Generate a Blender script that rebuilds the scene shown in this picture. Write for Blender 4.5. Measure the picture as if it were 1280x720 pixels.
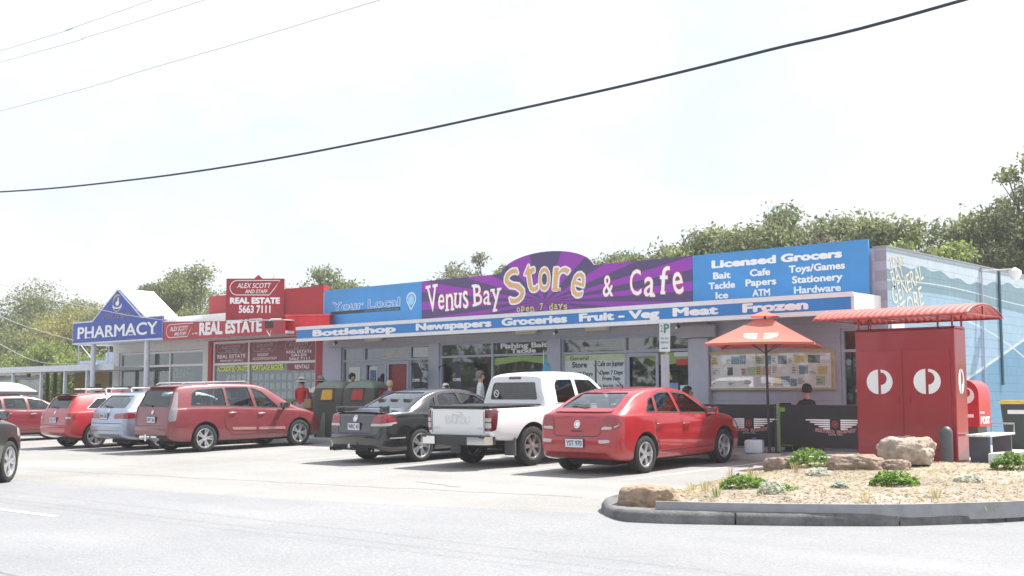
import bpy, bmesh, math, random
import numpy as np
from mathutils import Vector, Matrix
from mathutils.bvhtree import BVHTree

for o in list(bpy.data.objects): bpy.data.objects.remove(o)
SC = bpy.context.scene
COL = SC.collection
R = math.radians

# ------------------------------------------------------------------ camera, sky, sun, exposure
cam = bpy.data.cameras.new('camera'); camo = bpy.data.objects.new('camera', cam); COL.objects.link(camo)
camo.location = (0, 0, 1.47)
camo.rotation_euler = (R(90 + 5.26), 0, R(42.3))
cam.sensor_width = 36.0; cam.lens = 36.0 * 1487 / 1280
cam.clip_start = 0.1; cam.clip_end = 2000
SC.camera = camo

SUN = Vector((0.24, 0.62, 1.0)).normalized()
world = bpy.data.worlds.new('World'); SC.world = world; world.use_nodes = True
wn = world.node_tree; wn.nodes.clear()
wo = wn.nodes.new('ShaderNodeOutputWorld'); bg = wn.nodes.new('ShaderNodeBackground')
sky = wn.nodes.new('ShaderNodeTexSky'); sky.sky_type = 'NISHITA'; sky.sun_disc = False
sky.sun_elevation = math.asin(SUN.z); sky.sun_rotation = math.atan2(SUN.x, SUN.y)
sky.altitude = 0; sky.air_density = 1.3; sky.dust_density = 3.5; sky.ozone_density = 1.0
tc = wn.nodes.new('ShaderNodeTexCoord'); mp = wn.nodes.new('ShaderNodeMapping'); mp.inputs['Scale'].default_value = (1.6, 1.6, 3.0)
nz = wn.nodes.new('ShaderNodeTexNoise'); nz.inputs['Scale'].default_value = 1.3; nz.inputs['Detail'].default_value = 7; nz.inputs['Roughness'].default_value = .62
rp = wn.nodes.new('ShaderNodeValToRGB'); rp.color_ramp.elements[0].position = .40; rp.color_ramp.elements[1].position = .70
rp.color_ramp.elements[0].color = (.68, .755, .89, 1); rp.color_ramp.elements[1].color = (.93, .94, .95, 1)   # thin bright haze and whiter cloud
up_ = wn.nodes.new('ShaderNodeVectorMath'); up_.operation = 'SCALE'; up_.inputs['Scale'].default_value = 6.6
mx = wn.nodes.new('ShaderNodeMix'); mx.data_type = 'RGBA'; mx.inputs['Factor'].default_value = .9
wn.links.new(tc.outputs['Generated'], mp.inputs['Vector']); wn.links.new(mp.outputs[0], nz.inputs['Vector'])
wn.links.new(nz.outputs[0], rp.inputs[0]); wn.links.new(rp.outputs[0], up_.inputs[0]); wn.links.new(up_.outputs[0], mx.inputs['B'])
wn.links.new(sky.outputs[0], mx.inputs['A']); wn.links.new(mx.outputs['Result'], bg.inputs['Color'])
bg.inputs['Strength'].default_value = 0.074
wn.links.new(bg.outputs[0], wo.inputs[0])

sl = bpy.data.lights.new('sun', 'SUN'); sl.energy = 3.7; sl.angle = R(.53); sl.color = (1, .95, .88)
so = bpy.data.objects.new('sun', sl); COL.objects.link(so)
so.rotation_euler = SUN.to_track_quat('Z', 'Y').to_euler()

vs = SC.view_settings; vs.view_transform = 'Standard'; vs.look = 'None'; vs.gamma = 1.0; vs.use_curve_mapping = False
vs.exposure = 1.41
SC.cycles.max_bounces = 10; SC.cycles.transparent_max_bounces = 16; SC.cycles.glossy_bounces = 4
SC.cycles.use_denoising = True; SC.cycles.sample_clamp_indirect = 6

# ------------------------------------------------------------------ materials
MATS = {}
def _new(name):
    m = bpy.data.materials.new(name); m.use_nodes = True; MATS[name] = m
    return m, m.node_tree, m.node_tree.nodes['Principled BSDF']
def mat(name, col, rough=.6, metal=0, var=.12, scale=6, bump=0, bscale=60, coat=0, spec=.5, emit=0):
    if name in MATS: return MATS[name]
    m, t, b = _new(name); N = t.nodes; L = t.links
    b.inputs['Roughness'].default_value = rough; b.inputs['Metallic'].default_value = metal
    b.inputs['Coat Weight'].default_value = coat; b.inputs['Coat Roughness'].default_value = .04
    b.inputs['Specular IOR Level'].default_value = spec
    co = N.new('ShaderNodeTexCoord'); n1 = N.new('ShaderNodeTexNoise'); n1.inputs['Scale'].default_value = scale
    n1.inputs['Detail'].default_value = 6; n1.inputs['Roughness'].default_value = .65
    L.new(co.outputs['Object'], n1.inputs['Vector'])
    mr = N.new('ShaderNodeMapRange'); mr.inputs['From Min'].default_value = .3; mr.inputs['From Max'].default_value = .7
    mr.inputs['To Min'].default_value = 1 - var; mr.inputs['To Max'].default_value = 1 + var
    L.new(n1.outputs[0], mr.inputs[0])
    v = N.new('ShaderNodeVectorMath'); v.operation = 'SCALE'; v.inputs[0].default_value = col[:3]
    L.new(mr.outputs[0], v.inputs['Scale']); L.new(v.outputs[0], b.inputs['Base Color'])
    if bump:
        n2 = N.new('ShaderNodeTexNoise'); n2.inputs['Scale'].default_value = bscale; n2.inputs['Detail'].default_value = 5
        L.new(co.outputs['Object'], n2.inputs['Vector'])
        bp = N.new('ShaderNodeBump'); bp.inputs['Strength'].default_value = bump; bp.inputs['Distance'].default_value = .02
        L.new(n2.outputs[0], bp.inputs['Height']); L.new(bp.outputs[0], b.inputs['Normal'])
    return m
def paint(name, col, metal=.0, rough=.35, dust=.0, coat=1.0, crough=.05, dustcol=(.45, .40, .35)):
    if name in MATS: return MATS[name]
    m, t, b = _new(name); N = t.nodes; L = t.links
    b.inputs['Metallic'].default_value = metal; b.inputs['Roughness'].default_value = rough
    b.inputs['Coat Weight'].default_value = coat; b.inputs['Coat Roughness'].default_value = crough + dust * .5
    co = N.new('ShaderNodeTexCoord'); n1 = N.new('ShaderNodeTexNoise'); n1.inputs['Scale'].default_value = 3.5; n1.inputs['Detail'].default_value = 8
    L.new(co.outputs['Object'], n1.inputs['Vector'])
    sp = N.new('ShaderNodeSeparateXYZ'); L.new(co.outputs['Object'], sp.inputs[0])
    # road dust: a little everywhere, more low down on the body where wheels throw it
    zr = N.new('ShaderNodeMapRange'); zr.inputs['From Min'].default_value = .15; zr.inputs['From Max'].default_value = .75
    zr.inputs['To Min'].default_value = .05 + dust * 2.2; zr.inputs['To Max'].default_value = .005 + dust * .9
    L.new(sp.outputs['Z'], zr.inputs[0])
    mu = N.new('ShaderNodeMath'); mu.operation = 'MULTIPLY'; L.new(zr.outputs[0], mu.inputs[0]); L.new(n1.outputs[0], mu.inputs[1])
    mix = N.new('ShaderNodeMix'); mix.data_type = 'RGBA'; mix.inputs['A'].default_value = (*col, 1); mix.inputs['B'].default_value = (*dustcol, 1)
    L.new(mu.outputs[0], mix.inputs['Factor']); L.new(mix.outputs['Result'], b.inputs['Base Color'])
    return m
def glass(name, tint, gloss=(1, 1, 1), opac=0.0, opcol=(.03, .03, .035), boost=0.03):
    """clear pane: tinted see-through plus a mirror coat by angle, plus a share of opaque film"""
    if name in MATS: return MATS[name]
    m, t, b = _new(name); N = t.nodes; L = t.links; N.remove(b)
    out = N['Material Output']
    tr = N.new('ShaderNodeBsdfTransparent'); tr.inputs[0].default_value = (*tint, 1)
    df = N.new('ShaderNodeBsdfDiffuse'); df.inputs[0].default_value = (*opcol, 1)
    m1 = N.new('ShaderNodeMixShader'); m1.inputs[0].default_value = opac; L.new(tr.outputs[0], m1.inputs[1]); L.new(df.outputs[0], m1.inputs[2])
    gl = N.new('ShaderNodeBsdfGlossy'); gl.inputs['Roughness'].default_value = .02; gl.inputs[0].default_value = (*gloss, 1)
    ge = N.new('ShaderNodeNewGeometry'); dt = N.new('ShaderNodeVectorMath'); dt.operation = 'DOT_PRODUCT'
    L.new(ge.outputs['Normal'], dt.inputs[0]); L.new(ge.outputs['Incoming'], dt.inputs[1])
    def mth(op, a, b):                       # Schlick's curve, the same from both faces of the pane
        n = N.new('ShaderNodeMath'); n.operation = op
        for i, q in enumerate((a, b)):
            if q is None: continue
            if isinstance(q, (int, float)): n.inputs[i].default_value = q
            else: L.new(q, n.inputs[i])
        return n.outputs[0]
    sch = mth('MULTIPLY', mth('POWER', mth('SUBTRACT', 1.0, mth('ABSOLUTE', dt.outputs['Value'], None)), 5.0), .95)
    ad = N.new('ShaderNodeMath'); ad.operation = 'ADD'; ad.inputs[1].default_value = .04 + boost; L.new(sch, ad.inputs[0])
    m2 = N.new('ShaderNodeMixShader'); L.new(ad.outputs[0], m2.inputs[0]); L.new(m1.outputs[0], m2.inputs[1]); L.new(gl.outputs[0], m2.inputs[2])
    L.new(m2.outputs[0], out.inputs[0])
    return m
def leafmat(name, col, var=.35):
    if name in MATS: return MATS[name]
    m, t, b = _new(name); N = t.nodes; L = t.links
    b.inputs['Roughness'].default_value = .55; b.inputs['Specular IOR Level'].default_value = .35
    ge = N.new('ShaderNodeNewGeometry')
    rp = N.new('ShaderNodeValToRGB'); c = np.array(col)
    rp.color_ramp.elements[0].color = (*(c * (1 - var)), 1)
    rp.color_ramp.elements[1].color = (*np.minimum(c * np.array((1.12 + var * .7, 1.15 + var * .9, 1.0)), .9), 1)
    L.new(ge.outputs['Random Per Island'], rp.inputs[0]); L.new(rp.outputs[0], b.inputs['Base Color'])
    tl = N.new('ShaderNodeBsdfTranslucent'); L.new(rp.outputs[0], tl.inputs[0])
    ms = N.new('ShaderNodeMixShader'); ms.inputs[0].default_value = .5
    L.new(b.outputs[0], ms.inputs[1]); L.new(tl.outputs[0], ms.inputs[2]); L.new(ms.outputs[0], N['Material Output'].inputs[0])
    return m
def ground_mat(name, c1, c2, grain=.16, big=.12, bump=.35):
    m, t, b = _new(name); N = t.nodes; L = t.links
    b.inputs['Roughness'].default_value = .92; b.inputs['Specular IOR Level'].default_value = .25
    co = N.new('ShaderNodeTexCoord')
    a = N.new('ShaderNodeTexNoise'); a.inputs['Scale'].default_value = .35; a.inputs['Detail'].default_value = 8; a.inputs['Roughness'].default_value = .6
    L.new(co.outputs['Object'], a.inputs['Vector'])
    rp = N.new('ShaderNodeValToRGB'); rp.color_ramp.elements[0].position = .35; rp.color_ramp.elements[1].position = .65
    rp.color_ramp.elements[0].color = (*c1, 1); rp.color_ramp.elements[1].color = (*c2, 1); L.new(a.outputs[0], rp.inputs[0])
    g = N.new('ShaderNodeTexVoronoi'); g.inputs['Scale'].default_value = 55; L.new(co.outputs['Object'], g.inputs['Vector'])
    g2 = N.new('ShaderNodeTexNoise'); g2.inputs['Scale'].default_value = 28; g2.inputs['Detail'].default_value = 4; L.new(co.outputs['Object'], g2.inputs['Vector'])
    # stretched tyre-polish streaks along the traffic
    mp = N.new('ShaderNodeMapping'); mp.inputs['Scale'].default_value = (.10, .9, 1); L.new(co.outputs['Object'], mp.inputs[0])
    g3 = N.new('ShaderNodeTexNoise'); g3.inputs['Scale'].default_value = 1; g3.inputs['Detail'].default_value = 5; L.new(mp.outputs[0], g3.inputs['Vector'])
    s1 = N.new('ShaderNodeMapRange'); s1.inputs['To Min'].default_value = 1 - grain; s1.inputs['To Max'].default_value = 1 + grain
    L.new(g2.outputs[0], s1.inputs[0])
    s2 = N.new('ShaderNodeMapRange'); s2.inputs['From Min'].default_value = .3; s2.inputs['From Max'].default_value = .7
    s2.inputs['To Min'].default_value = 1 - big; s2.inputs['To Max'].default_value = 1 + big; L.new(g3.outputs[0], s2.inputs[0])
    s3 = N.new('ShaderNodeMapRange'); s3.inputs['To Min'].default_value = 1 - grain; s3.inputs['To Max'].default_value = 1 + grain * .5
    sc = N.new('ShaderNodeSeparateColor'); L.new(g.outputs['Color'], sc.inputs[0]); L.new(sc.outputs[0], s3.inputs[0])
    m1 = N.new('ShaderNodeMath'); m1.operation = 'MULTIPLY'; L.new(s1.outputs[0], m1.inputs[0]); L.new(s2.outputs[0], m1.inputs[1])
    m2 = N.new('ShaderNodeMath'); m2.operation = 'MULTIPLY'; L.new(m1.outputs[0], m2.inputs[0]); L.new(s3.outputs[0], m2.inputs[1])
    v = N.new('ShaderNodeVectorMath'); v.operation = 'SCALE'; L.new(rp.outputs[0], v.inputs[0]); L.new(m2.outputs[0], v.inputs['Scale'])
    L.new(v.outputs[0], b.inputs['Base Color'])
    bp = N.new('ShaderNodeBump'); bp.inputs['Strength'].default_value = bump; bp.inputs['Distance'].default_value = .006
    L.new(g.outputs[0], bp.inputs['Height']); L.new(bp.outputs[0], b.inputs['Normal'])
    return m
def block_mat(name, col, axis='x', bw=.4, bh=.2, mortar=.86, depth=.5):
    """painted concrete blockwork"""
    m, t, b = _new(name); N = t.nodes; L = t.links
    b.inputs['Roughness'].default_value = .6
    co = N.new('ShaderNodeTexCoord'); sp = N.new('ShaderNodeSeparateXYZ'); L.new(co.outputs['Object'], sp.inputs[0])
    cb = N.new('ShaderNodeCombineXYZ'); L.new(sp.outputs['X' if axis == 'x' else 'Y'], cb.inputs[0]); L.new(sp.outputs['Z'], cb.inputs[1])
    br = N.new('ShaderNodeTexBrick'); br.inputs['Scale'].default_value = 1; br.inputs['Mortar Size'].default_value = .006; br.inputs['Mortar Smooth'].default_value = .3
    br.inputs['Brick Width'].default_value = bw; br.inputs['Row Height'].default_value = bh
    br.inputs['Color1'].default_value = (1, 1, 1, 1); br.inputs['Color2'].default_value = (.95, .95, .95, 1); br.inputs['Mortar'].default_value = (mortar, mortar, mortar, 1)
    L.new(cb.outputs[0], br.inputs['Vector'])
    n1 = N.new('ShaderNodeTexNoise'); n1.inputs['Scale'].default_value = 2.5; n1.inputs['Detail'].default_value = 6; L.new(co.outputs['Object'], n1.inputs['Vector'])
    mr = N.new('ShaderNodeMapRange'); mr.inputs['To Min'].default_value = .88; mr.inputs['To Max'].default_value = 1.1; L.new(n1.outputs[0], mr.inputs[0])
    v = N.new('ShaderNodeVectorMath'); v.operation = 'SCALE'; v.inputs[0].default_value = col; L.new(mr.outputs[0], v.inputs['Scale'])
    mu = N.new('ShaderNodeVectorMath'); mu.operation = 'MULTIPLY'; L.new(v.outputs[0], mu.inputs[0]); L.new(br.outputs['Color'], mu.inputs[1])
    L.new(mu.outputs[0], b.inputs['Base Color'])
    bp = N.new('ShaderNodeBump'); bp.inputs['Strength'].default_value = depth; bp.inputs['Distance'].default_value = .01; bp.invert = True
    L.new(br.outputs['Fac'], bp.inputs['Height']); L.new(bp.outputs[0], b.inputs['Normal'])
    return m, mu, b

# ------------------------------------------------------------------ object helpers
def tag(o, label=None, cat=None, group=None, kind=None):
    if label: o['label'] = label
    if cat: o['category'] = cat
    if group: o['group'] = group
    if kind: o['kind'] = kind
    return o
def empty(name, loc=(0, 0, 0), rz=0, label=None, cat=None, group=None):
    o = bpy.data.objects.new(name, None); o.empty_display_size = .2; COL.objects.link(o)
    o.location = loc; o.rotation_euler = (0, 0, rz); return tag(o, label, cat, group)
def smooth(me, ang=35):
    me.shade_smooth()
    me.set_sharp_from_angle(angle=R(ang))
def obj(name, bm, mats, parent=None, loc=None, rz=None, sm=None):
    me = bpy.data.meshes.new(name); bm.normal_update(); bm.to_mesh(me); bm.free()
    for m in (mats if isinstance(mats, (list, tuple)) else [mats]): me.materials.append(m)
    if sm: smooth(me, sm)
    o = bpy.data.objects.new(name, me); COL.objects.link(o)
    if parent: o.parent = parent
    if loc is not None: o.location = loc
    if rz is not None: o.rotation_euler = (0, 0, rz)
    return o
def box(bm, x0, x1, y0, y1, z0, z1, mi=0, bev=0):
    r = bmesh.ops.create_cube(bm, size=1)
    vs_ = r['verts']
    for v in vs_: v.co = Vector(((x0 + x1) / 2 + v.co.x * (x1 - x0), (y0 + y1) / 2 + v.co.y * (y1 - y0), (z0 + z1) / 2 + v.co.z * (z1 - z0)))
    fs = {f for v in vs_ for f in v.link_faces}
    for f in fs: f.material_index = mi
    if bev:
        es = {e for v in vs_ for e in v.link_edges}
        bmesh.ops.bevel(bm, geom=list(es), offset=bev, segments=2, affect='EDGES', profile=.6)
    return vs_
def bx(*a, **k):
    bm = bmesh.new(); box(bm, *a, **k); return bm
def boxes(lst, bev=0):
    bm = bmesh.new()
    for a in lst: box(bm, *a, bev=bev)
    return bm
def tube(bm, pts, rad, seg=8, cap=True, mi=0):
    pts = [Vector(p) for p in pts]; n = len(pts)
    rads = rad if isinstance(rad, (list, tuple)) else [rad] * n
    rings = []; up = None
    for i, p in enumerate(pts):
        d = (pts[min(i + 1, n - 1)] - pts[max(i - 1, 0)]).normalized()
        if up is None: up = Vector((0, 0, 1)) if abs(d.z) < .9 else Vector((1, 0, 0))
        a = d.cross(up)
        if a.length < 1e-4: a = d.cross(Vector((0, 1, 0)))
        a.normalize(); b = a.cross(d).normalized(); up = b
        rings.append([bm.verts.new(p + (a * math.cos(2 * math.pi * k / seg) + b * math.sin(2 * math.pi * k / seg)) * rads[i]) for k in range(seg)])
    for i in range(n - 1):
        for k in range(seg):
            f = bm.faces.new((rings[i][k], rings[i][(k + 1) % seg], rings[i + 1][(k + 1) % seg], rings[i + 1][k])); f.material_index = mi
    if cap:
        f = bm.faces.new(rings[0][::-1]); f.material_index = mi
        f = bm.faces.new(rings[-1]); f.material_index = mi
def lathe(bm, prof, seg=24, axis='z', c=(0, 0, 0), mi=0, close=False):
    """prof: list of (r, h); closed profile loops when close"""
    c = Vector(c); rings = []
    for r, h in prof:
        ring = []
        for k in range(seg):
            a = 2 * math.pi * k / seg; x, y = r * math.cos(a), r * math.sin(a)
            p = Vector((x, y, h)) if axis == 'z' else (Vector((x, h, y)) if axis == 'y' else Vector((h, x, y)))
            ring.append(bm.verts.new(c + p))
        rings.append(ring)
    m = len(rings)
    for i in range(m if close else m - 1):
        A, B = rings[i], rings[(i + 1) % m]
        for k in range(seg):
            f = bm.faces.new((A[k], A[(k + 1) % seg], B[(k + 1) % seg], B[k])); f.material_index = mi
    if not close:
        for rg in (rings[0], rings[-1]):
            try: f = bm.faces.new(rg); f.material_index = mi
            except ValueError: pass
    bmesh.ops.recalc_face_normals(bm, faces=bm.faces)
def prism(bm, poly, d0, d1, axis='y', mi=0):
    """2-D outline extruded along an axis: axis y -> outline (x,z); x -> (y,z); z -> (x,y)"""
    def P(a, b, d): return (a, d, b) if axis == 'y' else ((d, a, b) if axis == 'x' else (a, b, d))
    A = [bm.verts.new(P(a, b, d0)) for a, b in poly]; B = [bm.verts.new(P(a, b, d1)) for a, b in poly]
    fs = [bm.faces.new(A), bm.faces.new(B[::-1])]
    n = len(poly)
    for i in range(n): fs.append(bm.faces.new((A[i], B[i], B[(i + 1) % n], A[(i + 1) % n])))
    for f in fs: f.material_index = mi
    bmesh.ops.recalc_face_normals(bm, faces=fs)
    return fs
def merge(bm, other):
    me = bpy.data.meshes.new('tmp'); other.to_mesh(me); other.free(); bm.from_mesh(me); bpy.data.meshes.remove(me)

# ------------------------------------------------------------------ lettering
_gc = {}
def glyphs(s, off=0.0, ext=.004):
    """flat letters as (verts Nx3 in text plane, faces); unit size"""
    k = (s, off, ext)
    if k not in _gc:
        cu = bpy.data.curves.new('txt', 'FONT'); cu.body = s; cu.size = 1; cu.offset = off; cu.resolution_u = 3; cu.extrude = ext
        o = bpy.data.objects.new('txt', cu)
        me = o.to_mesh(); V = [tuple(v.co) for v in me.vertices]; F = [tuple(p.vertices) for p in me.polygons]
        o.to_mesh_clear(); bpy.data.objects.remove(o); bpy.data.curves.remove(cu)
        _gc[k] = (np.array(V).reshape(-1, 3), F)
    return _gc[k]
CAPH = .69
def plane_fn(facing='-y', origin=(0, 0, 0)):
    ox, oy, oz = origin
    if facing == '-y': return lambda x, y, d: (x, oy - d, y)
    if facing == '+x': return lambda x, y, d: (ox + d, x, y)
    if facing == '+y': return lambda x, y, d: (-x, oy + d, y)
def add_text(bm, s, x0, x1, zb, cap, fn, off=.0, depth=.0, thick=.006, shear=0, mi=0, rot=0, fit_off=0.0):
    """letters s fitted between x0 and x1 on baseline zb with capital height cap"""
    V0, _ = glyphs(s, 0, 0); V, F = glyphs(s, 0, .004)
    if not len(V): return
    mn, mxx = V0[:, 0].min(), V0[:, 0].max()
    sx = (x1 - x0) / (mxx - mn); sy = cap / CAPH
    cx, cz = (x0 + x1) / 2, zb + cap / 2
    # heavier strokes: the letter stamped again a little to each side, every stamp a hair deeper
    if off <= .004: st = [(0, 0)]
    elif off < .03: st = [(0, 0), (1, 0), (-1, 0), (0, 1), (0, -1)]
    else: st = [(0, 0)] + [(math.cos(k * math.pi / 4), math.sin(k * math.pi / 4)) for k in range(8)]
    for i, (ox, oz) in enumerate(st):
        vs_ = []
        for x, y, z in V:
            y_ = y + oz * off
            px = x0 + (x + ox * off - mn) * sx + shear * y_ * sy; pz = zb + y_ * sy
            if rot:
                c_, s_ = math.cos(rot), math.sin(rot); dx, dz = px - cx, pz - cz
                px, pz = cx + dx * c_ - dz * s_, cz + dx * s_ + dz * c_
            vs_.append(bm.verts.new(fn(px, pz, depth - i * .00022 + (z / .008 + .5) * thick)))
        for f in F:
            try:
                fc = bm.faces.new([vs_[q] for q in f]); fc.material_index = mi
            except ValueError: pass
def rect(bm, x0, x1, z0, z1, fn, d0=0.0, d1=.006, mi=0, rot=0):
    cx, cz = (x0 + x1) / 2, (z0 + z1) / 2; pts = []
    for a, b in ((x0, z0), (x1, z0), (x1, z1), (x0, z1)):
        if rot:
            c_, s_ = math.cos(rot), math.sin(rot); dx, dz = a - cx, b - cz; a, b = cx + dx * c_ - dz * s_, cz + dx * s_ + dz * c_
        pts.append((a, b))
    poly3(bm, pts, fn, d0, d1, mi)
def poly3(bm, pts, fn, d0=0.0, d1=.006, mi=0):
    A = [bm.verts.new(fn(a, b, d1)) for a, b in pts]; B = [bm.verts.new(fn(a, b, d0)) for a, b in pts]
    n = len(pts); fs = [bm.faces.new(A), bm.faces.new(B[::-1])]
    for i in range(n): fs.append(bm.faces.new((A[i], B[i], B[(i + 1) % n], A[(i + 1) % n])))
    for f in fs: f.material_index = mi
    bmesh.ops.recalc_face_normals(bm, faces=fs)
def band(bm, pts, w, fn, d0=0, d1=.006, closed=True, mi=0):
    """a painted line of width w along 2-D points"""
    n = len(pts); P = [Vector((a, b)) for a, b in pts]; I, O = [], []
    for i in range(n):
        a = P[(i - 1) % n] if closed or i > 0 else P[i]; b = P[(i + 1) % n] if closed or i < n - 1 else P[i]
        d = (b - a).normalized(); nn = Vector((-d.y, d.x)) * (w / 2)
        I.append(P[i] - nn); O.append(P[i] + nn)
    for i in range(n if closed else n - 1):
        j = (i + 1) % n
        vs_ = [bm.verts.new(fn(q.x, q.y, d1)) for q in (I[i], I[j], O[j], O[i])]
        f = bm.faces.new(vs_); f.material_index = mi
def arc(cx, cy, r, a0, a1, n=12, ry=None):
    ry = ry or r
    return [(cx + r * math.cos(R(a0 + (a1 - a0) * i / n)), cy + ry * math.sin(R(a0 + (a1 - a0) * i / n))) for i in range(n + 1)]

# common materials
WHITE = mat('white_paint', (.78, .78, .78), .5, var=.05); LETTER = mat('white_letter_vinyl', (.86, .86, .86), .5, var=.03)
BLACK = mat('black_rubber', (.018, .018, .02), .7); DARK = mat('dark_plastic', (.03, .03, .033), .55)
GREY = mat('grey_metal', (.35, .36, .38), .4, metal=.6); CHROME = mat('chrome', (.75, .75, .77), .12, metal=1, var=.03)
SILVER = mat('silver_alloy', (.62, .63, .65), .3, metal=.8, var=.05)
BLUEF = mat('blue_sign_face', (.03, .19, .52), .35, var=.05, scale=1.5)
REDS = mat('red_sign_face', (.42, .022, .035), .4, var=.06, scale=1.5)
CONC = mat('concrete', (.46, .45, .43), .9, var=.18, scale=4, bump=.3)
SHOPGLASS = glass('shop_glass', (.72, .78, .76), boost=.085)
YEL = mat('fluoro_yellow', (.72, .85, .08), .5, var=.03)
# ================================================================== SETTING: ground
FZ = .385                                   # footpath level
def pz(y): return .025 * max(0, y - 10)      # the car park climbs gently to the shops
EDGE = [(-260, 9.2), (-60, 9.6), (-30, 9.8), (-19.5, 10.0), (-14, 10.6), (-9.1, 11.75), (-8.6, 11.65), (-7.5, 12.2), (-6.0, 13.3), (-5.1, 14.9), (-4.2, 18.1), (-2, 19.3), (14, 19.5), (120, 24)]
bm = bmesh.new()
e = [bm.verts.new((x, y, pz(y) if x < -9 else 0)) for x, y in EDGE]; f0 = [bm.verts.new((x, 8.4, 0)) for x, y in EDGE]; b0 = [bm.verts.new((x, -8, 0)) for x, y in EDGE]
for i in range(len(e) - 1): bm.faces.new((f0[i], f0[i + 1], e[i + 1], e[i])); bm.faces.new((b0[i], b0[i + 1], f0[i + 1], f0[i]))
ROADM = ground_mat('road_asphalt', (.235, .241, .254), (.272, .277, .29), grain=.16, big=.05)
LOTM = ground_mat('lot_asphalt', (.26, .256, .249), (.31, .305, .296), grain=.15, big=.07)
tag(obj('road', bm, ROADM), kind='structure')
bm = bmesh.new()
e = [bm.verts.new((x, y, pz(y))) for x, y in EDGE]; m_ = [bm.verts.new((x, 16.5, pz(16.5))) for x, y in EDGE]; t_ = [bm.verts.new((x, 24.5, pz(20.6))) for x, y in EDGE]
for i in range(len(e) - 1):
    if EDGE[i + 1][1] > 15.5: continue
    bm.faces.new((e[i], e[i + 1], m_[i + 1], m_[i])); bm.faces.new((m_[i], m_[i + 1], t_[i + 1], t_[i]))
for v in t_: v.co.y = 20.6
tag(obj('car_park', bm, LOTM), kind='structure')
bm = bmesh.new()                             # open country out to the horizon, rising to a scrubby dune behind the shops
xs = [-900, -400, -250, -180, -140, -110, -90, -70, -50, -35, -20, -5, 15, 40, 80, 200, 600]
ys = [-600, -200, -60, -8.05, 24, 33, 38, 44, 52, 70, 120, 300, 900]
def gz(x, y):
    if y < 33: return -.06 if y > -9 or y < -8 else -.02
    return -.06 + 3.0 * min(1, (y - 33) / 24) * (1 + .25 * math.sin(x * .07))
g = [[bm.verts.new((x, y, gz(x, y))) for x in xs] for y in ys]
for j in range(len(ys) - 1):
    for i in range(len(xs) - 1): bm.faces.new((g[j][i], g[j][i + 1], g[j + 1][i + 1], g[j + 1][i]))
tag(obj('terrain', bm, ground_mat('dry_grass_ground', (.10, .12, .05), (.20, .18, .09), grain=.3)), kind='structure')
# footpath, its kerb, and the paved corner round the post locker
PATHM = ground_mat('footpath_concrete', (.46, .455, .44), (.53, .52, .51), grain=.06, big=.05, bump=.15)
bm = bmesh.new()
for a in ((-90, -11.4, 20.78, 24.0, -.02, FZ), (-11.4, 14, 19.6, 22.498, -.02, FZ), (-10.34, 14, 22.502, 60, -.02, FZ)): box(bm, *a)
tag(obj('footpath', bm, PATHM), kind='structure')
def sweep(name, pts, prof, m, closed_ends=True):
    bm = bmesh.new(); n = len(pts); P = [Vector((a, b)) for a, b, *_ in pts]; rg = []
    for i in range(n):
        d = (P[min(i + 1, n - 1)] - P[max(i - 1, 0)]).normalized(); nn = Vector((-d.y, d.x)); z0 = pts[i][2] if len(pts[i]) > 2 else 0
        rg.append([bm.verts.new((P[i].x + nn.x * o_, P[i].y + nn.y * o_, z0 + z)) for o_, z in prof])
    k = len(prof)
    for i in range(n - 1):
        for j in range(k): bm.faces.new((rg[i][j], rg[i + 1][j], rg[i + 1][(j + 1) % k], rg[i][(j + 1) % k]))
    bm.faces.new(rg[0]); bm.faces.new(rg[-1][::-1]); bmesh.ops.recalc_face_normals(bm, faces=bm.faces)
    return obj(name, bm, m, sm=50)
KP = [(0, -.12), (.015, .09), (.05, .135), (.09, .145), (.30, .148), (.30, -.12)]
KERBM = mat('kerb_concrete', (.14, .14, .138), .9, var=.5, scale=3.5, bump=.4, bscale=40)
tag(sweep('kerb', [(-90, 20.48, .24), (-30, 20.48, .24), (-11.7, 20.48, .24)], KP, CONC), kind='structure')
KF = [(-9.72, 12.75), (-9.5, 12.15), (-9.22, 11.78), (-8.9, 11.55), (-8.6, 11.5), (-8.1, 11.68), (-7.62, 11.98), (-6.85, 12.5), (-6.15, 13.12), (-5.62, 13.85), (-5.2, 14.75), (-4.7, 16.2), (-4.3, 18)]
def dense(pts, n=4):
    out = []
    for i in range(len(pts) - 1):
        p0, p1, p2, p3 = [np.array(pts[min(max(j, 0), len(pts) - 1)]) for j in (i - 1, i, i + 1, i + 2)]
        for k in range(n):
            t = k / n
            out.append(tuple(.5 * ((2 * p1) + (-p0 + p2) * t + (2 * p0 - 5 * p1 + 4 * p2 - p3) * t * t + (-p0 + 3 * p1 - 3 * p2 + p3) * t ** 3)))
    out.append(tuple(pts[-1])); return out
KD = dense(KF, 5)
for a, b in ((0, 31), (31, 41), (41, 49), (49, len(KD) - 1)):
    seg = [np.array(p) for p in KD[a:b + 1]]
    seg[0] = seg[0] + (seg[1] - seg[0]) * .06; seg[-1] = seg[-1] + (seg[-2] - seg[-1]) * .06
    tag(sweep('kerb', [(*p, pz(p[1]) * max(0, min(1, (-8.9 - p[0]) / .6))) for p in seg], KP, KERBM), kind='structure')
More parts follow.
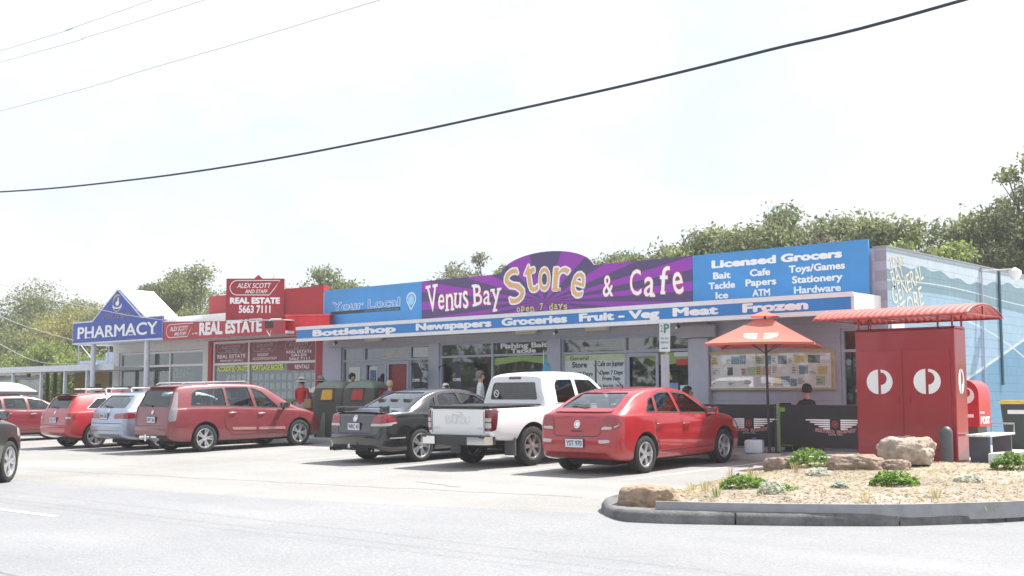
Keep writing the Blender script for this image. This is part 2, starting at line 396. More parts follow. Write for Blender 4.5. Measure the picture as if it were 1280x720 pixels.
# painted lines and cracks, each a thin sheet on the surface
LINE = mat('line_paint', (.62, .62, .60), .7, var=.25, scale=9)
def sheet(name, quads, m):
    bm = bmesh.new()
    for q in quads: bm.faces.new([bm.verts.new(p) for p in q])
    bmesh.ops.recalc_face_normals(bm, faces=bm.faces)
    for f in bm.faces:
        if f.normal.z < 0: f.normal_flip()
    return tag(obj(name, bm, m), kind='structure')
def strip(x, y0, y1, w=.09): return [(x - w / 2, y0, pz(y0) + .004), (x + w / 2, y0, pz(y0) + .004), (x + w / 2, y1, pz(y1) + .004), (x - w / 2, y1, pz(y1) + .004)]
sheet('bay_marking', [strip(x, 15.6, 20.4) for x in (-11.72, -14.48, -17.22, -20.5, -23.6, -26.85, -29.06, -31.6, -34.2)], LINE)
sheet('lane_marking', [[(a, 7.1 + a * 0 , .004), (b, 7.18, .004), (b, 7.30, .004), (a, 7.22, .004)] for a, b in ((-17.9, -14.25), (-27, -23.4), (-36, -32.4))], LINE)
CRK = mat('crack_bitumen', (.21, .208, .2), .9, var=.3)
rnd = random.Random(4)
def crack(x0, y0, x1, y1, w=.011, n=40):
    P = []
    for i in range(n + 1):
        t = i / n; P.append((x0 + (x1 - x0) * t, y0 + (y1 - y0) * t + rnd.uniform(-.06, .06)))
    return [[(a[0], a[1] - w, pz(a[1]) + .003), (b[0], b[1] - w, pz(b[1]) + .003), (b[0], b[1] + w, pz(b[1]) + .003), (a[0], a[1] + w, pz(a[1]) + .003)] for a, b in zip(P, P[1:])]
sheet('pavement_crack', crack(-26, 10.9, -10.6, 13.1) + crack(-14.5, 13.6, -13.2, 13.3, .02, 8), CRK)

# ------------------------------------------------------------------ mulched garden bed
GP = [(-8.45, 11.78), (-7.3, 12.32), (-6.16, 13.2), (-5.63, 13.94), (-5.2, 14.74), (-4.79, 16.2), (-4.5, 18), (-4.2, 19.58), (-11.2, 19.58), (-11.05, 18.9), (-10.87, 17.95), (-10.45, 16.4), (-10.18, 15.0), (-9.85, 13.6), (-9.45, 12.45), (-9.0, 11.95)]
GL = [(-11.2, 19.6), (-10.87, 17.95), (-10.45, 16.4), (-10.18, 15.0), (-9.85, 13.6), (-9.45, 12.45), (-9.0, 11.9)]
def left_dist(x, y):
    for (x0, y0), (x1, y1) in zip(GL, GL[1:]):
        if y1 <= y <= y0:
            t = (y - y0) / (y1 - y0); return x - (x0 + (x1 - x0) * t)
    return 0 if y < 11.9 else 3
FL = [(-8.45, 11.78), (-7.3, 12.32), (-6.16, 13.2), (-5.63, 13.94), (-5.2, 14.74), (-4.79, 16.2), (-4.2, 19.58)]
def front_dist(x, y):
    p = Vector((x, y)); best = 9
    for a, b in zip(FL, FL[1:]):
        a, b = Vector(a), Vector(b); t = max(0, min(1, (p - a).dot(b - a) / (b - a).length_squared)); best = min(best, (p - a - (b - a) * t).length)
    return best
def mulch_z(x, y):
    tgt = .268 + .021 * (y - 12) + .018 * math.sin(x * 2.1 + y) * math.sin(y * 1.3)
    q = min(1, front_dist(x, y) / .7); tgt = .232 + (tgt - .232) * q
    t = max(0, min(1, left_dist(x, y) / 1.4)); t = t * t * (3 - 2 * t)
    if y > 19.2: tgt = min(tgt, .40)
    return max(pz(y) + .01 + (tgt - pz(y) - .01) * t, pz(y) + .01)
bm = bmesh.new(); bm.faces.new([bm.verts.new((a, b, 0)) for a, b in GP])
for k in range(40):
    for co, no in (((-12 + k * .2, 0, 0), (1, 0, 0)), ((0, 11.7 + k * .2, 0), (0, 1, 0))):
        bmesh.ops.bisect_plane(bm, geom=bm.verts[:] + bm.edges[:] + bm.faces[:], plane_co=co, plane_no=no)
for v in bm.verts: v.co.z = mulch_z(v.co.x, v.co.y)
for f in bm.faces:
    if f.normal.z < 0: f.normal_flip()
MULCH = ground_mat('mulch', (.29, .245, .205), (.46, .39, .33), grain=.5, big=.2, bump=1.0)
tag(obj('garden_bed', bm, MULCH, sm=60), kind='structure')
def inside(x, y, P=GP):
    c = False
    for (x0, y0), (x1, y1) in zip(P, P[1:] + P[:1]):
        if (y0 > y) != (y1 > y) and x < (x1 - x0) * (y - y0) / (y1 - y0) + x0: c = not c
    return c
bm = bmesh.new(); rnd = random.Random(8); n = 0
while n < 9000:
    x, y = rnd.uniform(-11.3, -4.2), rnd.uniform(11.8, 19.5)
    if not inside(x, y): continue
    n += 1; z = mulch_z(x, y) + .012; L_ = rnd.uniform(.03, .085); W_ = rnd.uniform(.008, .02); a = rnd.uniform(0, 6.3)
    d = Vector((math.cos(a), math.sin(a), rnd.uniform(-.25, .25))) * L_ / 2; w = Vector((-math.sin(a), math.cos(a), rnd.uniform(-.4, .4))) * W_ / 2; c = Vector((x, y, z))
    bm.faces.new([bm.verts.new(c + p) for p in (-d - w, d - w, d + w, -d + w)])
tag(obj('mulch_chips', bm, leafmat('bark_chip', (.42, .34, .275), .6)), 'pale bark chips strewn over the garden bed', 'mulch', kind='stuff')
sl_ = sweep('garden_edging', [(*p, .0) for p in dense([(-8.36, 11.72), (-7.25, 12.33), (-6.12, 13.2), (-5.6, 13.93), (-5.17, 14.72), (-4.75, 16.2)], 4)], [(0, .05), (.0, .243), (.05, .243), (.05, .05)], mat('grey_sleeper', (.30, .30, .31), .7, var=.15, scale=5))
tag(sl_, 'long grey edging board holding the mulch behind the kerb', 'garden edging')

# ================================================================== GENERAL STORE
store = empty('general_store', (-19, 22.5, 0), 0, 'long single storey grey block shop with blue and purple signs and a mural side wall', 'shop')
def kid(o, p):                                 # parent, keeping world placement
    o.parent = p; o.matrix_parent_inverse = Matrix.Translation(p.location).inverted() if not p.rotation_euler.z else (Matrix.Translation(p.location) @ Matrix.Rotation(p.rotation_euler.z, 4, 'Z')).inverted()
    return o
BLK, _, _ = block_mat('grey_blockwork', (.41, .42, .50), 'x')
TRIM = mat('grey_trim', (.42, .44, .53), .5, var=.06)
BEAM = mat('grey_beam', (.39, .39, .44), .6, var=.06)
Y0, Y1 = 22.5, 22.72
PIERS = [(-28.12, -27.27), (-23.56, -23.16), (-19.27, -18.87)]
bm = bmesh.new()
for a, b in PIERS: box(bm, a, b, Y0, Y1, FZ, 2.93)
box(bm, -28.12, -14.97, Y0, Y1, 2.93, 4.58)
kid(obj('facade', bm, TRIM), store)
bm = bmesh.new()
box(bm, -14.97, -11.42, Y0, Y1, FZ, 2.88); box(bm, -10.72, -10.612, Y0, Y1, FZ, 2.88); box(bm, -14.97, -10.612, Y0, Y1, 2.88, 4.47)
kid(obj('block_wall', bm, BLK), store)
bm = bmesh.new(); box(bm, -15.02, -14.5, 22.36, 22.497, FZ, 2.78); kid(obj('column', bm, TRIM), store)
bm = bmesh.new(); box(bm, -27.75, -14.55, 22.43, 22.497, 2.94, 3.13); box(bm, -15.3, -14.3, 22.33, 22.427, 2.8, 3.07); kid(obj('lintel', bm, BEAM), store)
# mural side wall
mm, mul_, bsdf = block_mat('mural_blockwork', (1, 1, 1), 'y', mortar=.78, depth=.8)
N, L = mm.node_tree.nodes, mm.node_tree.links
scale_node = mul_.inputs[0].links[0].from_node
co = N.new('ShaderNodeTexCoord'); sp = N.new('ShaderNodeSeparateXYZ'); L.new(co.outputs['Object'], sp.inputs[0])
def math_(op, a, b=None, c=None):
    n = N.new('ShaderNodeMath'); n.operation = op
    for i, q in enumerate((a, b, c)):
        if q is None: continue
        if isinstance(q, (int, float)): n.inputs[i].default_value = q
        else: L.new(q, n.inputs[i])
    return n.outputs[0]
yy = math_('ADD', sp.outputs['Y'], 22.5); zz = sp.outputs['Z']
wob = math_('ADD', math_('MULTIPLY', math_('SINE', math_('MULTIPLY', yy, 6.3)), .035), math_('MULTIPLY', math_('SINE', math_('MULTIPLY', yy, 1.35)), .07))
ridge = math_('ADD', wob, 4.12)
low = math_('ADD', math_('MULTIPLY', math_('SINE', math_('MULTIPLY', math_('SUBTRACT', yy, 22.3), .55)), .08), 3.6)
low2 = math_('SUBTRACT', 3.28, math_('MULTIPLY', math_('POWER', math_('ABSOLUTE', math_('SUBTRACT', yy, 24.6)), 2), .028))
swoop = math_('ADD', math_('MULTIPLY', math_('SUBTRACT', yy, 26.6), .275), 1.93)
def colr(c): n = N.new('ShaderNodeRGB'); n.outputs[0].default_value = (*c, 1); return n.outputs[0]
def mixc(f, a, b):
    n = N.new('ShaderNodeMix'); n.data_type = 'RGBA'; L.new(f, n.inputs['Factor']); L.new(a, n.inputs['A']); L.new(b, n.inputs['B']); return n.outputs['Result']
pale, teal, mid, deep = colr((.42, .50, .56)), colr((.16, .26, .31)), colr((.25, .37, .49)), colr((.11, .235, .36))
c = mixc(math_('GREATER_THAN', zz, low2), mid, colr((.26, .39, .50)))
c = mixc(math_('GREATER_THAN', zz, low), c, teal)
c = mixc(math_('GREATER_THAN', zz, ridge), c, pale)
c = mixc(math_('LESS_THAN', zz, swoop), c, deep)
for cv, w in ((low2, .02), (swoop, .035), (math_('ADD', low, .2), .012)):
    c = mixc(math_('LESS_THAN', math_('ABSOLUTE', math_('SUBTRACT', zz, cv)), w), c, colr((.45, .52, .56)))
nx_ = N.new('ShaderNodeNewGeometry'); sx_ = N.new('ShaderNodeSeparateXYZ'); L.new(nx_.outputs['True Normal'], sx_.inputs[0])
c = mixc(math_('GREATER_THAN', sx_.outputs['X'], .5), colr((.36, .36, .43)), c)
L.new(c, scale_node.inputs[0])
bm = bmesh.new(); box(bm, 8.39, 8.64, 0, 24, FZ - .3, 4.47)
o = obj('mural_wall', bm, mm, store)
bm = bmesh.new(); box(bm, -10.64, -10.335, 22.48, 46.6, 4.472, 4.50); kid(obj('wall_flashing', bm, GREY), store)
bm = bmesh.new(); gfn = plane_fn('+x', (-10.36, 0, 0)); GRAF = mat('cream_mural_paint', (.56, .56, .47), .6)
for s, a, b, zb, cap, rt in (('BAY', 22.66, 23.25, 3.78, .36, .55), ('GENERAL', 22.62, 24.25, 3.62, .36, .42), ('STORE', 22.85, 24.2, 3.14, .40, .40), ('VENUS', 22.62, 23.3, 4.10, .22, .15)):
    add_text(bm, s, a, b, zb, cap, gfn, off=0, depth=.002, thick=.003, shear=.12, rot=rt)
kid(obj('mural_lettering', bm, GRAF), store)
bm = bmesh.new(); box(bm, -10.357, -10.34, 22.62, 23.2, 2.6, 3.16); kid(obj('notice_plate', bm, WHITE), store)
bm = bmesh.new(); tube(bm, [(-10.33, 27.4, 4.45), (-10.33, 27.4, .6)], .02); kid(obj('conduit', bm, TRIM), store)
bm = bmesh.new(); box(bm, -28.12, -10.612, 22.73, 46.5, 4.38, 4.44); kid(obj('roof', bm, mat('zinc_roof', (.55, .57, .58), .45, metal=.3)), store)
bm = bmesh.new(); box(bm, -28.12, -27.9, 22.73, 46.5, FZ, 4.376); box(bm, -27.9, -10.612, 46.3, 46.5, FZ, 4.376); kid(obj('rear_wall', bm, TRIM), store)
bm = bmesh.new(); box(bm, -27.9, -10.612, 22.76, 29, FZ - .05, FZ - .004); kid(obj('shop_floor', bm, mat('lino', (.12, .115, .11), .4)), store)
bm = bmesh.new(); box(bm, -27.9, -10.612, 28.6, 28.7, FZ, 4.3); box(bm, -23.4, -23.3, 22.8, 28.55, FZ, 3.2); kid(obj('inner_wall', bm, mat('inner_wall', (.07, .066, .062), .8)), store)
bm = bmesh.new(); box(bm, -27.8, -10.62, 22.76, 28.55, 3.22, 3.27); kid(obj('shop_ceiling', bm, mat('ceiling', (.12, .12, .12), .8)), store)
# canopy over the footpath
canopy = kid(obj('canopy', boxes([(-27.83, -10.52, 21.32, 22.425, 3.14, 3.47)]), WHITE), store)
bm = bmesh.new(); box(bm, -27.86, -10.5, 21.285, 21.318, 3.41, 3.505); box(bm, -27.84, -10.51, 21.29, 21.318, 3.075, 3.165); box(bm, -10.515, -10.49, 21.32, 22.49, 3.08, 3.49); kid(obj('canopy_trim', bm, WHITE), store)
# windows
FRAME = mat('grey_window_frame', (.38, .41, .50), .45, var=.05)
def window(x0, x1, z0, z1, mulls, trans, parent=store, y=22.6, fm=FRAME, w=.055, gm=SHOPGLASS, name='window', sub=None):
    bm = bmesh.new(); d0, d1 = y - .05, y + .05
    box(bm, x0, x1, d0, d1, z1 - w, z1); box(bm, x0, x1, d0, d1, z0, z0 + w)
    xs_ = [x0 + w / 2] + list(mulls) + [x1 - w / 2]
    for x in xs_: box(bm, x - w / 2, x + w / 2, d0, d1, z0 + w, z1 - w)
    for a, b in zip(xs_, xs_[1:]):
        for t in trans: box(bm, a + w / 2, b - w / 2, d0 + .004, d1 - .004, t - w / 2, t + w / 2)
    fr = kid(obj(name, bm, fm), parent)
    for a, b in zip(xs_, xs_[1:]):
        lv = [z0 + w] + [t for t in trans] + [z1 - w]
        for c_, d_ in zip(lv, lv[1:]):
            bm = bmesh.new(); box(bm, a + w / 2, b - w / 2, y - .004, y + .004, c_ + (w / 2 if c_ != lv[0] else 0), d_ - (w / 2 if d_ != lv[-1] else 0))
            p = obj('pane', bm, gm); p.parent = fr
    return fr
w1 = window(-27.26, -23.57, FZ, 2.93, [-26.28, -24.34], [2.53])
w2 = window(-23.15, -19.28, FZ, 2.93, [-21.22], [2.56])
w3 = window(-18.86, -14.98, FZ, 2.93, [-16.91], [2.55])
w4 = window(-11.41, -10.73, FZ, 2.88, [], [2.42])
bm = bmesh.new()
for a, b in ((-23.14, -19.29), (-18.85, -16.94)): box(bm, a, b, 22.63, 22.70, FZ, .95)
kid(obj('stall_riser', bm, TRIM), store)
def door(x0, x1, z1, y=22.6, m=FRAME, p=store):
    bm = bmesh.new(); w = .08
    box(bm, x0, x0 + w, y - .07, y - .052, FZ + .02, z1); box(bm, x1 - w, x1, y - .07, y - .052, FZ + .02, z1)
    box(bm, x0 + w, x1 - w, y - .07, y - .052, z1 - w, z1); box(bm, x0 + w, x1 - w, y - .07, y - .052, FZ + .02, FZ + .2); box(bm, x0 + w, x1 - w, y - .07, y - .052, 1.25, 1.33)
    d = kid(obj('door', bm, m), p)
    bm = bmesh.new(); tube(bm, [(x0 + .12, y - .12, 1.1), (x0 + .12, y - .12, 1.7)], .015); h = obj('handle', bm, CHROME); h.parent = d
    return d
door(-26.24, -25.3, 2.48); door(-25.28, -24.38, 2.48); door(-16.86, -15.95, 2.5)
bm = bmesh.new(); box(bm, -11.34, -10.8, 22.66, 22.69, FZ, 2.38); kid(obj('side_door', bm, mat('dim_door', (.16, .16, .17), .5)), store)
# window lettering and posters: thin vinyl on the panes
def vinyl(s, x0, x1, zb, cap, m, off=.02, d=.008, par=None, y=22.596):
    bm = bmesh.new(); add_text(bm, s, x0, x1, zb, cap, plane_fn('-y', (0, y, 0)), off=off, depth=d, thick=.002)
    o = obj('window_lettering', bm, m); o.parent = par; return o
def poster(x0, x1, z0, z1, m, par, d=.006, y=22.596, name='poster'):
    bm = bmesh.new(); rect(bm, x0, x1, z0, z1, plane_fn('-y', (0, y, 0)), d - .002, d); o = obj(name, bm, m); o.parent = par; return o
LIME = mat('lime_band', (.26, .38, .11), .5); POSTW = mat('poster_white', (.62, .68, .68), .5, var=.06); INK = mat('dark_ink', (.03, .05, .06), .6)
vinyl('Fishing Bait', -20.94, -19.36, 2.735, .12, LETTER, .04, par=w2); vinyl('Tackle', -20.58, -19.75, 2.605, .11, LETTER, .04, par=w2)
bm = bmesh.new(); poly3(bm, [(-21.17, 2.48), (-21.17, 2.3), (-20.2, 2.4), (-19.33, 2.3), (-19.33, 2.5), (-20.3, 2.53)], plane_fn('-y', (0, 22.596, 0)), .003, .005); o = obj('window_band', bm, LIME); o.parent = w2
poster(-18.82, -17.86, 1.0, 2.50, POSTW, w3); poster(-17.80, -16.95, 1.0, 2.50, POSTW, w3)
poster(-18.82, -16.95, 2.36, 2.505, mat('pale_lime', (.5, .62, .35), .5), w3, d=.009); poster(-18.3, -16.96, 2.60, 2.70, mat('pale_glass_band', (.4, .45, .42), .4), w3)
for s, a, b, zb, cap, off in (('General', -18.62, -18.05, 2.38, .09, .01), ('Store', -18.55, -18.1, 2.2, .13, .03), ('Open 7 Days', -18.75, -17.92, 2.0, .09, .02), ('From 7am', -18.65, -18.0, 1.85, .09, .02),
                              ('Cafe on Jupiter', -17.77, -16.98, 2.22, .12, .02), ('Open 7 Days', -17.7, -17.02, 2.02, .09, .03), ('From 7am', -17.62, -17.1, 1.88, .09, .03), ('Egg - Bacon Rolls', -17.75, -17.3, 1.72, .07, .01), ('Hot Pies', -17.22, -17.0, 1.72, .07, .01), ('Hamburgers   Fish & Chips', -17.75, -17.0, 1.58, .07, .01), ('Coffee   Sweets', -17.7, -17.1, 1.44, .07, .01)):
    vinyl(s, a, b, zb, cap, INK, off, .012, par=w3)
bm = bmesh.new(); poly3(bm, [(-16.8, 2.5), (-16.8, 2.42), (-16.3, 2.38), (-15.9, 2.2), (-15.02, 2.3), (-15.02, 2.5)], plane_fn('-y', (0, 22.596, 0)), .003, .005); o = obj('window_band', bm, LIME); o.parent = w3
poster(-15.55, -15.06, 2.4, 2.5, POSTW, w3, d=.009); poster(-15.85, -15.45, 1.4, 1.8, mat('poster_blue', (.2, .33, .55), .5), w3); poster(-15.4, -15.1, 1.45, 1.75, POSTW, w3)
poster(-15.5, -15.1, 2.2, 2.34, mat('poster_red', (.5, .04, .04), .5), w3)
bm = bmesh.new(); poly3(bm, [(-15.83, 2.3), (-15.83, 1.85), (-15.6, 1.88), (-15.68, 2.1)], plane_fn('-y', (0, 22.58, 0)), 0, .004); o = obj('pennant', bm, mat('pennant_yellow', (.45, .4, .06), .6)); o.parent = w3
for i, (a, b, c_, d_, m) in enumerate([(-26.1, -25.75, 1.75, 2.35, POSTW), (-27.0, -26.5, 1.2, 2.35, POSTW), (-25.2, -24.45, 1.3, 2.42, mat('poster_deep_red', (.30, .03, .03), .5, var=.3, scale=9)), (-24.27, -23.98, 1.85, 2.4, POSTW), (-24.27, -23.98, 1.2, 1.78, mat('poster_grey', (.42, .44, .48), .5, var=.3, scale=12)), (-25.5, -24.4, 2.58, 2.82, mat('banner_white', (.5, .5, .5), .5, var=.2, scale=5)), (-24.26, -23.65, 2.58, 2.85, POSTW)]):
    poster(a, b, c_, d_, m, w1)
bm = bmesh.new(); rect(bm, -26.05, -25.8, 1.95, 2.25, plane_fn('-y', (0, 22.586, 0)), 0, .002); o = obj('poster_print', bm, mat('print_blue', (.08, .12, .3), .5, var=.5, scale=14)); o.parent = w1
# goods standing inside, seen through the glass
rnd = random.Random(11)
GOODS = [mat('goods_' + n_, c_, .5, var=.4, scale=8) for n_, c_ in (('red', (.4, .04, .03)), ('blue', (.05, .12, .35)), ('cream', (.5, .45, .32)), ('green', (.06, .22, .08)), ('dark', (.05, .05, .06)), ('yellow', (.5, .38, .06)))]
for sx0, sx1, sy in ((-22.9, -21.4, 24.6), (-21.0, -19.4, 23.3), (-18.6, -17.0, 25.2), (-26.9, -24.2, 25.5), (-15.8, -14.9, 24.4)):
    sh = empty('shelf_unit', ((sx0 + sx1) / 2, sy, FZ), 0)
    nth = {-22.9: 'shelf of goods behind the second shop window', -21.0: 'rack of dark spines under the bait sticker window', -18.6: 'shelf of goods behind the white cafe posters', -26.9: 'shelf of bottles inside the bottle shop', -15.8: 'drinks fridge shelf inside the cafe doorway', -14.5: 'shelf of goods deep inside behind the notice wall'}[sx0]
    tag(sh, nth, 'shelf')
    bm = bmesh.new(); w_ = sx1 - sx0
    box(bm, -w_ / 2, -w_ / 2 + .03, -.2, .2, 0, 2.0); box(bm, w_ / 2 - .03, w_ / 2, -.2, .2, 0, 2.0)
    for k in range(5): box(bm, -w_ / 2 + .03, w_ / 2 - .03, -.2, .2, .1 + k * .42, .13 + k * .42)
    obj('rack', bm, GREY, sh)
    bm = bmesh.new()
    for k in range(5):
        x = -w_ / 2 + .05
        while x < w_ / 2 - .16:
            ww = rnd.uniform(.07, .14); box(bm, x, x + ww - .01, -.18, .1, .131 + k * .42, .131 + k * .42 + rnd.uniform(.18, .34), mi=rnd.randrange(6)); x += ww
    g_ = obj('goods', bm, GOODS, sh); g_['kind'] = 'stuff'
# ---------- signs on the store
def sign_board(name, pts, y, thick, m, label, cat='sign', fn=None):
    o = empty(name, (0, y, 0), 0, label, cat)
    bm = bmesh.new(); prism(bm, pts, -thick, 0, 'y'); obj('board', bm, m, o); return o
def letters(parent, items, y, m, d=.004, off=.03, thick=.006, name='lettering', **k):
    for s, a, b, zb, cap in items:               # one mesh for each word
        G = lambda q: glyphs(q, 0, 0)[0][:, 0]
        lo, hi = G(s).min(), G(s).max(); kx = (b - a) / (hi - lo); words = s.split(' '); pos = 0
        for w in words:
            wa = a + (hi - (G(s[pos:]).max() - G(s[pos:]).min()) - lo) * kx; wb = a + (G(s[:pos + len(w)]).max() - lo) * kx; pos += len(w) + 1
            bm = bmesh.new(); add_text(bm, w, wa, wb, zb, cap, plane_fn('-y', (0, y, 0)), off=off, depth=d, thick=thick, **k)
            obj(name, bm, m, parent)
BLUES = mat('blue_board', (.055, .27, .60), .3, var=.10, scale=.9)
s1 = sign_board('shop_sign', [(-27.93, 3.5), (-23.715, 3.5), (-23.715, 4.645), (-27.93, 4.645)], 22.43, .05, BLUES, 'blue sign board reading Your Local with a map pin, beside the purple sign')
letters(s1, [('Your Local', -27.52, -24.6, 4.02, .24)], -.05, LETTER, off=.035)
letters(s1, [('Your Local', -27.52, -24.6, 4.02, .24)], -.05, BLUES, d=.012, off=0)
bm = bmesh.new(); poly3(bm, [(-27.6, 3.9), (-24.58, 3.9), (-24.58, 3.99), (-27.6, 3.99)], plane_fn('-y', (0, -.05, 0)), 0, .004); obj('dark_strip', bm, INK, s1)
letters(s1, [('venus bay bottleshop', -26.1, -24.62, 3.925, .045)], -.05, mat('dull_strip_text', (.2, .35, .5), .5), d=.005, off=.0)
bm = bmesh.new(); fn_ = plane_fn('-y', (0, -.05, 0))
pin = arc(-24.13, 4.18, .19, -25, 205, 16) + [(-24.13, 3.87)]
poly3(bm, pin, fn_, 0, .004, 0); poly3(bm, [(-24.13 + (x + 24.13) * .84, 4.15 + (z - 4.15) * .84) for x, z in pin], fn_, .004, .007, 1); poly3(bm, arc(-24.13, 4.16, .12, 0, 345, 14, .15), fn_, .007, .010, 2)
obj('pin_emblem', bm, [LETTER, BLUES, mat('pale_blue', (.3, .6, .8), .4)], s1)
# purple board with rays
pm, pt, pb = _new('purple_ray_board'); N, L = pt.nodes, pt.links; pb.inputs['Roughness'].default_value = .35
co = N.new('ShaderNodeTexCoord'); sp = N.new('ShaderNodeSeparateXYZ'); L.new(co.outputs['Object'], sp.inputs[0])
ang = math_('ARCTAN2', math_('MULTIPLY', math_('SUBTRACT', sp.outputs['Z'], 3.85), 4.0), math_('ADD', sp.outputs['X'], 19.25))
ray = math_('GREATER_THAN', math_('SINE', math_('MULTIPLY', ang, 15)), .1)
L.new(mixc(ray, colr((.085, .055, .155)), colr((.30, .035, .40))), pb.inputs['Base Color'])
AR = arc(-19.24, 3.3, 1.79, 130, 50, 22)
AR = [(-20.78, 4.645)] + [(-19.24 + 1.52 * math.cos(R(a)), 4.60 + .50 * math.sin(R(a))) for a in range(168, 11, -8)] + [(-17.70, 4.645)]
s2 = sign_board('shop_sign', [(-23.71, 3.5), (-14.89, 3.5), (-14.89, 4.65)] + AR[::-1] + [(-23.71, 4.645)], 22.43, .05, pm, 'purple arched sign with rays reading Venus Bay Store & Cafe open 7 days')
ORNG = mat('red_letter_edge', (.62, .08, .10), .5); TAN = mat('tan_letter', (.72, .42, .19), .5, var=.05); YTX = mat('pale_yellow_letter', (.70, .62, .22), .5)
SERIF = {'V': [(.14, 1), (.88, 1)], 'n': [(.12, 0), (.9, 0)], 'u': [(.1, .98), (.85, .98)], 'B': [(.1, 0), (.1, 1)], 'y': [(.1, 1), (.9, 1), (.3, 0)], 'a': [(.85, 0)], 'f': [(.4, 0)], 'r': [(.22, 0)], 't': [(.5, .72)], 'p': [(.15, 0)], 'd': [(.85, 0)]}
def fancy(parent, glyph, y, layers):
    """hand-cut letters, each in its own box and tilt; layers = (material, offset, depth)"""
    for m, off, d in layers:
        bm = bmesh.new()
        for ch, a, b, z0, z1, rt in glyph:
            a, b = a + (b - a) * .06, b - (b - a) * .06
            V, _ = glyphs(ch, 0, 0); lo, hi = V[:, 1].min(), V[:, 1].max()
            cap = (z1 - z0) / (hi - lo) * CAPH; zb = z0 - lo * (z1 - z0) / (hi - lo)
            f_ = plane_fn('-y', (0, y, 0))
            add_text(bm, ch, a, b, zb, cap, f_, off=off, depth=d, thick=.004, rot=0 if not rt else rt)
            w_ = b - a; th = .055 * (z1 - z0) + off * .35
            c_, s_ = math.cos(rt), math.sin(rt); cx, cz = (a + b) / 2, zb + cap / 2
            for fx, fz in SERIF.get(ch, []):
                px, pz_ = a + fx * w_, z0 + fz * (z1 - z0) + (-.4 if fz > .5 else .4) * th
                dx, dz = px - cx, pz_ - cz; px, pz_ = cx + dx * c_ - dz * s_, cz + dx * s_ + dz * c_
                sw = .26 * w_ + off * .35
                rect(bm, px - sw, px + sw, pz_ - th, pz_ + th, f_, d + .0005, d + .0046, rot=rt)
        obj('lettering', bm, m, parent)
def word(s, spec): return [(ch, *q) for ch, q in zip(s, spec)]
G1 = word('VenusBay', [(-23.50, -23.08, 3.80, 4.50, .08), (-23.06, -22.80, 3.84, 4.24, -.05), (-22.77, -22.47, 3.80, 4.24, .04), (-22.44, -22.16, 3.84, 4.24, -.06), (-22.13, -21.92, 3.82, 4.28, .08), (-21.74, -21.40, 3.88, 4.42, .07), (-21.37, -21.10, 3.88, 4.24, -.04), (-21.08, -20.75, 3.70, 4.26, .05)])
G2 = word('&Cafe', [(-17.44, -17.10, 3.86, 4.36, 0), (-16.64, -16.28, 3.84, 4.44, .03), (-16.22, -15.90, 3.80, 4.24, -.06), (-15.78, -15.50, 3.84, 4.46, -.08), (-15.44, -15.14, 3.80, 4.30, .12)])
for G_ in (G1[:5], G1[5:], G2[:1], G2[1:]): fancy(s2, G_, -.05, [(ORNG, .03, .003), (LETTER, .006, .009)])
G3 = word('Store', [(-20.58, -19.98, 3.86, 4.74, .36), (-19.96, -19.52, 4.10, 4.82, .2), (-19.48, -19.06, 4.12, 4.70, .02), (-18.98, -18.42, 4.10, 4.66, -.1), (-18.36, -17.92, 3.90, 4.50, -.3)])
fancy(s2, G3, -.05, [(LETTER, .036, .003), (TAN, .0, .009)])
G4 = [(ch, -20.2 + i * .155, -20.2 + i * .155 + .12, 3.63 - (.05 if ch in 'py' else 0) + .012 * math.sin(i * 1.7), 3.63 + (.17 if ch in '7d' else .12) + .012 * math.sin(i * 1.7), 0) for i, ch in enumerate('open 7 days') if ch != ' ']
for G_ in (G4[:4], G4[4:5], G4[5:]): fancy(s2, G_, -.05, [(YTX, .012, .004)])
s3 = sign_board('shop_sign', [(-14.88, 3.5), (-10.68, 3.5), (-10.68, 4.645), (-14.88, 4.645)], 22.43, .05, BLUES, 'bright blue sign board reading Licensed Grocers over three columns of goods')
F_ = .055
letters(s3, [('Licensed', -14.35, -12.79, 4.33, .155), ('Grocers', -12.63, -11.27, 4.33, .155)], -.05, LETTER, off=F_)
letters(s3, [('Bait', -14.33, -13.9, 4.08, .14), ('Tackle', -14.45, -13.79, 3.86, .14), ('Ice', -14.27, -13.97, 3.64, .14), ('Cafe', -13.4, -12.92, 4.08, .14), ('Papers', -13.51, -12.78, 3.87, .14), ('ATM', -13.35, -12.93, 3.64, .14), ('Toys/Games', -12.46, -11.2, 4.09, .14), ('Stationery', -12.39, -11.26, 3.86, .14), ('Hardware', -12.35, -11.3, 3.64, .14)], -.05, LETTER, off=.035)
FASC = mat('blue_fascia', (.03, .21, .56), .3, var=.05, scale=1.1)
s4 = sign_board('fascia_sign', [(-27.82, 3.168), (-10.56, 3.168), (-10.56, 3.408), (-27.82, 3.408)], 21.315, .022, FASC, 'long narrow blue sign along the canopy edge listing Bottleshop to Frozen')
letters(s4, [('Bottleshop', -27.03, -23.58, 3.215, .165), ('Newspapers', -22.74, -20.08, 3.22, .165), ('Groceries', -19.69, -17.66, 3.22, .165), ('Fruit - Veg', -17.25, -15.05, 3.22, .165), ('Meat', -14.65, -13.56, 3.22, .165), ('Frozen', -12.92, -11.48, 3.22, .165)], -.022, LETTER, off=.055)
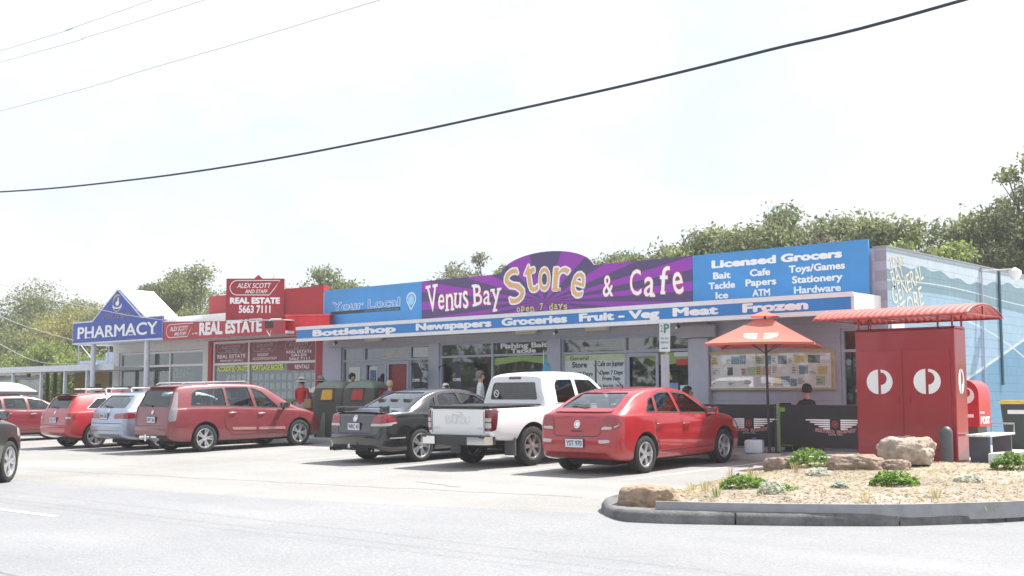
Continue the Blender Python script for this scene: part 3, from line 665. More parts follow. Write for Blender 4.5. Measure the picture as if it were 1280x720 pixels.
# batten lights, spotlights, camera dome under the canopy
FLU = mat('cream_diffuser', (.62, .58, .48), .5)
for i, (x, lb) in enumerate([(-25.6, 'cream batten light under the canopy below Bottleshop'), (-19.8, 'cream batten light under the canopy below Groceries'), (-17.55, 'cream batten light under the canopy below Fruit')]):
    o = empty('batten_light', (x, 22.30, 3.14), 0, lb, 'light', 'batten lights under the shop canopy')
    obj('base', bx(-.36, .36, -.03, .03, -.025, 0), WHITE, o); obj('diffuser', bx(-.34, .34, -.045, .045, -.085, -.026, bev=.015), FLU, o)
for x, lb in ((-18.58, 'small black spotlight under the canopy left of the parking sign'), (-15.03, 'small black spotlight under the canopy right of the parking sign'), (-26.9, 'small dark camera on the pier by the bottle shop')):
    o = empty('spotlight', (x, 22.0, 3.14), 0, lb, 'spotlight', 'spotlights under the shop canopy')
    bm = bmesh.new(); tube(bm, [(0, 0, 0), (0, 0, -.09)], .012); obj('stem', bm, DARK, o)
    bm = bmesh.new(); tube(bm, [(0, .05, -.08), (0, -.07, -.13)], [.03, .045], 10); obj('head', bm, DARK, o)
    bm = bmesh.new(); tube(bm, [(0, -.071, -.13), (0, -.076, -.132)], .038, 10); obj('lens', bm, WHITE, o)
o = empty('security_light', (-10.36, 28.2, 4.36), 0, 'white dome lamp on a bracket arm on the mural wall', 'lamp')
bm = bmesh.new(); tube(bm, [(.0, -.85, 0), (.06, -.85, 0), (.5, 0, .08)], .02); obj('arm', bm, GREY, o)
bm = bmesh.new(); lathe(bm, [(.02, .1), (.14, .02), (.15, -.06), (.1, -.15), (.02, -.2)], 14, c=(.5, 0, .02)); obj('shade', bm, WHITE, o, sm=40)
bm = bmesh.new(); tube(bm, [(.03, .3, .1), (.03, .3, -2.6)], .03); obj('post', bm, mat('teal_post', (.05, .12, .15), .5), o)
# ================================================================== REAL ESTATE OFFICE
office = empty('estate_office', (-31, 22.5, 0), 0, 'red fronted real estate office between the blue store and white pharmacy', 'office')
def logo(bm, x0, z0, w, h, fn, d=.006, thin=.018):
    """open badge with a slanted end"""
    r = h / 2; pts = arc(x0 + r, z0 + r, r, 90, 270, 10) + [(x0 + w - h * .75, z0), (x0 + w - h * .38, z0 + h * .45), (x0 + w, z0 + h)]
    band(bm, pts, thin, fn, 0, d, closed=True)
def plate(parent, fn, x0, z0, w, h, m=LETTER, d=.008):
    bm = bmesh.new(); logo(bm, x0, z0, w, h, fn, d, h * .05)
    add_text(bm, 'ALEX SCOTT', x0 + w * .14, x0 + w * .80, z0 + h * .48, h * .34, fn, off=.01, depth=d - .006, shear=.2)
    add_text(bm, 'AND STAFF', x0 + w * .30, x0 + w * .74, z0 + h * .12, h * .25, fn, off=.01, depth=d - .006, shear=.2)
    return obj('badge_lettering', bm, m, parent)
bm = bmesh.new(); box(bm, -34.15, -33.93, 22.5, 22.7, FZ, 3.3); box(bm, -28.46, -28.125, 22.5, 22.7, FZ, 3.3); box(bm, -34.15, -28.125, 22.5, 22.7, 3.3, 4.83)
kid(obj('facade', bm, mat('red_wall', (.40, .022, .032), .55, var=.1, scale=2)), office)
bm = bmesh.new(); box(bm, -34.15, -28.13, 22.71, 34, 4.0, 4.06); kid(obj('roof', bm, MATS['zinc_roof']), office)
bm = bmesh.new(); box(bm, -34.15, -34.0, 22.71, 34, FZ, 3.99); box(bm, -34, -28.13, 28, 28.1, FZ, 3.99); box(bm, -34, -28.13, 22.72, 28, FZ - .05, FZ - .004); kid(obj('inner_wall', bm, mat('office_inner', (.14, .13, .125), .8)), office)
ow = window(-33.92, -28.47, FZ, 3.3, [-31.93], [2.56], parent=office, fm=WHITE, w=.07)
bm = bmesh.new()
for a, b in ((-33.85, -31.97), (-31.89, -28.54)): rect(bm, a, b, 2.6, 3.23, plane_fn('-y', (0, 22.59, 0)), 0, .004)
DRED = mat('window_red', (.20, .02, .03), .3, var=.08)
obj('window_panel', bm, DRED, ow)
fnw = plane_fn('-y', (0, 22.585, 0)); DULL = mat('dull_letter', (.55, .45, .45), .5)
for x0, w in ((-33.75, 1.6), (-31.75, 1.3), (-30.05, 1.4)): plate(ow, fnw, x0, 2.93, w, .28, DULL)
for s, a, b, zb, cap in (('REAL ESTATE', -33.72, -32.15, 2.75, .12), ('PERMANENT RENTALS', -33.55, -32.3, 2.64, .06), ('HOLIDAY', -31.5, -30.9, 2.78, .09), ('ACCOMMODATION', -31.75, -30.5, 2.66, .08), ('REAL ESTATE', -30.0, -28.75, 2.83, .075), ('SALES', -29.75, -29.0, 2.73, .08), ('5663 7111', -29.85, -28.85, 2.62, .08)):
    bm = bmesh.new(); add_text(bm, s, a, b, zb, cap, fnw, off=.02, depth=.003, thick=.003); obj('window_lettering', bm, LETTER, ow)
for s, a, b, zb, cap in (('ACCREDITED ON-SITE', -33.7, -32.0, 2.33, .15), ('MORTGAGE BROKER.', -31.8, -30.1, 2.34, .15)):
    bm = bmesh.new(); add_text(bm, s, a, b, zb, cap, fnw, off=.045, depth=.003, thick=.003); obj('window_lettering', bm, YEL, ow)
bm = bmesh.new(); rect(bm, -29.95, -28.55, 2.3, 2.52, fnw, 0, .003); obj('window_panel', bm, DRED, ow)
bm = bmesh.new(); add_text(bm, 'RENTALS', -29.55, -28.85, 2.35, .12, fnw, off=.02, depth=.006, thick=.003); obj('window_lettering', bm, LETTER, ow)
CARD = mat('listing_card', (.55, .57, .60), .5, var=.35, scale=22)
cx = -33.3; col_i = 0
while cx < -28.75:
    for k in range(5):
        z = 2.02 - k * .29
        if cx < -29.9 or z < 2.1:
            bm = bmesh.new(); rect(bm, cx, cx + .2, z, z + .2, plane_fn('-y', (0, 22.66, 0)), 0, .004); obj('listing_card', bm, CARD, ow)
    cx += .30
bm = bmesh.new()
for i in range(17): tube(bm, [(-33.35 + i * .3, 22.68, .8), (-33.35 + i * .3, 22.68, 2.3)], .008, 5)
obj('card_rail', bm, DARK, ow)
kid(obj('canopy', boxes([(-34.7, -28.3, 21.26, 22.495, 3.34, 3.42)]), WHITE), office)
# signs of the office
fs = empty('fascia_sign', (0, 21.25, 0), 0, 'long tapering red board on the canopy edge reading Real Estate', 'sign')
bm = bmesh.new(); prism(bm, [(-34.79, 3.33), (-28.3, 3.33), (-28.3, 3.72), (-34.79, 3.94)], -.05, 0, 'y'); obj('board', bm, REDS, fs)
fnf = plane_fn('-y', (0, -.05, 0))
bm = bmesh.new(); prism(bm, [(-34.79, 3.945), (-28.3, 3.725), (-28.3, 3.75), (-34.79, 3.97)], -.06, .4, 'y'); obj('capping', bm, WHITE, fs)
plate(fs, fnf, -34.6, 3.42, 1.55, .42); letters(fs, [('REAL ESTATE', -32.66, -29.4, 3.45, .36)], -.05, LETTER, off=.05)
bm = bmesh.new(); add_text(bm, 'est. 1985', -33.1, -32.8, 3.48, .05, fnf, off=.02); obj('lettering', bm, LETTER, fs)
o = empty('floodlight', (-28.4, 21.05, 3.74), 0, 'black floodlight on an arm over the red fascia board', 'floodlight')
bm = bmesh.new(); tube(bm, [(0, .12, .02), (0, -.25, 0), (0, -.3, -.06)], .012); obj('arm', bm, WHITE, o); obj('lamp', bx(-.17, .17, -.34, -.26, -.26, -.06, bev=.01), DARK, o)
bm = bmesh.new(); tube(bm, [(-.12, -.3, -.33), (-.02, -.25, -.5), (.08, -.3, -.33)], .01); obj('bracket', bm, WHITE, o)
# the tall sign is set square to the road, turned toward oncoming traffic
AL = R(42); tl = empty('pylon_sign', (-29.93, 22.42, 0), AL, 'tall red sign with phone number 5663 7111 above the office canopy', 'sign')
bm = bmesh.new(); prism(bm, [(-1.8, 3.75), (0, 3.75), (0, 5.14), (-1.8, 5.14)], -.06, 0, 'y'); obj('board', bm, mat('tall_red', (.36, .02, .035), .4), tl)
bm = bmesh.new(); prism(bm, [(-.94, 5.141), (-.68, 5.141), (-.81, 5.26)], -.05, -.01, 'y'); obj('finial', bm, REDS, tl)
fnt = plane_fn('-y', (0, -.06, 0)); plate(tl, fnt, -1.68, 4.63, 1.55, .45)
letters(tl, [('REAL ESTATE', -1.66, -.14, 4.37, .17)], -.06, LETTER, off=.06); letters(tl, [('5663 7111', -1.39, -.42, 4.08, .22)], -.06, LETTER, off=.03)
bm = bmesh.new(); tube(bm, [(-.3, .02, 3.8), (-.3, .3, 3.8)], .03); tube(bm, [(-1.5, .02, 3.6), (-1.5, .8, 3.6)], .03); obj('brace', bm, GREY, tl)
rb = empty('red_light_box', (-27.95, 21.95, 3.32), R(30), 'bright red box sign at the corner of the office canopy', 'sign')
obj('box_body', bx(-.78, .6, -.15, .15, .0, .54, bev=.02), mat('glossy_red', (.62, .02, .03), .25), rb); obj('box_lid', bx(-.8, .62, -.17, .17, .541, .585), mat('pale_red', (.7, .08, .08), .3), rb)

# ================================================================== PHARMACY
ph = empty('pharmacy', (-37.5, 22.5, 0), 0, 'white pharmacy shop with a steep white gabled roof and big front window', 'shop')
PW = mat('cream_wall', (.66, .65, .62), .6, var=.05)
bm = bmesh.new()
box(bm, -40.3, -39.86, 22.5, 22.7, FZ, 3.9); box(bm, -34.45, -34.152, 22.5, 22.7, FZ, 3.9); box(bm, -39.86, -34.45, 22.5, 22.7, 3.08, 3.9); box(bm, -40.3, -40.1, 22.71, 34, FZ, 3.9)
kid(obj('facade', bm, PW), ph)
bm = bmesh.new(); box(bm, -40.1, -34.2, 28, 28.1, FZ, 3.8); box(bm, -40.1, -34.2, 22.72, 28, FZ - .05, FZ - .004); box(bm, -40.1, -34.2, 22.72, 28, 3.4, 3.45); kid(obj('inner_wall', bm, MATS['office_inner']), ph)
pwn = window(-39.85, -34.46, FZ, 3.07, [-38.05, -36.55], [2.57], parent=ph, fm=WHITE, w=.07)
GR = mat('white_ribbed_roof', (.80, .80, .80), .5, var=.03)
bm = bmesh.new()
for z0, y0, y1 in ((0, 21.0, 22.58),):
    A = [(-37.77, 5.22), (-36.05, 4.19), (-36.05, 4.13), (-37.77, 5.15), (-39.6, 4.13), (-39.6, 4.19)]
    prism(bm, A, y0 + .27, y1, 'y')
kid(obj('gable_roof', bm, GR), ph)
bm = bmesh.new(); prism(bm, [(-37.77, 5.14), (-36.1, 4.12), (-39.5, 4.12)], 22.53, 22.57, 'y'); kid(obj('gable_end', bm, WHITE), ph)
bm = bmesh.new(); box(bm, -40.3, -34.16, 21.3, 30, 3.905, 4.02); box(bm, -36.0, -32.1, 22.2, 22.48, 3.95, 4.2); kid(obj('roof', bm, WHITE), ph)
kid(obj('canopy', boxes([(-40.75, -34.8, 21.26, 22.495, 3.36, 3.44)]), WHITE), ph)
for x in (-39.55, -35.97):
    bm = bmesh.new(); tube(bm, [(x, 21.32, FZ), (x, 21.32, 3.36)], .09, 14); kid(obj('post', bm, mat('post_white', (.62, .66, .72), .45), sm=40), ph)
ps = empty('pharmacy_sign', (0, 21.24, 0), 0, 'blue gabled sign reading Venus Bay Pharmacy with mortar emblem', 'sign')
PO = [(-40.83, 3.4), (-34.82, 3.4), (-34.82, 4.16), (-36.15, 4.16), (-37.77, 5.2), (-39.45, 4.16), (-40.83, 4.16)]
bm = bmesh.new(); prism(bm, PO, -.05, 0, 'y'); obj('board', bm, mat('pharmacy_blue', (.02, .06, .36), .35, var=.06), ps)
bm = bmesh.new(); band(bm, PO, .055, plane_fn('-y', (0, -.05, 0)), 0, .006); obj('border', bm, mat('pale_border', (.62, .66, .75), .5), ps)
letters(ps, [('PHARMACY', -40.45, -35.15, 3.58, .40)], -.05, LETTER, off=.02)
bm = bmesh.new(); fnp = plane_fn('-y', (0, -.05, 0))
for x in (-40.42, -39.72, -39.3, -38.35, -37.95, -37.22, -36.85, -35.42): rect(bm, x - .09, x + .16, 3.58, 3.605, fnp, .004, .0105)
obj('lettering', bm, LETTER, ps)
letters(ps, [('VENUS BAY', -38.78, -36.83, 4.2, .17)], -.05, mat('bronze_letter', (.30, .22, .16), .5), off=.0)
bm = bmesh.new(); fnp = plane_fn('-y', (0, -.05, 0))
def cres(a0, a1, r, w, cx, cz, mi):
    o_ = arc(cx, cz, r, a0, a1, 16); n_ = len(o_); i_ = [(cx + (x - cx) * (1 - w * math.sin(math.pi * k / (n_ - 1)) - .02), cz + (z - cz) * (1 - w * math.sin(math.pi * k / (n_ - 1)) - .02)) for k, (x, z) in enumerate(o_)]
    for k in range(n_ - 1):
        q = [bm.verts.new(fnp(*p, .006)) for p in (o_[k], o_[k + 1], i_[k + 1], i_[k])]; f = bm.faces.new(q); f.material_index = mi
cres(40, 200, .30, .25, -37.77, 4.74, 0); cres(190, 350, .30, .35, -37.77, 4.76, 1); cres(200, 340, .36, .2, -37.77, 4.80, 1)
poly3(bm, arc(-37.77, 4.75, .12, 180, 360, 10) + [(-37.69, 4.82), (-37.68, 4.92), (-37.73, 4.92), (-37.76, 4.80)], fnp, 0, .006, 1)
obj('mortar_emblem', bm, [mat('gold_paint', (.55, .38, .08), .5), LETTER], ps)
for x, nm in ((-39.0, 'white shelf of bottles behind the left pharmacy pane'), (-37.3, 'white shelf of boxes behind the middle pharmacy pane')):
    sh = empty('shelf_unit', (x, 23.6, FZ), 0, nm, 'shelf', 'shelves in the pharmacy window')
    bm = bmesh.new()
    for k in range(5): box(bm, -.5, .5, -.15, .15, .2 + k * .4, .23 + k * .4)
    for s_ in (-.5, .48): box(bm, s_, s_ + .02, -.15, .15, 0, 1.95)
    obj('rack', bm, WHITE, sh); bm = bmesh.new()
    for k in range(5):
        for q in range(8): box(bm, -.46 + q * .115, -.37 + q * .115, -.1, .1, .231 + k * .4, .231 + k * .4 + rnd.uniform(.12, .28), mi=rnd.randrange(6))
    g_ = obj('goods', bm, GOODS, sh); g_['kind'] = 'stuff'

# ================================================================== LOW VERANDAH BUILDING
ve = empty('verandah_shop', (-50, 24, 0), 0, 'low yellow shop with a flat white verandah and clear blinds', 'shop')
OCH = mat('ochre_wall', (.42, .30, .12), .7); GRN = mat('olive_paint', (.12, .16, .05), .6); BLW = mat('pale_blue_wall', (.32, .40, .55), .6)
bm = bmesh.new(); box(bm, -45.6, -42.5, 23.8, 24.0, FZ, 2.6); kid(obj('wall', bm, OCH), ve); kid(obj('side_wall', bx(-70, -56, 23.8, 24, FZ, 2.6), OCH), ve)
bm = bmesh.new(); box(bm, -56, -45.6, 30.0, 30.1, FZ, 2.6); kid(obj('back_wall', bm, mat('sandstone', (.42, .34, .26), .8, var=.35, scale=3)), ve)
bm = bmesh.new(); box(bm, -43.6, -40.32, 24.02, 34, 2.0, 3.25); box(bm, -46, -41.2, 24.2, 30, 2.66, 2.95); kid(obj('upper_wall', bm, BLW), ve)
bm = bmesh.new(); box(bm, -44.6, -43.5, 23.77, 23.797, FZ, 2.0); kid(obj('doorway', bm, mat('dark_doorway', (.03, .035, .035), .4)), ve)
bm = bmesh.new(); box(bm, -42.5, -40.35, 23.6, 23.7, FZ, 2.6); kid(obj('shopfront', bm, mat('dim_front', (.07, .07, .08), .3)), ve)
kid(obj('roof', boxes([(-72, -38.4, 21.5, 24.3, 2.45, 2.56), (-72, -38.4, 21.47, 21.497, 2.44, 2.66)]), mat('verandah_white', (.60, .63, .68), .5)), ve)
for x in (-46.3, -43.95, -42.1, -40.45, -49.5, -53):
    bm = bmesh.new(); box(bm, x - .05, x + .05, 21.55, 21.65, FZ, 2.449); kid(obj('post', bm, mat('post_white', (.62, .66, .72), .45)), ve)
for x in (-47.6, -46.0, -44.7, -45.35):
    bm = bmesh.new(); box(bm, x - .07, x + .07, 22.8, 22.9, FZ, 2.449); kid(obj('inner_post', bm, GRN), ve)
CLEAR = glass('clear_blind', (.72, .76, .72), opac=.25, opcol=(.45, .5, .45), boost=.06)
for a, b in ((-49.4, -46.4), (-46.2, -44.05), (-43.85, -42.2)):
    if a == -43.85: continue
    bm = bmesh.new(); box(bm, a, b, 21.7, 21.71, .5, 2.2); kid(obj('clear_blind', bm, CLEAR), ve)
    bm = bmesh.new(); tube(bm, [(a, 21.7, 2.26), ((a + b) / 2, 21.7, 2.2), (b, 21.7, 2.28)], .07, 7); kid(obj('blind_roll', bm, mat('blind_grey', (.2, .2, .22), .6)), ve)
bm = bmesh.new(); add_text(bm, 'CAFE OPEN', -42.2, -40.7, 2.2, .16, plane_fn('-y', (0, 23.58, 0)), off=.03); kid(obj('front_lettering', bm, mat('pinkish_letter', (.6, .3, .32), .5)), ve)
for x, lb in ((-44.2, 'leftmost of two thin metal roof frames above the verandah'), (-41.9, 'right one of two thin metal roof frames above the verandah')):
    o = empty('roof_frame', (x, 23.2, 2.565), 0, lb, 'frame', 'metal frames on the verandah roof')
    bm = bmesh.new(); tube(bm, [(0, 0, 0), (0, 0, 1.05)], .025); tube(bm, [(0, 0, 1.05), (1.0, .4, 0)], .02); tube(bm, [(0, 0, 1.05), (1.0, 0, 1.05)], .018); obj('tube', bm, GREY, o)
# ================================================================== VEHICLES
def pchip(pts):
    X = np.array([p[0] for p in pts], float); Y = np.array([p[1] for p in pts], float); h = np.diff(X); d = np.diff(Y) / h; n = len(X)
    m = np.zeros(n); m[0], m[-1] = d[0], d[-1]
    for i in range(1, n - 1):
        if d[i - 1] * d[i] > 0:
            w1_, w2_ = 2 * h[i] + h[i - 1], h[i] + 2 * h[i - 1]; m[i] = (w1_ + w2_) / (w1_ / d[i - 1] + w2_ / d[i])
    def f(x):
        x = min(max(x, X[0]), X[-1]); i = min(max(int(np.searchsorted(X, x)) - 1, 0), n - 2); t = (x - X[i]) / h[i]
        return (2 * t**3 - 3 * t**2 + 1) * Y[i] + (t**3 - 2 * t**2 + t) * h[i] * m[i] + (-2 * t**3 + 3 * t**2) * Y[i + 1] + (t**3 - t**2) * h[i] * m[i + 1]
    return f
def sect(S, x, inset=0.0):
    W = S['wm'](x); zb, zt = S['zb'](x), S['zt'](x); zs = min(S['zs'](x), zt - .035); g = zt - zs; h = zs - zb; k = min(1, g / .3); tum = S.get('tum', .36)
    wr = W * .93 - tum * max(0, g - .05) * .85
    rz = zt - (.05 + .04 * k) * min(1, g / .12)
    P = [(0, zb), (W * .80, zb), (W * .93, zb + .025), (W * .98, zb + .10), (W * 1.0, zb + .46 * h), (W * .992, zb + .72 * h), (W * .972, zs - .03), (W * .945, zs + min(.02, g * .25)),
         ((W * .945 + wr) / 2 + .012 * k, (zs + rz) / 2 + .01), (wr, rz), (wr * .90, zt - .018 - .012 * k), (wr * .55, zt - .006), (0, zt)]
    if inset: P = [(max(0, y - inset), z) for y, z in P]
    return P
def catmull(P, n=3):
    P = [np.array(p, float) for p in P]; out = []
    for i in range(len(P) - 1):
        p0, p1, p2, p3 = P[max(i - 1, 0)], P[i], P[i + 1], P[min(i + 2, len(P) - 1)]
        for k in range(n):
            t = k / n
            q = .5 * ((2 * p1) + (-p0 + p2) * t + (2 * p0 - 5 * p1 + 4 * p2 - p3) * t * t + (-p0 + 3 * p1 - 3 * p2 + p3) * t ** 3)
            out.append(q)
    out.append(P[-1]); return out
def loft(S, xs, inset=0, ztop=0, zfloor=None, mi=0):
    bm = bmesh.new(); rings = []
    for x in xs:
        P = sect(S, x, inset)
        if zfloor is not None:
            zt = S['zt'](x) - ztop
            P = [(y, min(max(z, zfloor), zt)) for y, z in P]; H = [np.array(p) for p in P]
            H = [H[0], H[1]] + H[4:]; H[1][1] = zfloor
        else: H = catmull(P, 3)
        ring = [bm.verts.new((x, -y, z)) for y, z in H] + [bm.verts.new((x, y, z)) for y, z in H[-2:0:-1]]
        rings.append(ring)
    k = len(rings[0])
    for a, b in zip(rings, rings[1:]):
        for j in range(k): bm.faces.new((a[j], a[(j + 1) % k], b[(j + 1) % k], b[j]))
    bm.faces.new(rings[0]); bm.faces.new(rings[-1])
    for f in bm.faces: f.material_index = mi
    bmesh.ops.recalc_face_normals(bm, faces=bm.faces)
    return bm
def grid_poly(poly, step):
    bm = bmesh.new(); bm.faces.new([bm.verts.new((a, b, 0)) for a, b in poly])
    A = np.array(poly); lo, hi = A.min(0), A.max(0)
    for ax in (0, 1):
        k = lo[ax] + step
        while k < hi[ax] - step * .3:
            co = [0, 0, 0]; no = [0, 0, 0]; co[ax] = k; no[ax] = 1
            bmesh.ops.bisect_plane(bm, geom=bm.verts[:] + bm.edges[:] + bm.faces[:], plane_co=co, plane_no=no); k += step
    bmesh.ops.triangulate(bm, faces=[f for f in bm.faces if len(f.verts) > 4])
    return bm
def project(bm, bvh, axis, sgn, off):
    """lay a flat piece onto the body, seen along an axis; off = distance outside the skin"""
    dead = []
    for v in bm.verts:
        a, b, e = v.co
        if axis == 'y': o_, d = Vector((a, sgn * 3, b)), Vector((0, -sgn, 0))
        elif axis == 'x': o_, d = Vector((4 + sgn * 8, a, b)), Vector((-sgn, 0, 0))
        else: o_, d = Vector((a, b, 5)), Vector((0, 0, -1))
        loc, nor, *_ = bvh.ray_cast(o_, d)
        if loc is None: dead.append(v); continue
        if nor.dot(d) > 0: nor = -nor
        v.co = loc - d * 0 + nor * (off + e)
    if dead: bmesh.ops.delete(bm, geom=dead, context='VERTS')
    bmesh.ops.recalc_face_normals(bm, faces=bm.faces)
    for f in bm.faces:
        d = Vector((0, sgn, 0)) if axis == 'y' else (Vector((sgn, 0, 0)) if axis == 'x' else Vector((0, 0, 1)))
        f.normal_update()
        if f.normal.dot(d) < 0: f.normal_flip()
    return bm
def rounded(poly, r=.03, n=3):
    P = [Vector(p) for p in poly]; out = []; m_ = len(P)
    for i in range(m_):
        a, b, c = P[i - 1], P[i], P[(i + 1) % m_]; u, v = a - b, c - b
        k = min(r, u.length * .45, v.length * .45); s, e_ = b + u.normalized() * k, b + v.normalized() * k
        for j in range(n + 1):
            t = j / n; q = s * (1 - t) ** 2 + b * 2 * t * (1 - t) + e_ * t * t; out.append((q.x, q.y))
    return out
def shrink(poly, d):
    P = [Vector(p) for p in poly]; n = len(P); out = []
    ar = sum(P[i].x * P[(i + 1) % n].y - P[(i + 1) % n].x * P[i].y for i in range(n)); s = 1 if ar > 0 else -1
    for i in range(n):
        a, b, c = P[i - 1], P[i], P[(i + 1) % n]; u, v = (b - a).normalized(), (c - b).normalized()
        nn = (Vector((-u.y, u.x)) + Vector((-v.y, v.x)))
        if nn.length < 1e-5: nn = Vector((-u.y, u.x))
        nn.normalize(); k = d / max(.4, nn.dot(Vector((-u.y, u.x)))); q = b + nn * k * s; out.append((q.x, q.y))
    return out
TYRE = mat('tyre', (.022, .022, .023), .85, var=.2, scale=10, bump=.2, bscale=80)
CABIN = mat('cabin_trim', (.05, .05, .055), .8); SEATM = mat('seat_cloth', (.10, .10, .11), .85)
CARGLASS = glass('car_glass', (.42, .48, .47), boost=.05); TINT = glass('tinted_glass', (.07, .085, .10), boost=.05); PALEGLASS = glass('pale_screen', (.50, .55, .55), opac=.05, opcol=(.4, .42, .44), boost=.10)
LRED = mat('tail_red', (.26, .004, .008), .12, coat=1, var=.1, scale=14); LCLR = mat('tail_clear', (.46, .44, .43), .15, coat=1, var=.12, scale=20); LDRK = mat('tail_dark_red', (.12, .008, .012), .12, coat=1)
PLATEM = mat('plate_white', (.62, .64, .68), .4, var=.03); NAVY = mat('plate_navy', (.02, .03, .10), .4); EMB = mat('embossed_grey', (.66, .67, .69), .4)
def wheel(parent, x, y, rad, side, rimm, w=.215, spokes=5, style='double', rr=.70, steer=0):
    o = empty('wheel', (x, y, rad)); o.parent = parent; o.rotation_euler = (0, 0, steer)
    bm = bmesh.new(); h = w / 2; R0 = rad * rr
    lathe(bm, [(R0, -h * .82), (R0 + .02, -h), (rad - .03, -h), (rad - .008, -h * .86), (rad, -h * .55), (rad, h * .55), (rad - .008, h * .86), (rad - .03, h), (R0 + .02, h), (R0, h * .82)], 36, 'y', close=True)
    obj('tyre', bm, TYRE, o, sm=40)
    bm = bmesh.new(); s = side; fy = s * h * .72
    lathe(bm, [(R0 + .004, s * h * .86), (R0 - .018, s * h * .92), (R0 - .03, s * h * .6), (R0 - .045, -s * h * .6), (R0 - .02, -s * h * .8), (R0 + .004, -s * h * .8)], 36, 'y', close=True)
    nsp = spokes * (2 if style == 'double' else 1)
    for k in range(nsp):
        if style == 'double': a = 2 * math.pi * (k // 2) / spokes + (.17 if k % 2 else -.17); w0, w1_ = .020, .024
        else: a = 2 * math.pi * k / spokes; w0, w1_ = .030, .046
        if style == 'six': w0, w1_ = .018, .024
        c_, s_ = math.cos(a), math.sin(a); ri, ro = .045, R0 - .02
        vs_ = []
        for r_, hw, dy in ((ri, w0, .0), (ro, w1_, .004)):
            for sg in (-1, 1):
                for yy_ in (fy, fy - s * .035):
                    X = r_ * c_ - sg * hw * s_; Z = r_ * s_ + sg * hw * c_; vs_.append(bm.verts.new((X, yy_ + s * dy, Z)))
        for q in ((0, 2, 6, 4), (0, 4, 5, 1), (2, 3, 7, 6), (1, 5, 7, 3)): bm.faces.new([vs_[i] for i in q])
    lathe(bm, [(.0001, fy + s * .012), (.03, fy + s * .01), (.062, fy), (.062, fy - s * .04)], 18, 'y')
    bmesh.ops.recalc_face_normals(bm, faces=bm.faces)
    obj('rim', bm, rimm, o, sm=30)
    bm = bmesh.new(); lathe(bm, [(R0 - .05, fy - s * .075), (R0 - .05, fy - s * .09)], 24, 'y'); obj('brake_disc', bm, mat('brake_dark', (.05, .048, .045), .6), o)
    return o
def seat(bm, x, y, w=.5, h=.62, base=.42, lean=.16):
    def blk(x0, x1, z0, z1, ww, sh): 
        vs_ = box(bm, x0, x1, y - ww / 2, y + ww / 2, z0, z1, bev=0)
        for v in vs_: v.co.x -= (v.co.z - z0) * sh
    blk(x - .05, x + .45, base, base + .12, w, 0); blk(x - .1, x + .02, base + .1, base + .1 + h, w, lean); blk(x - .22, x - .13, base + h + .14, base + h + .32, w * .5, lean)
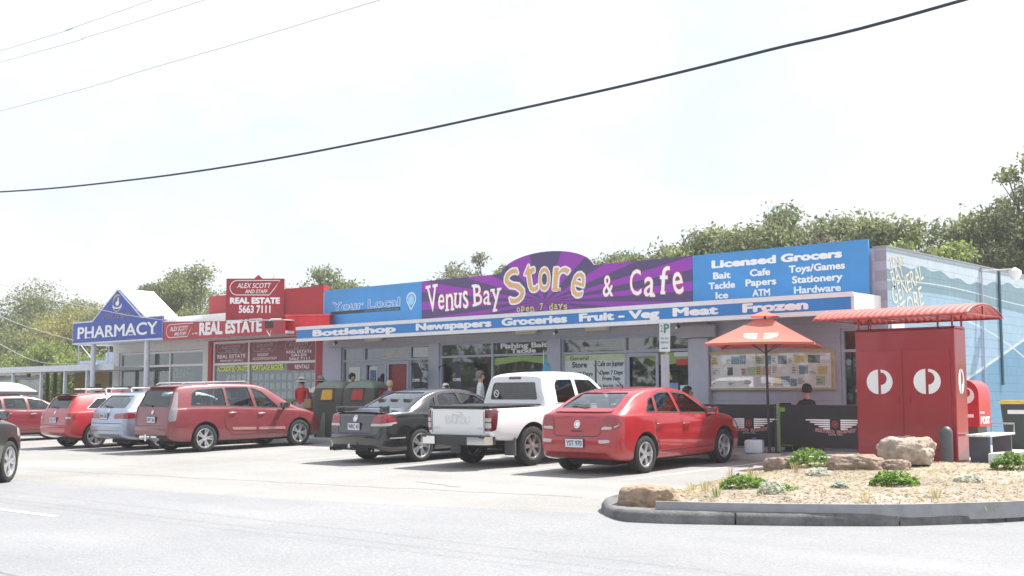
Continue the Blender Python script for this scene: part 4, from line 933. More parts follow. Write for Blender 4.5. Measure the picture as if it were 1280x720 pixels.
def build_car(S):
    L_, WB, ro, rw = S['L'], S['WB'], S['ro'], S['rw']
    pitch = math.atan(.025) if S.get('slope', True) else 0
    root = empty('parked_car' if 'cat' not in S else S['cat'].replace(' ', '_'), S['loc'], 0, S['label'], S.get('cat', 'car').replace('parked ', ''), S.get('group', 'cars parked nose in at the shops'))
    root.rotation_euler = (0, -pitch, S['rz'])
    for k in ('zb', 'zs', 'zt', 'wm'):
        if not callable(S[k]): S[k] = pchip([(x - ro, v) for x, v in S[k]])
    x0, x1 = -ro, L_ - ro
    xs = set(np.round(np.concatenate([np.linspace(0, .12, 7), np.linspace(.12, .6, 12), np.linspace(.6, L_ - .5, 60), np.linspace(L_ - .5, L_ - .1, 9), np.linspace(L_ - .1, L_, 5)]), 4)) | set(S.get('xk', []))
    xs = sorted(x - ro for x in xs)
    skin = loft(S, xs); bvh = BVHTree.FromBMesh(skin)
    PM = S['paint']
    body = obj('body', skin, [PM, CABIN], root)
    cut = []
    def cutter(bm): 
        bmesh.ops.recalc_face_normals(bm, faces=bm.faces)
        for f in bm.faces: f.material_index = 1
        c = obj('cutter', bm, [PM, CABIN], root); cut.append(c)
        m = body.modifiers.new('b', 'BOOLEAN'); m.operation = 'DIFFERENCE'; m.solver = 'EXACT'; m.object = c
    # wheel openings
    W = S['wm'](WB / 2); ar = rw + S.get('gap', .055); bm = bmesh.new()
    for ax in (0, WB):
        for s in (-1, 1): tube(bm, [(ax, s * (W - .34), rw + .01), (ax, s * (W + .2), rw + .01)], ar, 40)
    cutter(bm)
    # cabin hollow
    c0, c1 = S['cab']; n = 14
    cutter(loft(S, [c0 - ro + (c1 - c0) * i / n for i in range(n + 1)], inset=.075, ztop=.055, zfloor=S.get('floor', .45)))
    bm = bmesh.new()
    sides = [[(x - ro, z) for x, z in p] for p in S['side']]
    for p in sides: prism(bm, rounded(p, S.get('wr', .035)), -3, 3, 'y')
    cutter(bm)
    bm = bmesh.new()
    rear, front = S['rear'], S.get('front')
    xm = (c0 + c1) / 2 - ro
    prism(bm, rounded(rear, .05), -4, xm - .02, 'x')
    if front: prism(bm, rounded(front, .05), xm + .02, 8, 'x')
    cutter(bm)
    dg = bpy.context.evaluated_depsgraph_get(); dg.update()
    me = bpy.data.meshes.new_from_object(body.evaluated_get(dg)); body.modifiers.clear(); old = body.data; body.data = me
    for c in cut: bpy.data.objects.remove(c)
    smooth(me, 28)
    # glass, laid just inside the skin
    G = S.get('glass', CARGLASS); GS = S.get('sglass', G)
    for s in (-1, 1):
        for p in sides: obj('side_window', project(grid_poly(rounded(shrink(p, -.012), .035), .12), bvh, 'y', s, -.012), GS, root, sm=60)
        if S.get('wtrim'):
            for p in sides:
                bm = bmesh.new(); band(bm, rounded(p, .035), .022, lambda a, b, d: (a, b, d), 0, 0); project(bm, bvh, 'y', s, .003); obj('window_trim', bm, S['wtrim'], root)
    rg = obj('rear_window', project(grid_poly(rounded(shrink(rear, -.012), .05), .12), bvh, 'x', -1, -.012), S.get('rglass', G), root, sm=60)
    if S.get('wiper'):
        bm = bmesh.new(); y_, z_ = S['wiper']; band(bm, [(-.02 + y_ - .0, z_), (.40 + y_, z_ + .03)], .022, lambda a, b, d: (a, b, d), 0, 0, closed=False); project(bm, bvh, 'x', -1, .012); o_ = obj('wiper', bm, DARK, rg)
        bm = bmesh.new(); band(bm, [(y_ - .03, z_ - .005), (y_ + .07, z_ + .0)], .05, lambda a, b, d: (a, b, d), 0, 0, closed=False); project(bm, bvh, 'x', -1, .014); obj('wiper_arm', bm, DARK, rg)
    if front: obj('windscreen', project(grid_poly(rounded(shrink(front, -.012), .05), .12), bvh, 'x', 1, -.012), S.get('fglass', CARGLASS), root, sm=60)
    # doors with their handles
    for s in (-1, 1):
        for dp, (hx, hz) in S['doors']:
            dpo = [(x - ro, z) for x, z in dp]
            d = obj('door', project(grid_poly(rounded(shrink(dpo, .006), .03), .09), bvh, 'y', s, .0035), PM, root, sm=60)
            bm = bmesh.new(); band(bm, rounded(dpo, .03), .018, lambda a, b, e: (a, b, e), 0, 0); project(bm, bvh, 'y', s, .0015); obj('seam', bm, DARK, d)
            hx -= ro; loc, nor, *_ = bvh.ray_cast(Vector((hx, s * 3, hz)), Vector((0, -s, 0)))
            if loc:
                bm = bmesh.new(); tube(bm, [(hx - .10, loc.y - s * .0, hz), (hx - .07, loc.y + s * .035, hz + .002), (hx + .07, loc.y + s * .035, hz + .006), (hx + .1, loc.y, hz + .006)], .014, 8); obj('handle', bm, S.get('hm', PM), d, sm=40)
                bm = bmesh.new(); prism(bm, rounded([(hx - .06, hz - .035), (hx + .06, hz - .03), (hx + .06, hz + .03), (hx - .06, hz + .025)], .02), 0, .001, 'z')
                bm.free()
    # seams, tail gate outline, fuel flap
    for axis, s, pts, w in S.get('seams', []):
        P = [(a - ro, b) if axis in 'yz' else (a, b) for a, b in pts]
        bm = bmesh.new(); fine = []
        for (a, b), (c_, d_) in zip(P, P[1:]):
            k = max(1, int(math.hypot(c_ - a, d_ - b) / .06)); fine += [(a + (c_ - a) * i / k, b + (d_ - b) * i / k) for i in range(k)]
        fine.append(P[-1]); band(bm, fine, w, lambda a, b, e: (a, b, e), 0, 0, closed=False); project(bm, bvh, axis, s, .002); obj('seam', bm, DARK, root)
    # lamps: one mesh each side, wrapping from the rear to the flank
    for s in (-1, 1):
        t = empty('tail_light', (0, 0, 0)); bpy.data.objects.remove(t)
        bm = bmesh.new()
        for axis, poly, mi in S['lamps']:
            P = [(s * a, b) for a, b in poly] if axis == 'x' else [(max(a, .025) - ro, b) for a, b in poly]
            q = project(grid_poly(rounded(P, .02), .03), bvh, axis, -1 if axis == 'x' else s, .006 + .003 * mi)
            if axis == 'x': bmesh.ops.delete(q, geom=[v for v in q.verts if v.co.x > -ro + .30], context='VERTS')
            for f in q.faces: f.material_index = mi
            merge(bm, q)
        obj('tail_light', bm, S.get('lampm', [LRED, LCLR, LDRK]), root, sm=60)
        if S.get('lower'):
            bm = bmesh.new()
            q = project(grid_poly(rounded([(s * a, b) for a, b in S['lower']], .02), .03), bvh, 'x', -1, .009); bmesh.ops.delete(q, geom=[v for v in q.verts if v.co.x > -ro + .30], context='VERTS'); merge(bm, q); obj('bumper_lamp', bm, LCLR, root, sm=60)
        if S.get('head'):
            bm = project(grid_poly(rounded([(a - ro, b) for a, b in S['head']], .03), .06), bvh, 'y', s, .005); obj('headlight', bm, LCLR, root, sm=60)
    # plate, badge
    def rear_text(txt, y0, y1, z, cap, m, name, off=.02, d=.004, par=root):
        bm = bmesh.new(); add_text(bm, txt, y0, y1, z, cap, lambda a, b, e: (-a, b, e), off=off, thick=.002)
        for v in bm.verts: v.co.x = v.co.x
        project(bm, bvh, 'x', -1, d)
        return obj(name, bm, m, par)
    py, pz_, txt = S['plate']; loc, nor, *_ = bvh.ray_cast(Vector((-4, py, pz_)), Vector((1, 0, 0)))
    px = loc.x - .02 if loc else x0
    bm = bmesh.new(); box(bm, px - .008, px + .01, py - .19, py + .19, pz_ - .07, pz_ + .07); pl = obj('number_plate', bm, PLATEM, root)
    bm = bmesh.new(); box(bm, px - .006, px + .025, py - .20, py + .20, pz_ - .08, pz_ + .08); obj('plate_frame', bm, NAVY, pl)
    bm = bmesh.new(); add_text(bm, txt, -.165, .165, pz_ - .04, .085, lambda a, b, e: (px - .009 - e, py - a, b), off=.02, thick=.002); obj('plate_lettering', bm, NAVY, pl)
    if S.get('badge'):
        by, bz, br_ = S['badge']; bm = bmesh.new(); band(bm, arc(by, bz, br_, 0, 345, 22), .016, lambda a, b, e: (a, b, e), 0, 0); project(bm, bvh, 'x', -1, .012); q = project(grid_poly(arc(by, bz, br_ * .72, 0, 330, 10), .05), bvh, 'x', -1, .010); merge(bm, q); obj('badge', bm, CHROME, root)
    for t_ in S.get('texts', []): rear_text(*t_[:4], t_[4], t_[5], 'tail_lettering')
    # mirrors
    mx_, mz = S['mirror']; mx_ -= ro
    for s in (-1, 1):
        loc, *_ = bvh.ray_cast(Vector((mx_ , s * 3, mz - .1)), Vector((0, -s, 0))); y_ = abs(loc.y) if loc else W
        bm = bmesh.new(); vs_ = box(bm, mx_ - .05, mx_ + .09, s * (y_ + .03), s * (y_ + .23), mz - .06, mz + .08, bev=0)
        for v in vs_:
            if v.co.x > mx_ + .05: v.co.z = mz + .01 + (v.co.z - mz - .01) * .55; v.co.y = s * (y_ + .13) + (v.co.y - s * (y_ + .13)) * .7
        bmesh.ops.subdivide_edges(bm, edges=bm.edges[:], cuts=2, smooth=.6)
        mr_ = obj('mirror', bm, S.get('mm', PM), root, sm=60)
        bm = bmesh.new(); tube(bm, [(mx_ + .05, s * (y_ - .03), mz - .09), (mx_ + .03, s * (y_ + .08), mz - .04)], .025, 8); obj('mirror_arm', bm, DARK, mr_)
        bm = bmesh.new(); box(bm, mx_ - .054, mx_ - .050, s * (y_ + .05), s * (y_ + .21), mz - .045, mz + .065); obj('mirror_glass', bm, CHROME, mr_)
    # inside
    sx = S['seats'] - ro; bm = bmesh.new()
    for y_ in (-.37, .37): seat(bm, sx, y_, base=S.get('sb', .42))
    obj('front_seat', bm, SEATM, root)
    if S.get('rseat'):
        bm = bmesh.new(); rx = S['rseat'] - ro
        for y_ in (-.42, 0, .42): seat(bm, rx, y_, .42, .55, S.get('sb', .42) - .02, .22)
        obj('rear_seat', bm, S.get('seatm', SEATM), root)
    bm = bmesh.new(); lathe(bm, [(.17, -.015), (.185, 0), (.17, .015), (.155, 0)], 20, 'x', c=(0, 0, 0), close=True)
    o = obj('steering_wheel', bm, DARK, root); o.location = (sx + .62, -.37, S.get('sb', .42) + .48); o.rotation_euler = (0, R(25), 0)
    # wheels
    for ax in (0, WB):
        for s in (-1, 1): wheel(root, ax, s * (W - .125), rw, s, S['rim'], w=S.get('tw', .22), spokes=S.get('spokes', 5), style=S.get('style', 'double'), rr=S.get('rr', .70), steer=S.get('steer', 0) if ax else 0)
    # underside
    bm = bmesh.new(); uz = S['zb'](WB / 2) - .06; box(bm, -ro + .45, x1 - .6, -W + .45, W - .45, uz, uz + .12); tube(bm, [(0, -W + .3, rw - .03), (0, W - .3, rw - .03)], .05); tube(bm, [(WB, -W + .3, rw - .03), (WB, W - .3, rw - .03)], .045); obj('underbody', bm, BLACK, root)
    if 'scl' in S: root.scale = S['scl']
    return root, bvh, ro
def on_rear(root, bvh, poly, m, name, off=.006, parent=None, step=.07, rnd_=.02):
    return obj(name, project(grid_poly(rounded(poly, rnd_), step), bvh, 'x', -1, off), m, parent or root, sm=60)
def on_side(root, bvh, ro, poly, m, name, off=.006, step=.07, sides=(-1, 1), rnd_=.02):
    for s in sides: obj(name, project(grid_poly(rounded([(x - ro, z) for x, z in poly], rnd_), step), bvh, 'y', s, off), m, root, sm=60)
def cz(y): return pz(y)
PI2 = math.pi / 2
# ---- red hatchback
W_ = .885
S = dict(scl=(1, .98, 1), L=4.51, WB=2.685, ro=.90, rw=.325, loc=(-13.06, 16.82, cz(16.82)), rz=PI2 + R(2.6), label='bright red hatchback with clean paint parked nearest, beside the umbrella', paint=paint('bright_red_paint', (.35, .003, .008), dust=.0), rim=SILVER, spokes=5, style='single', rr=.66,
    zb=[(0, .40), (.08, .30), (.5, .23), (4.0, .21), (4.35, .24), (4.51, .34)],
    zs=[(0, .98), (.5, 1.0), (1.2, .99), (2.2, .955), (3.0, .92), (3.5, .90), (4.1, .80), (4.4, .66), (4.51, .58)],
    zt=[(0, .60), (.035, .66), (.075, .82), (.12, .98), (.17, 1.045), (.30, 1.10), (.55, 1.22), (.90, 1.375), (1.25, 1.445), (1.7, 1.477), (2.2, 1.465), (2.55, 1.41), (2.95, 1.235), (3.35, 1.03), (3.5, .985), (3.9, .93), (4.25, .82), (4.42, .70), (4.51, .60)],
    wm=[(0, .70), (.05, .77), (.2, .85), (.5, .885), (1.5, .90), (3.2, .895), (3.9, .875), (4.25, .80), (4.42, .68), (4.51, .56)], tum=.50,
    cab=(.42, 3.3), side=[[(.99, 1.05), (1.27, 1.045), (1.36, 1.30), (1.22, 1.27)], [(1.34, 1.04), (2.02, 1.01), (1.98, 1.375), (1.62, 1.37), (1.44, 1.325)], [(2.09, 1.005), (3.02, .97), (2.98, 1.06), (2.52, 1.33), (2.07, 1.375)]],
    rear=[(-.60, 1.13), (.60, 1.13), (.50, 1.385), (-.50, 1.385)], front=[(-.62, 1.06), (.62, 1.06), (.50, 1.38), (-.50, 1.38)],
    doors=[([(1.32, 1.03), (2.04, 1.0), (2.06, .36), (1.35, .36), (1.22, .62), (1.20, .86)], (1.36, .83)), ([(2.07, .995), (3.05, .96), (3.18, .72), (3.12, .36), (2.09, .36)], (2.22, .80))],
    lamps=[('x', [(.49, .76), (.84, .80), (.84, 1.02), (.56, 1.01)], 0), ('y', [(.0, .74), (.30, .93), (.26, 1.0), (.05, .98)], 0), ('x', [(.52, .772), (.74, .785), (.74, .825), (.54, .82)], 1), ('y', [(.03, .765), (.18, .87), (.05, .82)], 1)],
    lower=[(.52, .545), (.72, .56), (.72, .61), (.50, .60)], head=[(3.95, .68), (4.38, .62), (4.3, .73), (3.95, .82)],
    plate=(0, .545, 'YST 970'), badge=(0, .86, .06), texts=[('CRUZE', .56, .42, .775, .03, CHROME, 0), ] and [], mirror=(2.98, 1.0), seats=1.95, rseat=1.05, seatm=mat('pale_child_seat', (.35, .38, .42), .8), wiper=(.02, 1.155), seams=[('x', -1, [(-.62, 1.1), (-.50, .70), (-.42, .66), (.42, .66), (.50, .70), (.62, 1.1)], .012), ('x', -1, [(-.8, .41), (-.7, .36), (.7, .36), (.8, .41)], .012), ('y', -1, [(.62, .98), (.64, .76), (.86, .76), (.84, .98)], .007)],
    fglass=CARGLASS, rglass=PALEGLASS, wtrim=BLACK)
c, bvh, ro = build_car(S)
bm = bmesh.new()
for y_ in (-.75, .75): pass
sp_ = [(-.64 + i * .16, 0) for i in range(9)]
on_rear(c, bvh, [(-.62, 1.06), (.62, 1.06), (.60, 1.10), (-.60, 1.10)], S['paint'], 'tail_lip', .02)
on_rear(c, bvh, [(-.12, .735), (.12, .735), (.12, .76), (-.12, .76)], DARK, 'latch_recess', .004)
bm = bmesh.new(); tube(bm, [(.62, 0, 1.44), (.42, 0, 1.60)], [.012, .006], 6); obj('antenna', bm, DARK, c)
on_side(c, bvh, ro, [(1.3, .37), (3.15, .37), (3.15, .40), (1.3, .40)], S['paint'], 'sill_ridge', .012)
# ---- white utility
S = dict(scl=(1, .95, 1), L=5.20, WB=3.095, ro=1.15, rw=.375, gap=.075, loc=(-15.92, 17.15, cz(17.15)), rz=PI2, label='white dual cab utility with lettered tailgate and chrome rear bumper', cat='utility', group='cars parked nose in at the shops', paint=paint('white_ute_paint', (.76, .765, .77), rough=.4, dust=.0, coat=.35, crough=.2), rim=mat('grey_alloy', (.36, .35, .34), .4, metal=.6), spokes=6, style='single', rr=.64, tw=.245,
    zb=[(0, .62), (.1, .56), (.6, .50), (1.8, .46), (4.3, .42), (4.9, .45), (5.2, .52)],
    zs=[(0, 1.08), (1.5, 1.08), (1.9, 1.10), (3.2, 1.06), (3.8, 1.05), (4.7, 1.0), (5.1, .88), (5.2, .8)],
    zt=[(0, 1.115), (.05, 1.13), (1.0, 1.13), (1.52, 1.13), (1.56, 1.16), (1.60, 1.60), (1.66, 1.72), (1.85, 1.765), (2.4, 1.785), (2.9, 1.765), (3.15, 1.70), (3.55, 1.42), (3.85, 1.19), (3.95, 1.15), (4.6, 1.08), (4.95, .98), (5.12, .88), (5.2, .78)],
    wm=[(0, .84), (.04, .88), (.3, .915), (1.5, .93), (3.5, .93), (4.4, .925), (4.85, .85), (5.1, .72), (5.2, .6)], tum=.30, xk=[1.545, 1.555, 1.57, 1.58, 1.59],
    cab=(1.66, 3.75), floor=.7, side=[[(1.95, 1.17), (2.55, 1.15), (2.52, 1.62), (2.06, 1.62), (1.97, 1.52)], [(2.66, 1.145), (3.62, 1.12), (3.57, 1.24), (3.12, 1.60), (2.62, 1.62)]],
    rear=[(-.66, 1.24), (.66, 1.24), (.58, 1.58), (-.58, 1.58)], front=[(-.66, 1.2), (.66, 1.2), (.56, 1.66), (-.56, 1.66)],
    doors=[([(1.88, 1.15), (2.58, 1.12), (2.62, .52), (2.15, .52), (1.9, .80)], (1.98, 1.02)), ([(2.61, 1.12), (3.64, 1.08), (3.66, .52), (2.65, .52)], (2.73, 1.0))],
    lamps=[('x', [(.735, .70), (.885, .70), (.885, 1.09), (.75, 1.09)], 0), ('y', [(0, .69), (.14, .72), (.22, 1.10), (0, 1.11)], 0), ('x', [(.755, .755), (.875, .755), (.875, .85), (.755, .85)], 1), ('x', [(.755, .87), (.875, .87), (.875, .94), (.755, .94)], 1)], lampm=[LDRK, LCLR, LRED],
    head=[(4.5, .88), (5.0, .80), (4.9, .94), (4.5, 1.0)], plate=(0, .50, 'QLH 438'), texts=[('ISUZU', -.34, .34, .83, .14, EMB), ('3.0 TD', -.70, -.52, .73, .04, EMB), ('D-MAX', .54, .74, .735, .035, EMB)], mirror=(3.45, 1.17), mm=CHROME, hm=CHROME, seats=2.75, rseat=2.05, sb=.72, sglass=TINT, rglass=TINT,
    seams=[('x', -1, [(-.715, .66), (-.715, 1.125)], .016), ('x', -1, [(.715, .66), (.715, 1.125)], .016), ('y', -1, [(1.72, .56), (1.74, 1.1)], .012), ('y', 1, [(1.72, .56), (1.74, 1.1)], .012)])
c, bvh, ro = build_car(S)
bm = bmesh.new(); box(bm, -ro + .02, -ro + 1.5, -.82, .82, 1.135, 1.165, bev=.012); box(bm, -ro - .008, -ro + .03, -.70, .70, 1.105, 1.16, bev=.01); obj('tonneau_cover', bm, BLACK, c)
bp = empty('rear_bumper'); bp.parent = c
bm = bmesh.new(); box(bm, -ro - .17, -ro - .04, -.46, .46, .44, .60, bev=.02); box(bm, -ro - .16, -ro + .02, -.86, .86, .575, .625, bev=.01); bpo = obj('step', bm, DARK, bp)
for s in (-1, 1):
    bm = bmesh.new()
    P = [(s * .40, .40 if 0 else .42), (s * .46, .60), (s * .90, .62), (s * .93, .50), (s * .62, .44)]
    prism(bm, [(-ro - .20, s * .45), (-ro - .04, s * .45), (-ro + .12, s * .90), (-ro - .01, s * .95), (-ro - .14, s * .86)], .455, .60, 'z')
    obj('chrome_end', bm, CHROME, bp, sm=40)
bm = bmesh.new(); box(bm, -ro - .175, -ro - .168, -.19, .19, .43, .57); q = obj('plate_back', bm, DARK, bp)
for o in c.children:
    if o.name.startswith('number_plate'): o.location = (-.185 + .02, 0, 0)
for s in (-1, 1):
    bm = bmesh.new(); box(bm, -.50, -.47, s * .62, s * .90, .22, .56); obj('mud_flap', bm, mat('flap_grey', (.10, .10, .105), .7), c) if s < 0 else obj('mud_flap', bm, MATS['flap_grey'], c)
bm = bmesh.new(); tube(bm, [(-ro - .012, -.12, 1.0), (-ro - .03, -.08, 1.015), (-ro - .03, .08, 1.015), (-ro - .012, .12, 1.0)], .014, 8); obj('tailgate_handle', bm, CHROME, c)
on_rear(c, bvh, [(-.17, 1.64), (.17, 1.64), (.17, 1.69), (-.17, 1.69)], LDRK, 'brake_lamp', .006)
bm = bmesh.new(); band(bm, arc(.49, 1.36, .065, 0, 345, 20), .02, lambda a, b, e: (a, b, e), 0, 0); band(bm, [(.45, 1.33), (.53, 1.39)], .018, lambda a, b, e: (a, b, e), 0, 0, closed=False); project(bm, bvh, 'x', -1, .0); obj('round_sticker', bm, LETTER, c)
bm = bmesh.new(); tube(bm, [(2.55, -.55, 1.70), (2.3, -.55, 1.95)], [.008, .004], 6); obj('antenna', bm, DARK, c)
bm = bmesh.new()
for s in (-1, 1): tube(bm, [(.62, s * .93, .42), (WBX := 2.3, s * .93, .40)], .035, 8)
obj('side_step', bm, DARK, c)
# ---- black sedan
S = dict(scl=(1, .945, 1), L=4.894, WB=2.915, ro=1.06, rw=.335, loc=(-18.66, 16.82, cz(16.82)), rz=PI2, label='glossy black sedan with a boot spoiler between the bins and the white utility', paint=paint('black_paint', (.009, .0095, .012), dust=.006, rough=.2, crough=.03), rim=SILVER, spokes=5, style='double', rr=.74, tw=.24,
    zb=[(0, .38), (.08, .27), (.5, .22), (4.3, .20), (4.7, .22), (4.894, .34)],
    zs=[(0, .95), (.6, .985), (1.4, .965), (2.4, .93), (3.3, .90), (3.9, .87), (4.5, .77), (4.8, .62), (4.894, .55)],
    zt=[(0, .60), (.03, .66), (.07, .86), (.12, .985), (.2, 1.035), (.55, 1.055), (.68, 1.075), (.95, 1.18), (1.35, 1.36), (1.7, 1.445), (2.1, 1.476), (2.6, 1.455), (2.95, 1.37), (3.35, 1.17), (3.65, 1.02), (3.8, .985), (4.3, .92), (4.65, .80), (4.82, .68), (4.894, .58)],
    wm=[(0, .74), (.05, .81), (.2, .89), (.5, .93), (1.5, .945), (3.4, .94), (4.2, .92), (4.6, .84), (4.8, .70), (4.894, .58)], tum=.52,
    cab=(.88, 3.55), side=[[(1.25, 1.03), (1.52, 1.02), (1.62, 1.31), (1.48, 1.27)], [(1.58, 1.02), (2.32, .985), (2.28, 1.385), (1.88, 1.38), (1.70, 1.33)], [(2.39, .98), (3.35, .945), (3.3, 1.04), (2.86, 1.31), (2.37, 1.385)]],
    rear=[(-.66, 1.10), (.66, 1.10), (.54, 1.40), (-.54, 1.40)], front=[(-.66, 1.05), (.66, 1.05), (.54, 1.38), (-.54, 1.38)],
    doors=[([(1.56, 1.01), (2.34, .975), (2.36, .34), (1.62, .34), (1.45, .60), (1.42, .86)], (1.62, .83)), ([(2.37, .97), (3.38, .935), (3.5, .7), (3.42, .34), (2.39, .34)], (2.52, .80))],
    lamps=[('x', [(.50, .755), (.90, .76), (.90, .985), (.58, .985)], 0), ('y', [(.0, .74), (.42, .80), (.36, .93), (.05, .98)], 0), ('x', [(.50, .75), (.90, .755), (.90, .80), (.52, .80)], 1), ('y', [(.04, .752), (.40, .80), (.38, .83), (.04, .80)], 1)],
    plate=(.02, .74, 'WRC 43'), badge=(.02, .90, .06), texts=[('SV6', .68, .48, .78, .035, CHROME)] and [], mirror=(3.3, .97), seats=2.2, rseat=1.35, glass=CARGLASS, rglass=PALEGLASS, wtrim=BLACK, wr=.05,
    seams=[('x', -1, [(-.66, 1.03), (-.52, .62), (.52, .62), (.66, 1.03)], .012), ('x', -1, [(-.92, .58), (-.5, .60), (.5, .60), (.92, .58)], .010)])
c, bvh, ro = build_car(S)
sp_ = obj('spoiler', boxes([(-ro + .12, -ro + .34, -.70, .70, 1.115, 1.14)], bev=.01), S['paint'], c)
bm = bmesh.new()
for s in (-1, 1): box(bm, -ro + .14, -ro + .33, s * .70, s * .76, 1.03, 1.138, bev=.01)
obj('spoiler_foot', bm, S['paint'], c)
for s in (-1, 1):
    bm = bmesh.new(); tube(bm, [(-ro - .05, s * .58, .29), (-ro + .2, s * .58, .29)], .045, 12, cap=False); tube(bm, [(-ro - .05, s * .70, .29), (-ro + .2, s * .70, .29)], .04, 12, cap=False); obj('exhaust_tip', bm, CHROME, c, sm=40)
on_rear(c, bvh, [(-.80, .27), (.80, .27), (.70, .37), (-.70, .37)], DARK, 'diffuser', .006)
bm = bmesh.new(); tube(bm, [(-ro - .12, 0, .33), (-ro + .1, 0, .31)], .028, 8); tube(bm, [(-ro - .12, 0, .33), (-ro - .12, 0, .40)], .026, 8); obj('tow_ball', bm, CHROME, c)
on_side(c, bvh, ro, [(.22, .50), (.62, .50), (.62, .525), (.22, .525)], LCLR, 'side_reflector', .005)
bm = bmesh.new(); tube(bm, [(1.1, 0, 1.46), (.98, 0, 1.52)], [.02, .008], 6); obj('antenna', bm, DARK, c)
# ---- dusty maroon people mover
VP = paint('maroon_van_paint', (.19, .012, .02), rough=.45, dust=.09, dustcol=(.42, .27, .25))
S = dict(scl=(1, .945, 1), L=4.765, WB=2.83, ro=1.0, rw=.335, loc=(-25.78, 16.43, cz(16.43)), rz=PI2, label='dusty maroon people mover with long roof and tow bar', cat='van', paint=VP, rim=SILVER, spokes=5, style='double', rr=.70,
    zb=[(0, .44), (.08, .34), (.5, .26), (4.2, .24), (4.6, .28), (4.765, .38)],
    zs=[(0, 1.05), (.8, 1.06), (2.0, 1.02), (3.0, .97), (3.7, .93), (4.3, .82), (4.62, .68), (4.765, .58)],
    zt=[(0, .62), (.03, .70), (.07, .95), (.12, 1.15), (.24, 1.45), (.30, 1.565), (.36, 1.60), (.7, 1.635), (1.6, 1.655), (2.4, 1.635), (2.8, 1.57), (3.2, 1.37), (3.6, 1.14), (3.85, 1.03), (4.2, .93), (4.5, .80), (4.68, .68), (4.765, .6)],
    wm=[(0, .76), (.05, .82), (.2, .875), (.5, .895), (1.5, .90), (3.4, .895), (4.1, .87), (4.45, .79), (4.65, .66), (4.765, .54)], tum=.34,
    cab=(.26, 3.5), floor=.5, side=[[(.62, 1.12), (1.62, 1.09), (1.60, 1.53), (.86, 1.50), (.70, 1.42)], [(1.68, 1.085), (2.44, 1.05), (2.34, 1.54), (1.66, 1.54)], [(2.52, 1.045), (3.18, 1.0), (3.16, 1.05), (2.74, 1.42), (2.43, 1.53)], [(3.24, .995), (3.5, .98), (3.26, 1.14)]],
    rear=[(-.70, 1.10), (.70, 1.10), (.62, 1.50), (-.62, 1.50)], front=[(-.66, 1.1), (.66, 1.1), (.52, 1.55), (-.52, 1.55)],
    doors=[([(1.65, 1.075), (2.47, 1.035), (2.50, .38), (1.75, .38), (1.55, .60), (1.52, .8)], (1.78, .92)), ([(2.50, 1.03), (3.42, .965), (3.44, .38), (2.53, .38)], (2.64, .88))],
    lamps=[('x', [(.77, .80), (.89, .80), (.86, 1.44), (.78, 1.44)], 1), ('y', [(.05, .76), (.19, .78), (.34, 1.46), (.27, 1.46), (.12, 1.1)], 1)], lampm=[LRED, mat('grey_lamp', (.28, .24, .26), .2, coat=1), LDRK],
    plate=(.0, .80, 'UFV 261'), badge=(0, .98, .045), mirror=(3.3, 1.06), mm=DARK, seats=2.35, rseat=1.5, sb=.5, sglass=CARGLASS, rglass=TINT, wiper=(.12, 1.13), hm=CHROME, wtrim=DARK,
    seams=[('x', -1, [(-.74, 1.5), (-.72, .66), (.72, .66), (.74, 1.5)], .012), ('y', -1, [(.55, .66), (.2, .62)], .01)])
c, bvh, ro = build_car(S)
sp_ = obj('roof_spoiler', boxes([(-ro + .20, -ro + .42, -.62, .62, 1.575, 1.60)], bev=.01), VP, c)
bm = bmesh.new(); tube(bm, [(-ro - .12, 0, .36), (-ro + .1, 0, .36)], .04, 8); tube(bm, [(-ro - .12, 0, .30), (-ro - .12, 0, .46)], .03, 8); tube(bm, [(-ro - .02, -.4, .38), (-ro - .02, .4, .38)], .05, 8); obj('tow_bar', bm, CHROME, c)
for s in (-1, 1):
    bm = bmesh.new(); tube(bm, [(-.5, s * .60, 1.63), (-.42, s * .60, 1.67), (1.3, s * .60, 1.68), (1.4, s * .60, 1.63)], .018, 8); obj('roof_rail', bm, GREY, c)
on_side(c, bvh, ro, [(1.78, .50), (2.46, .48), (2.46, .545), (1.74, .57)], paint('pale_rub_strip', (.42, .20, .20), rough=.5, dust=.1), 'rub_strip', .012)
on_side(c, bvh, ro, [(2.54, .475), (3.36, .455), (3.36, .52), (2.54, .54)], MATS['pale_rub_strip'], 'rub_strip', .012)
on_rear(c, bvh, [(-.78, .37), (.78, .37), (.76, .44), (-.76, .44)], DARK, 'bumper_foot', .005)
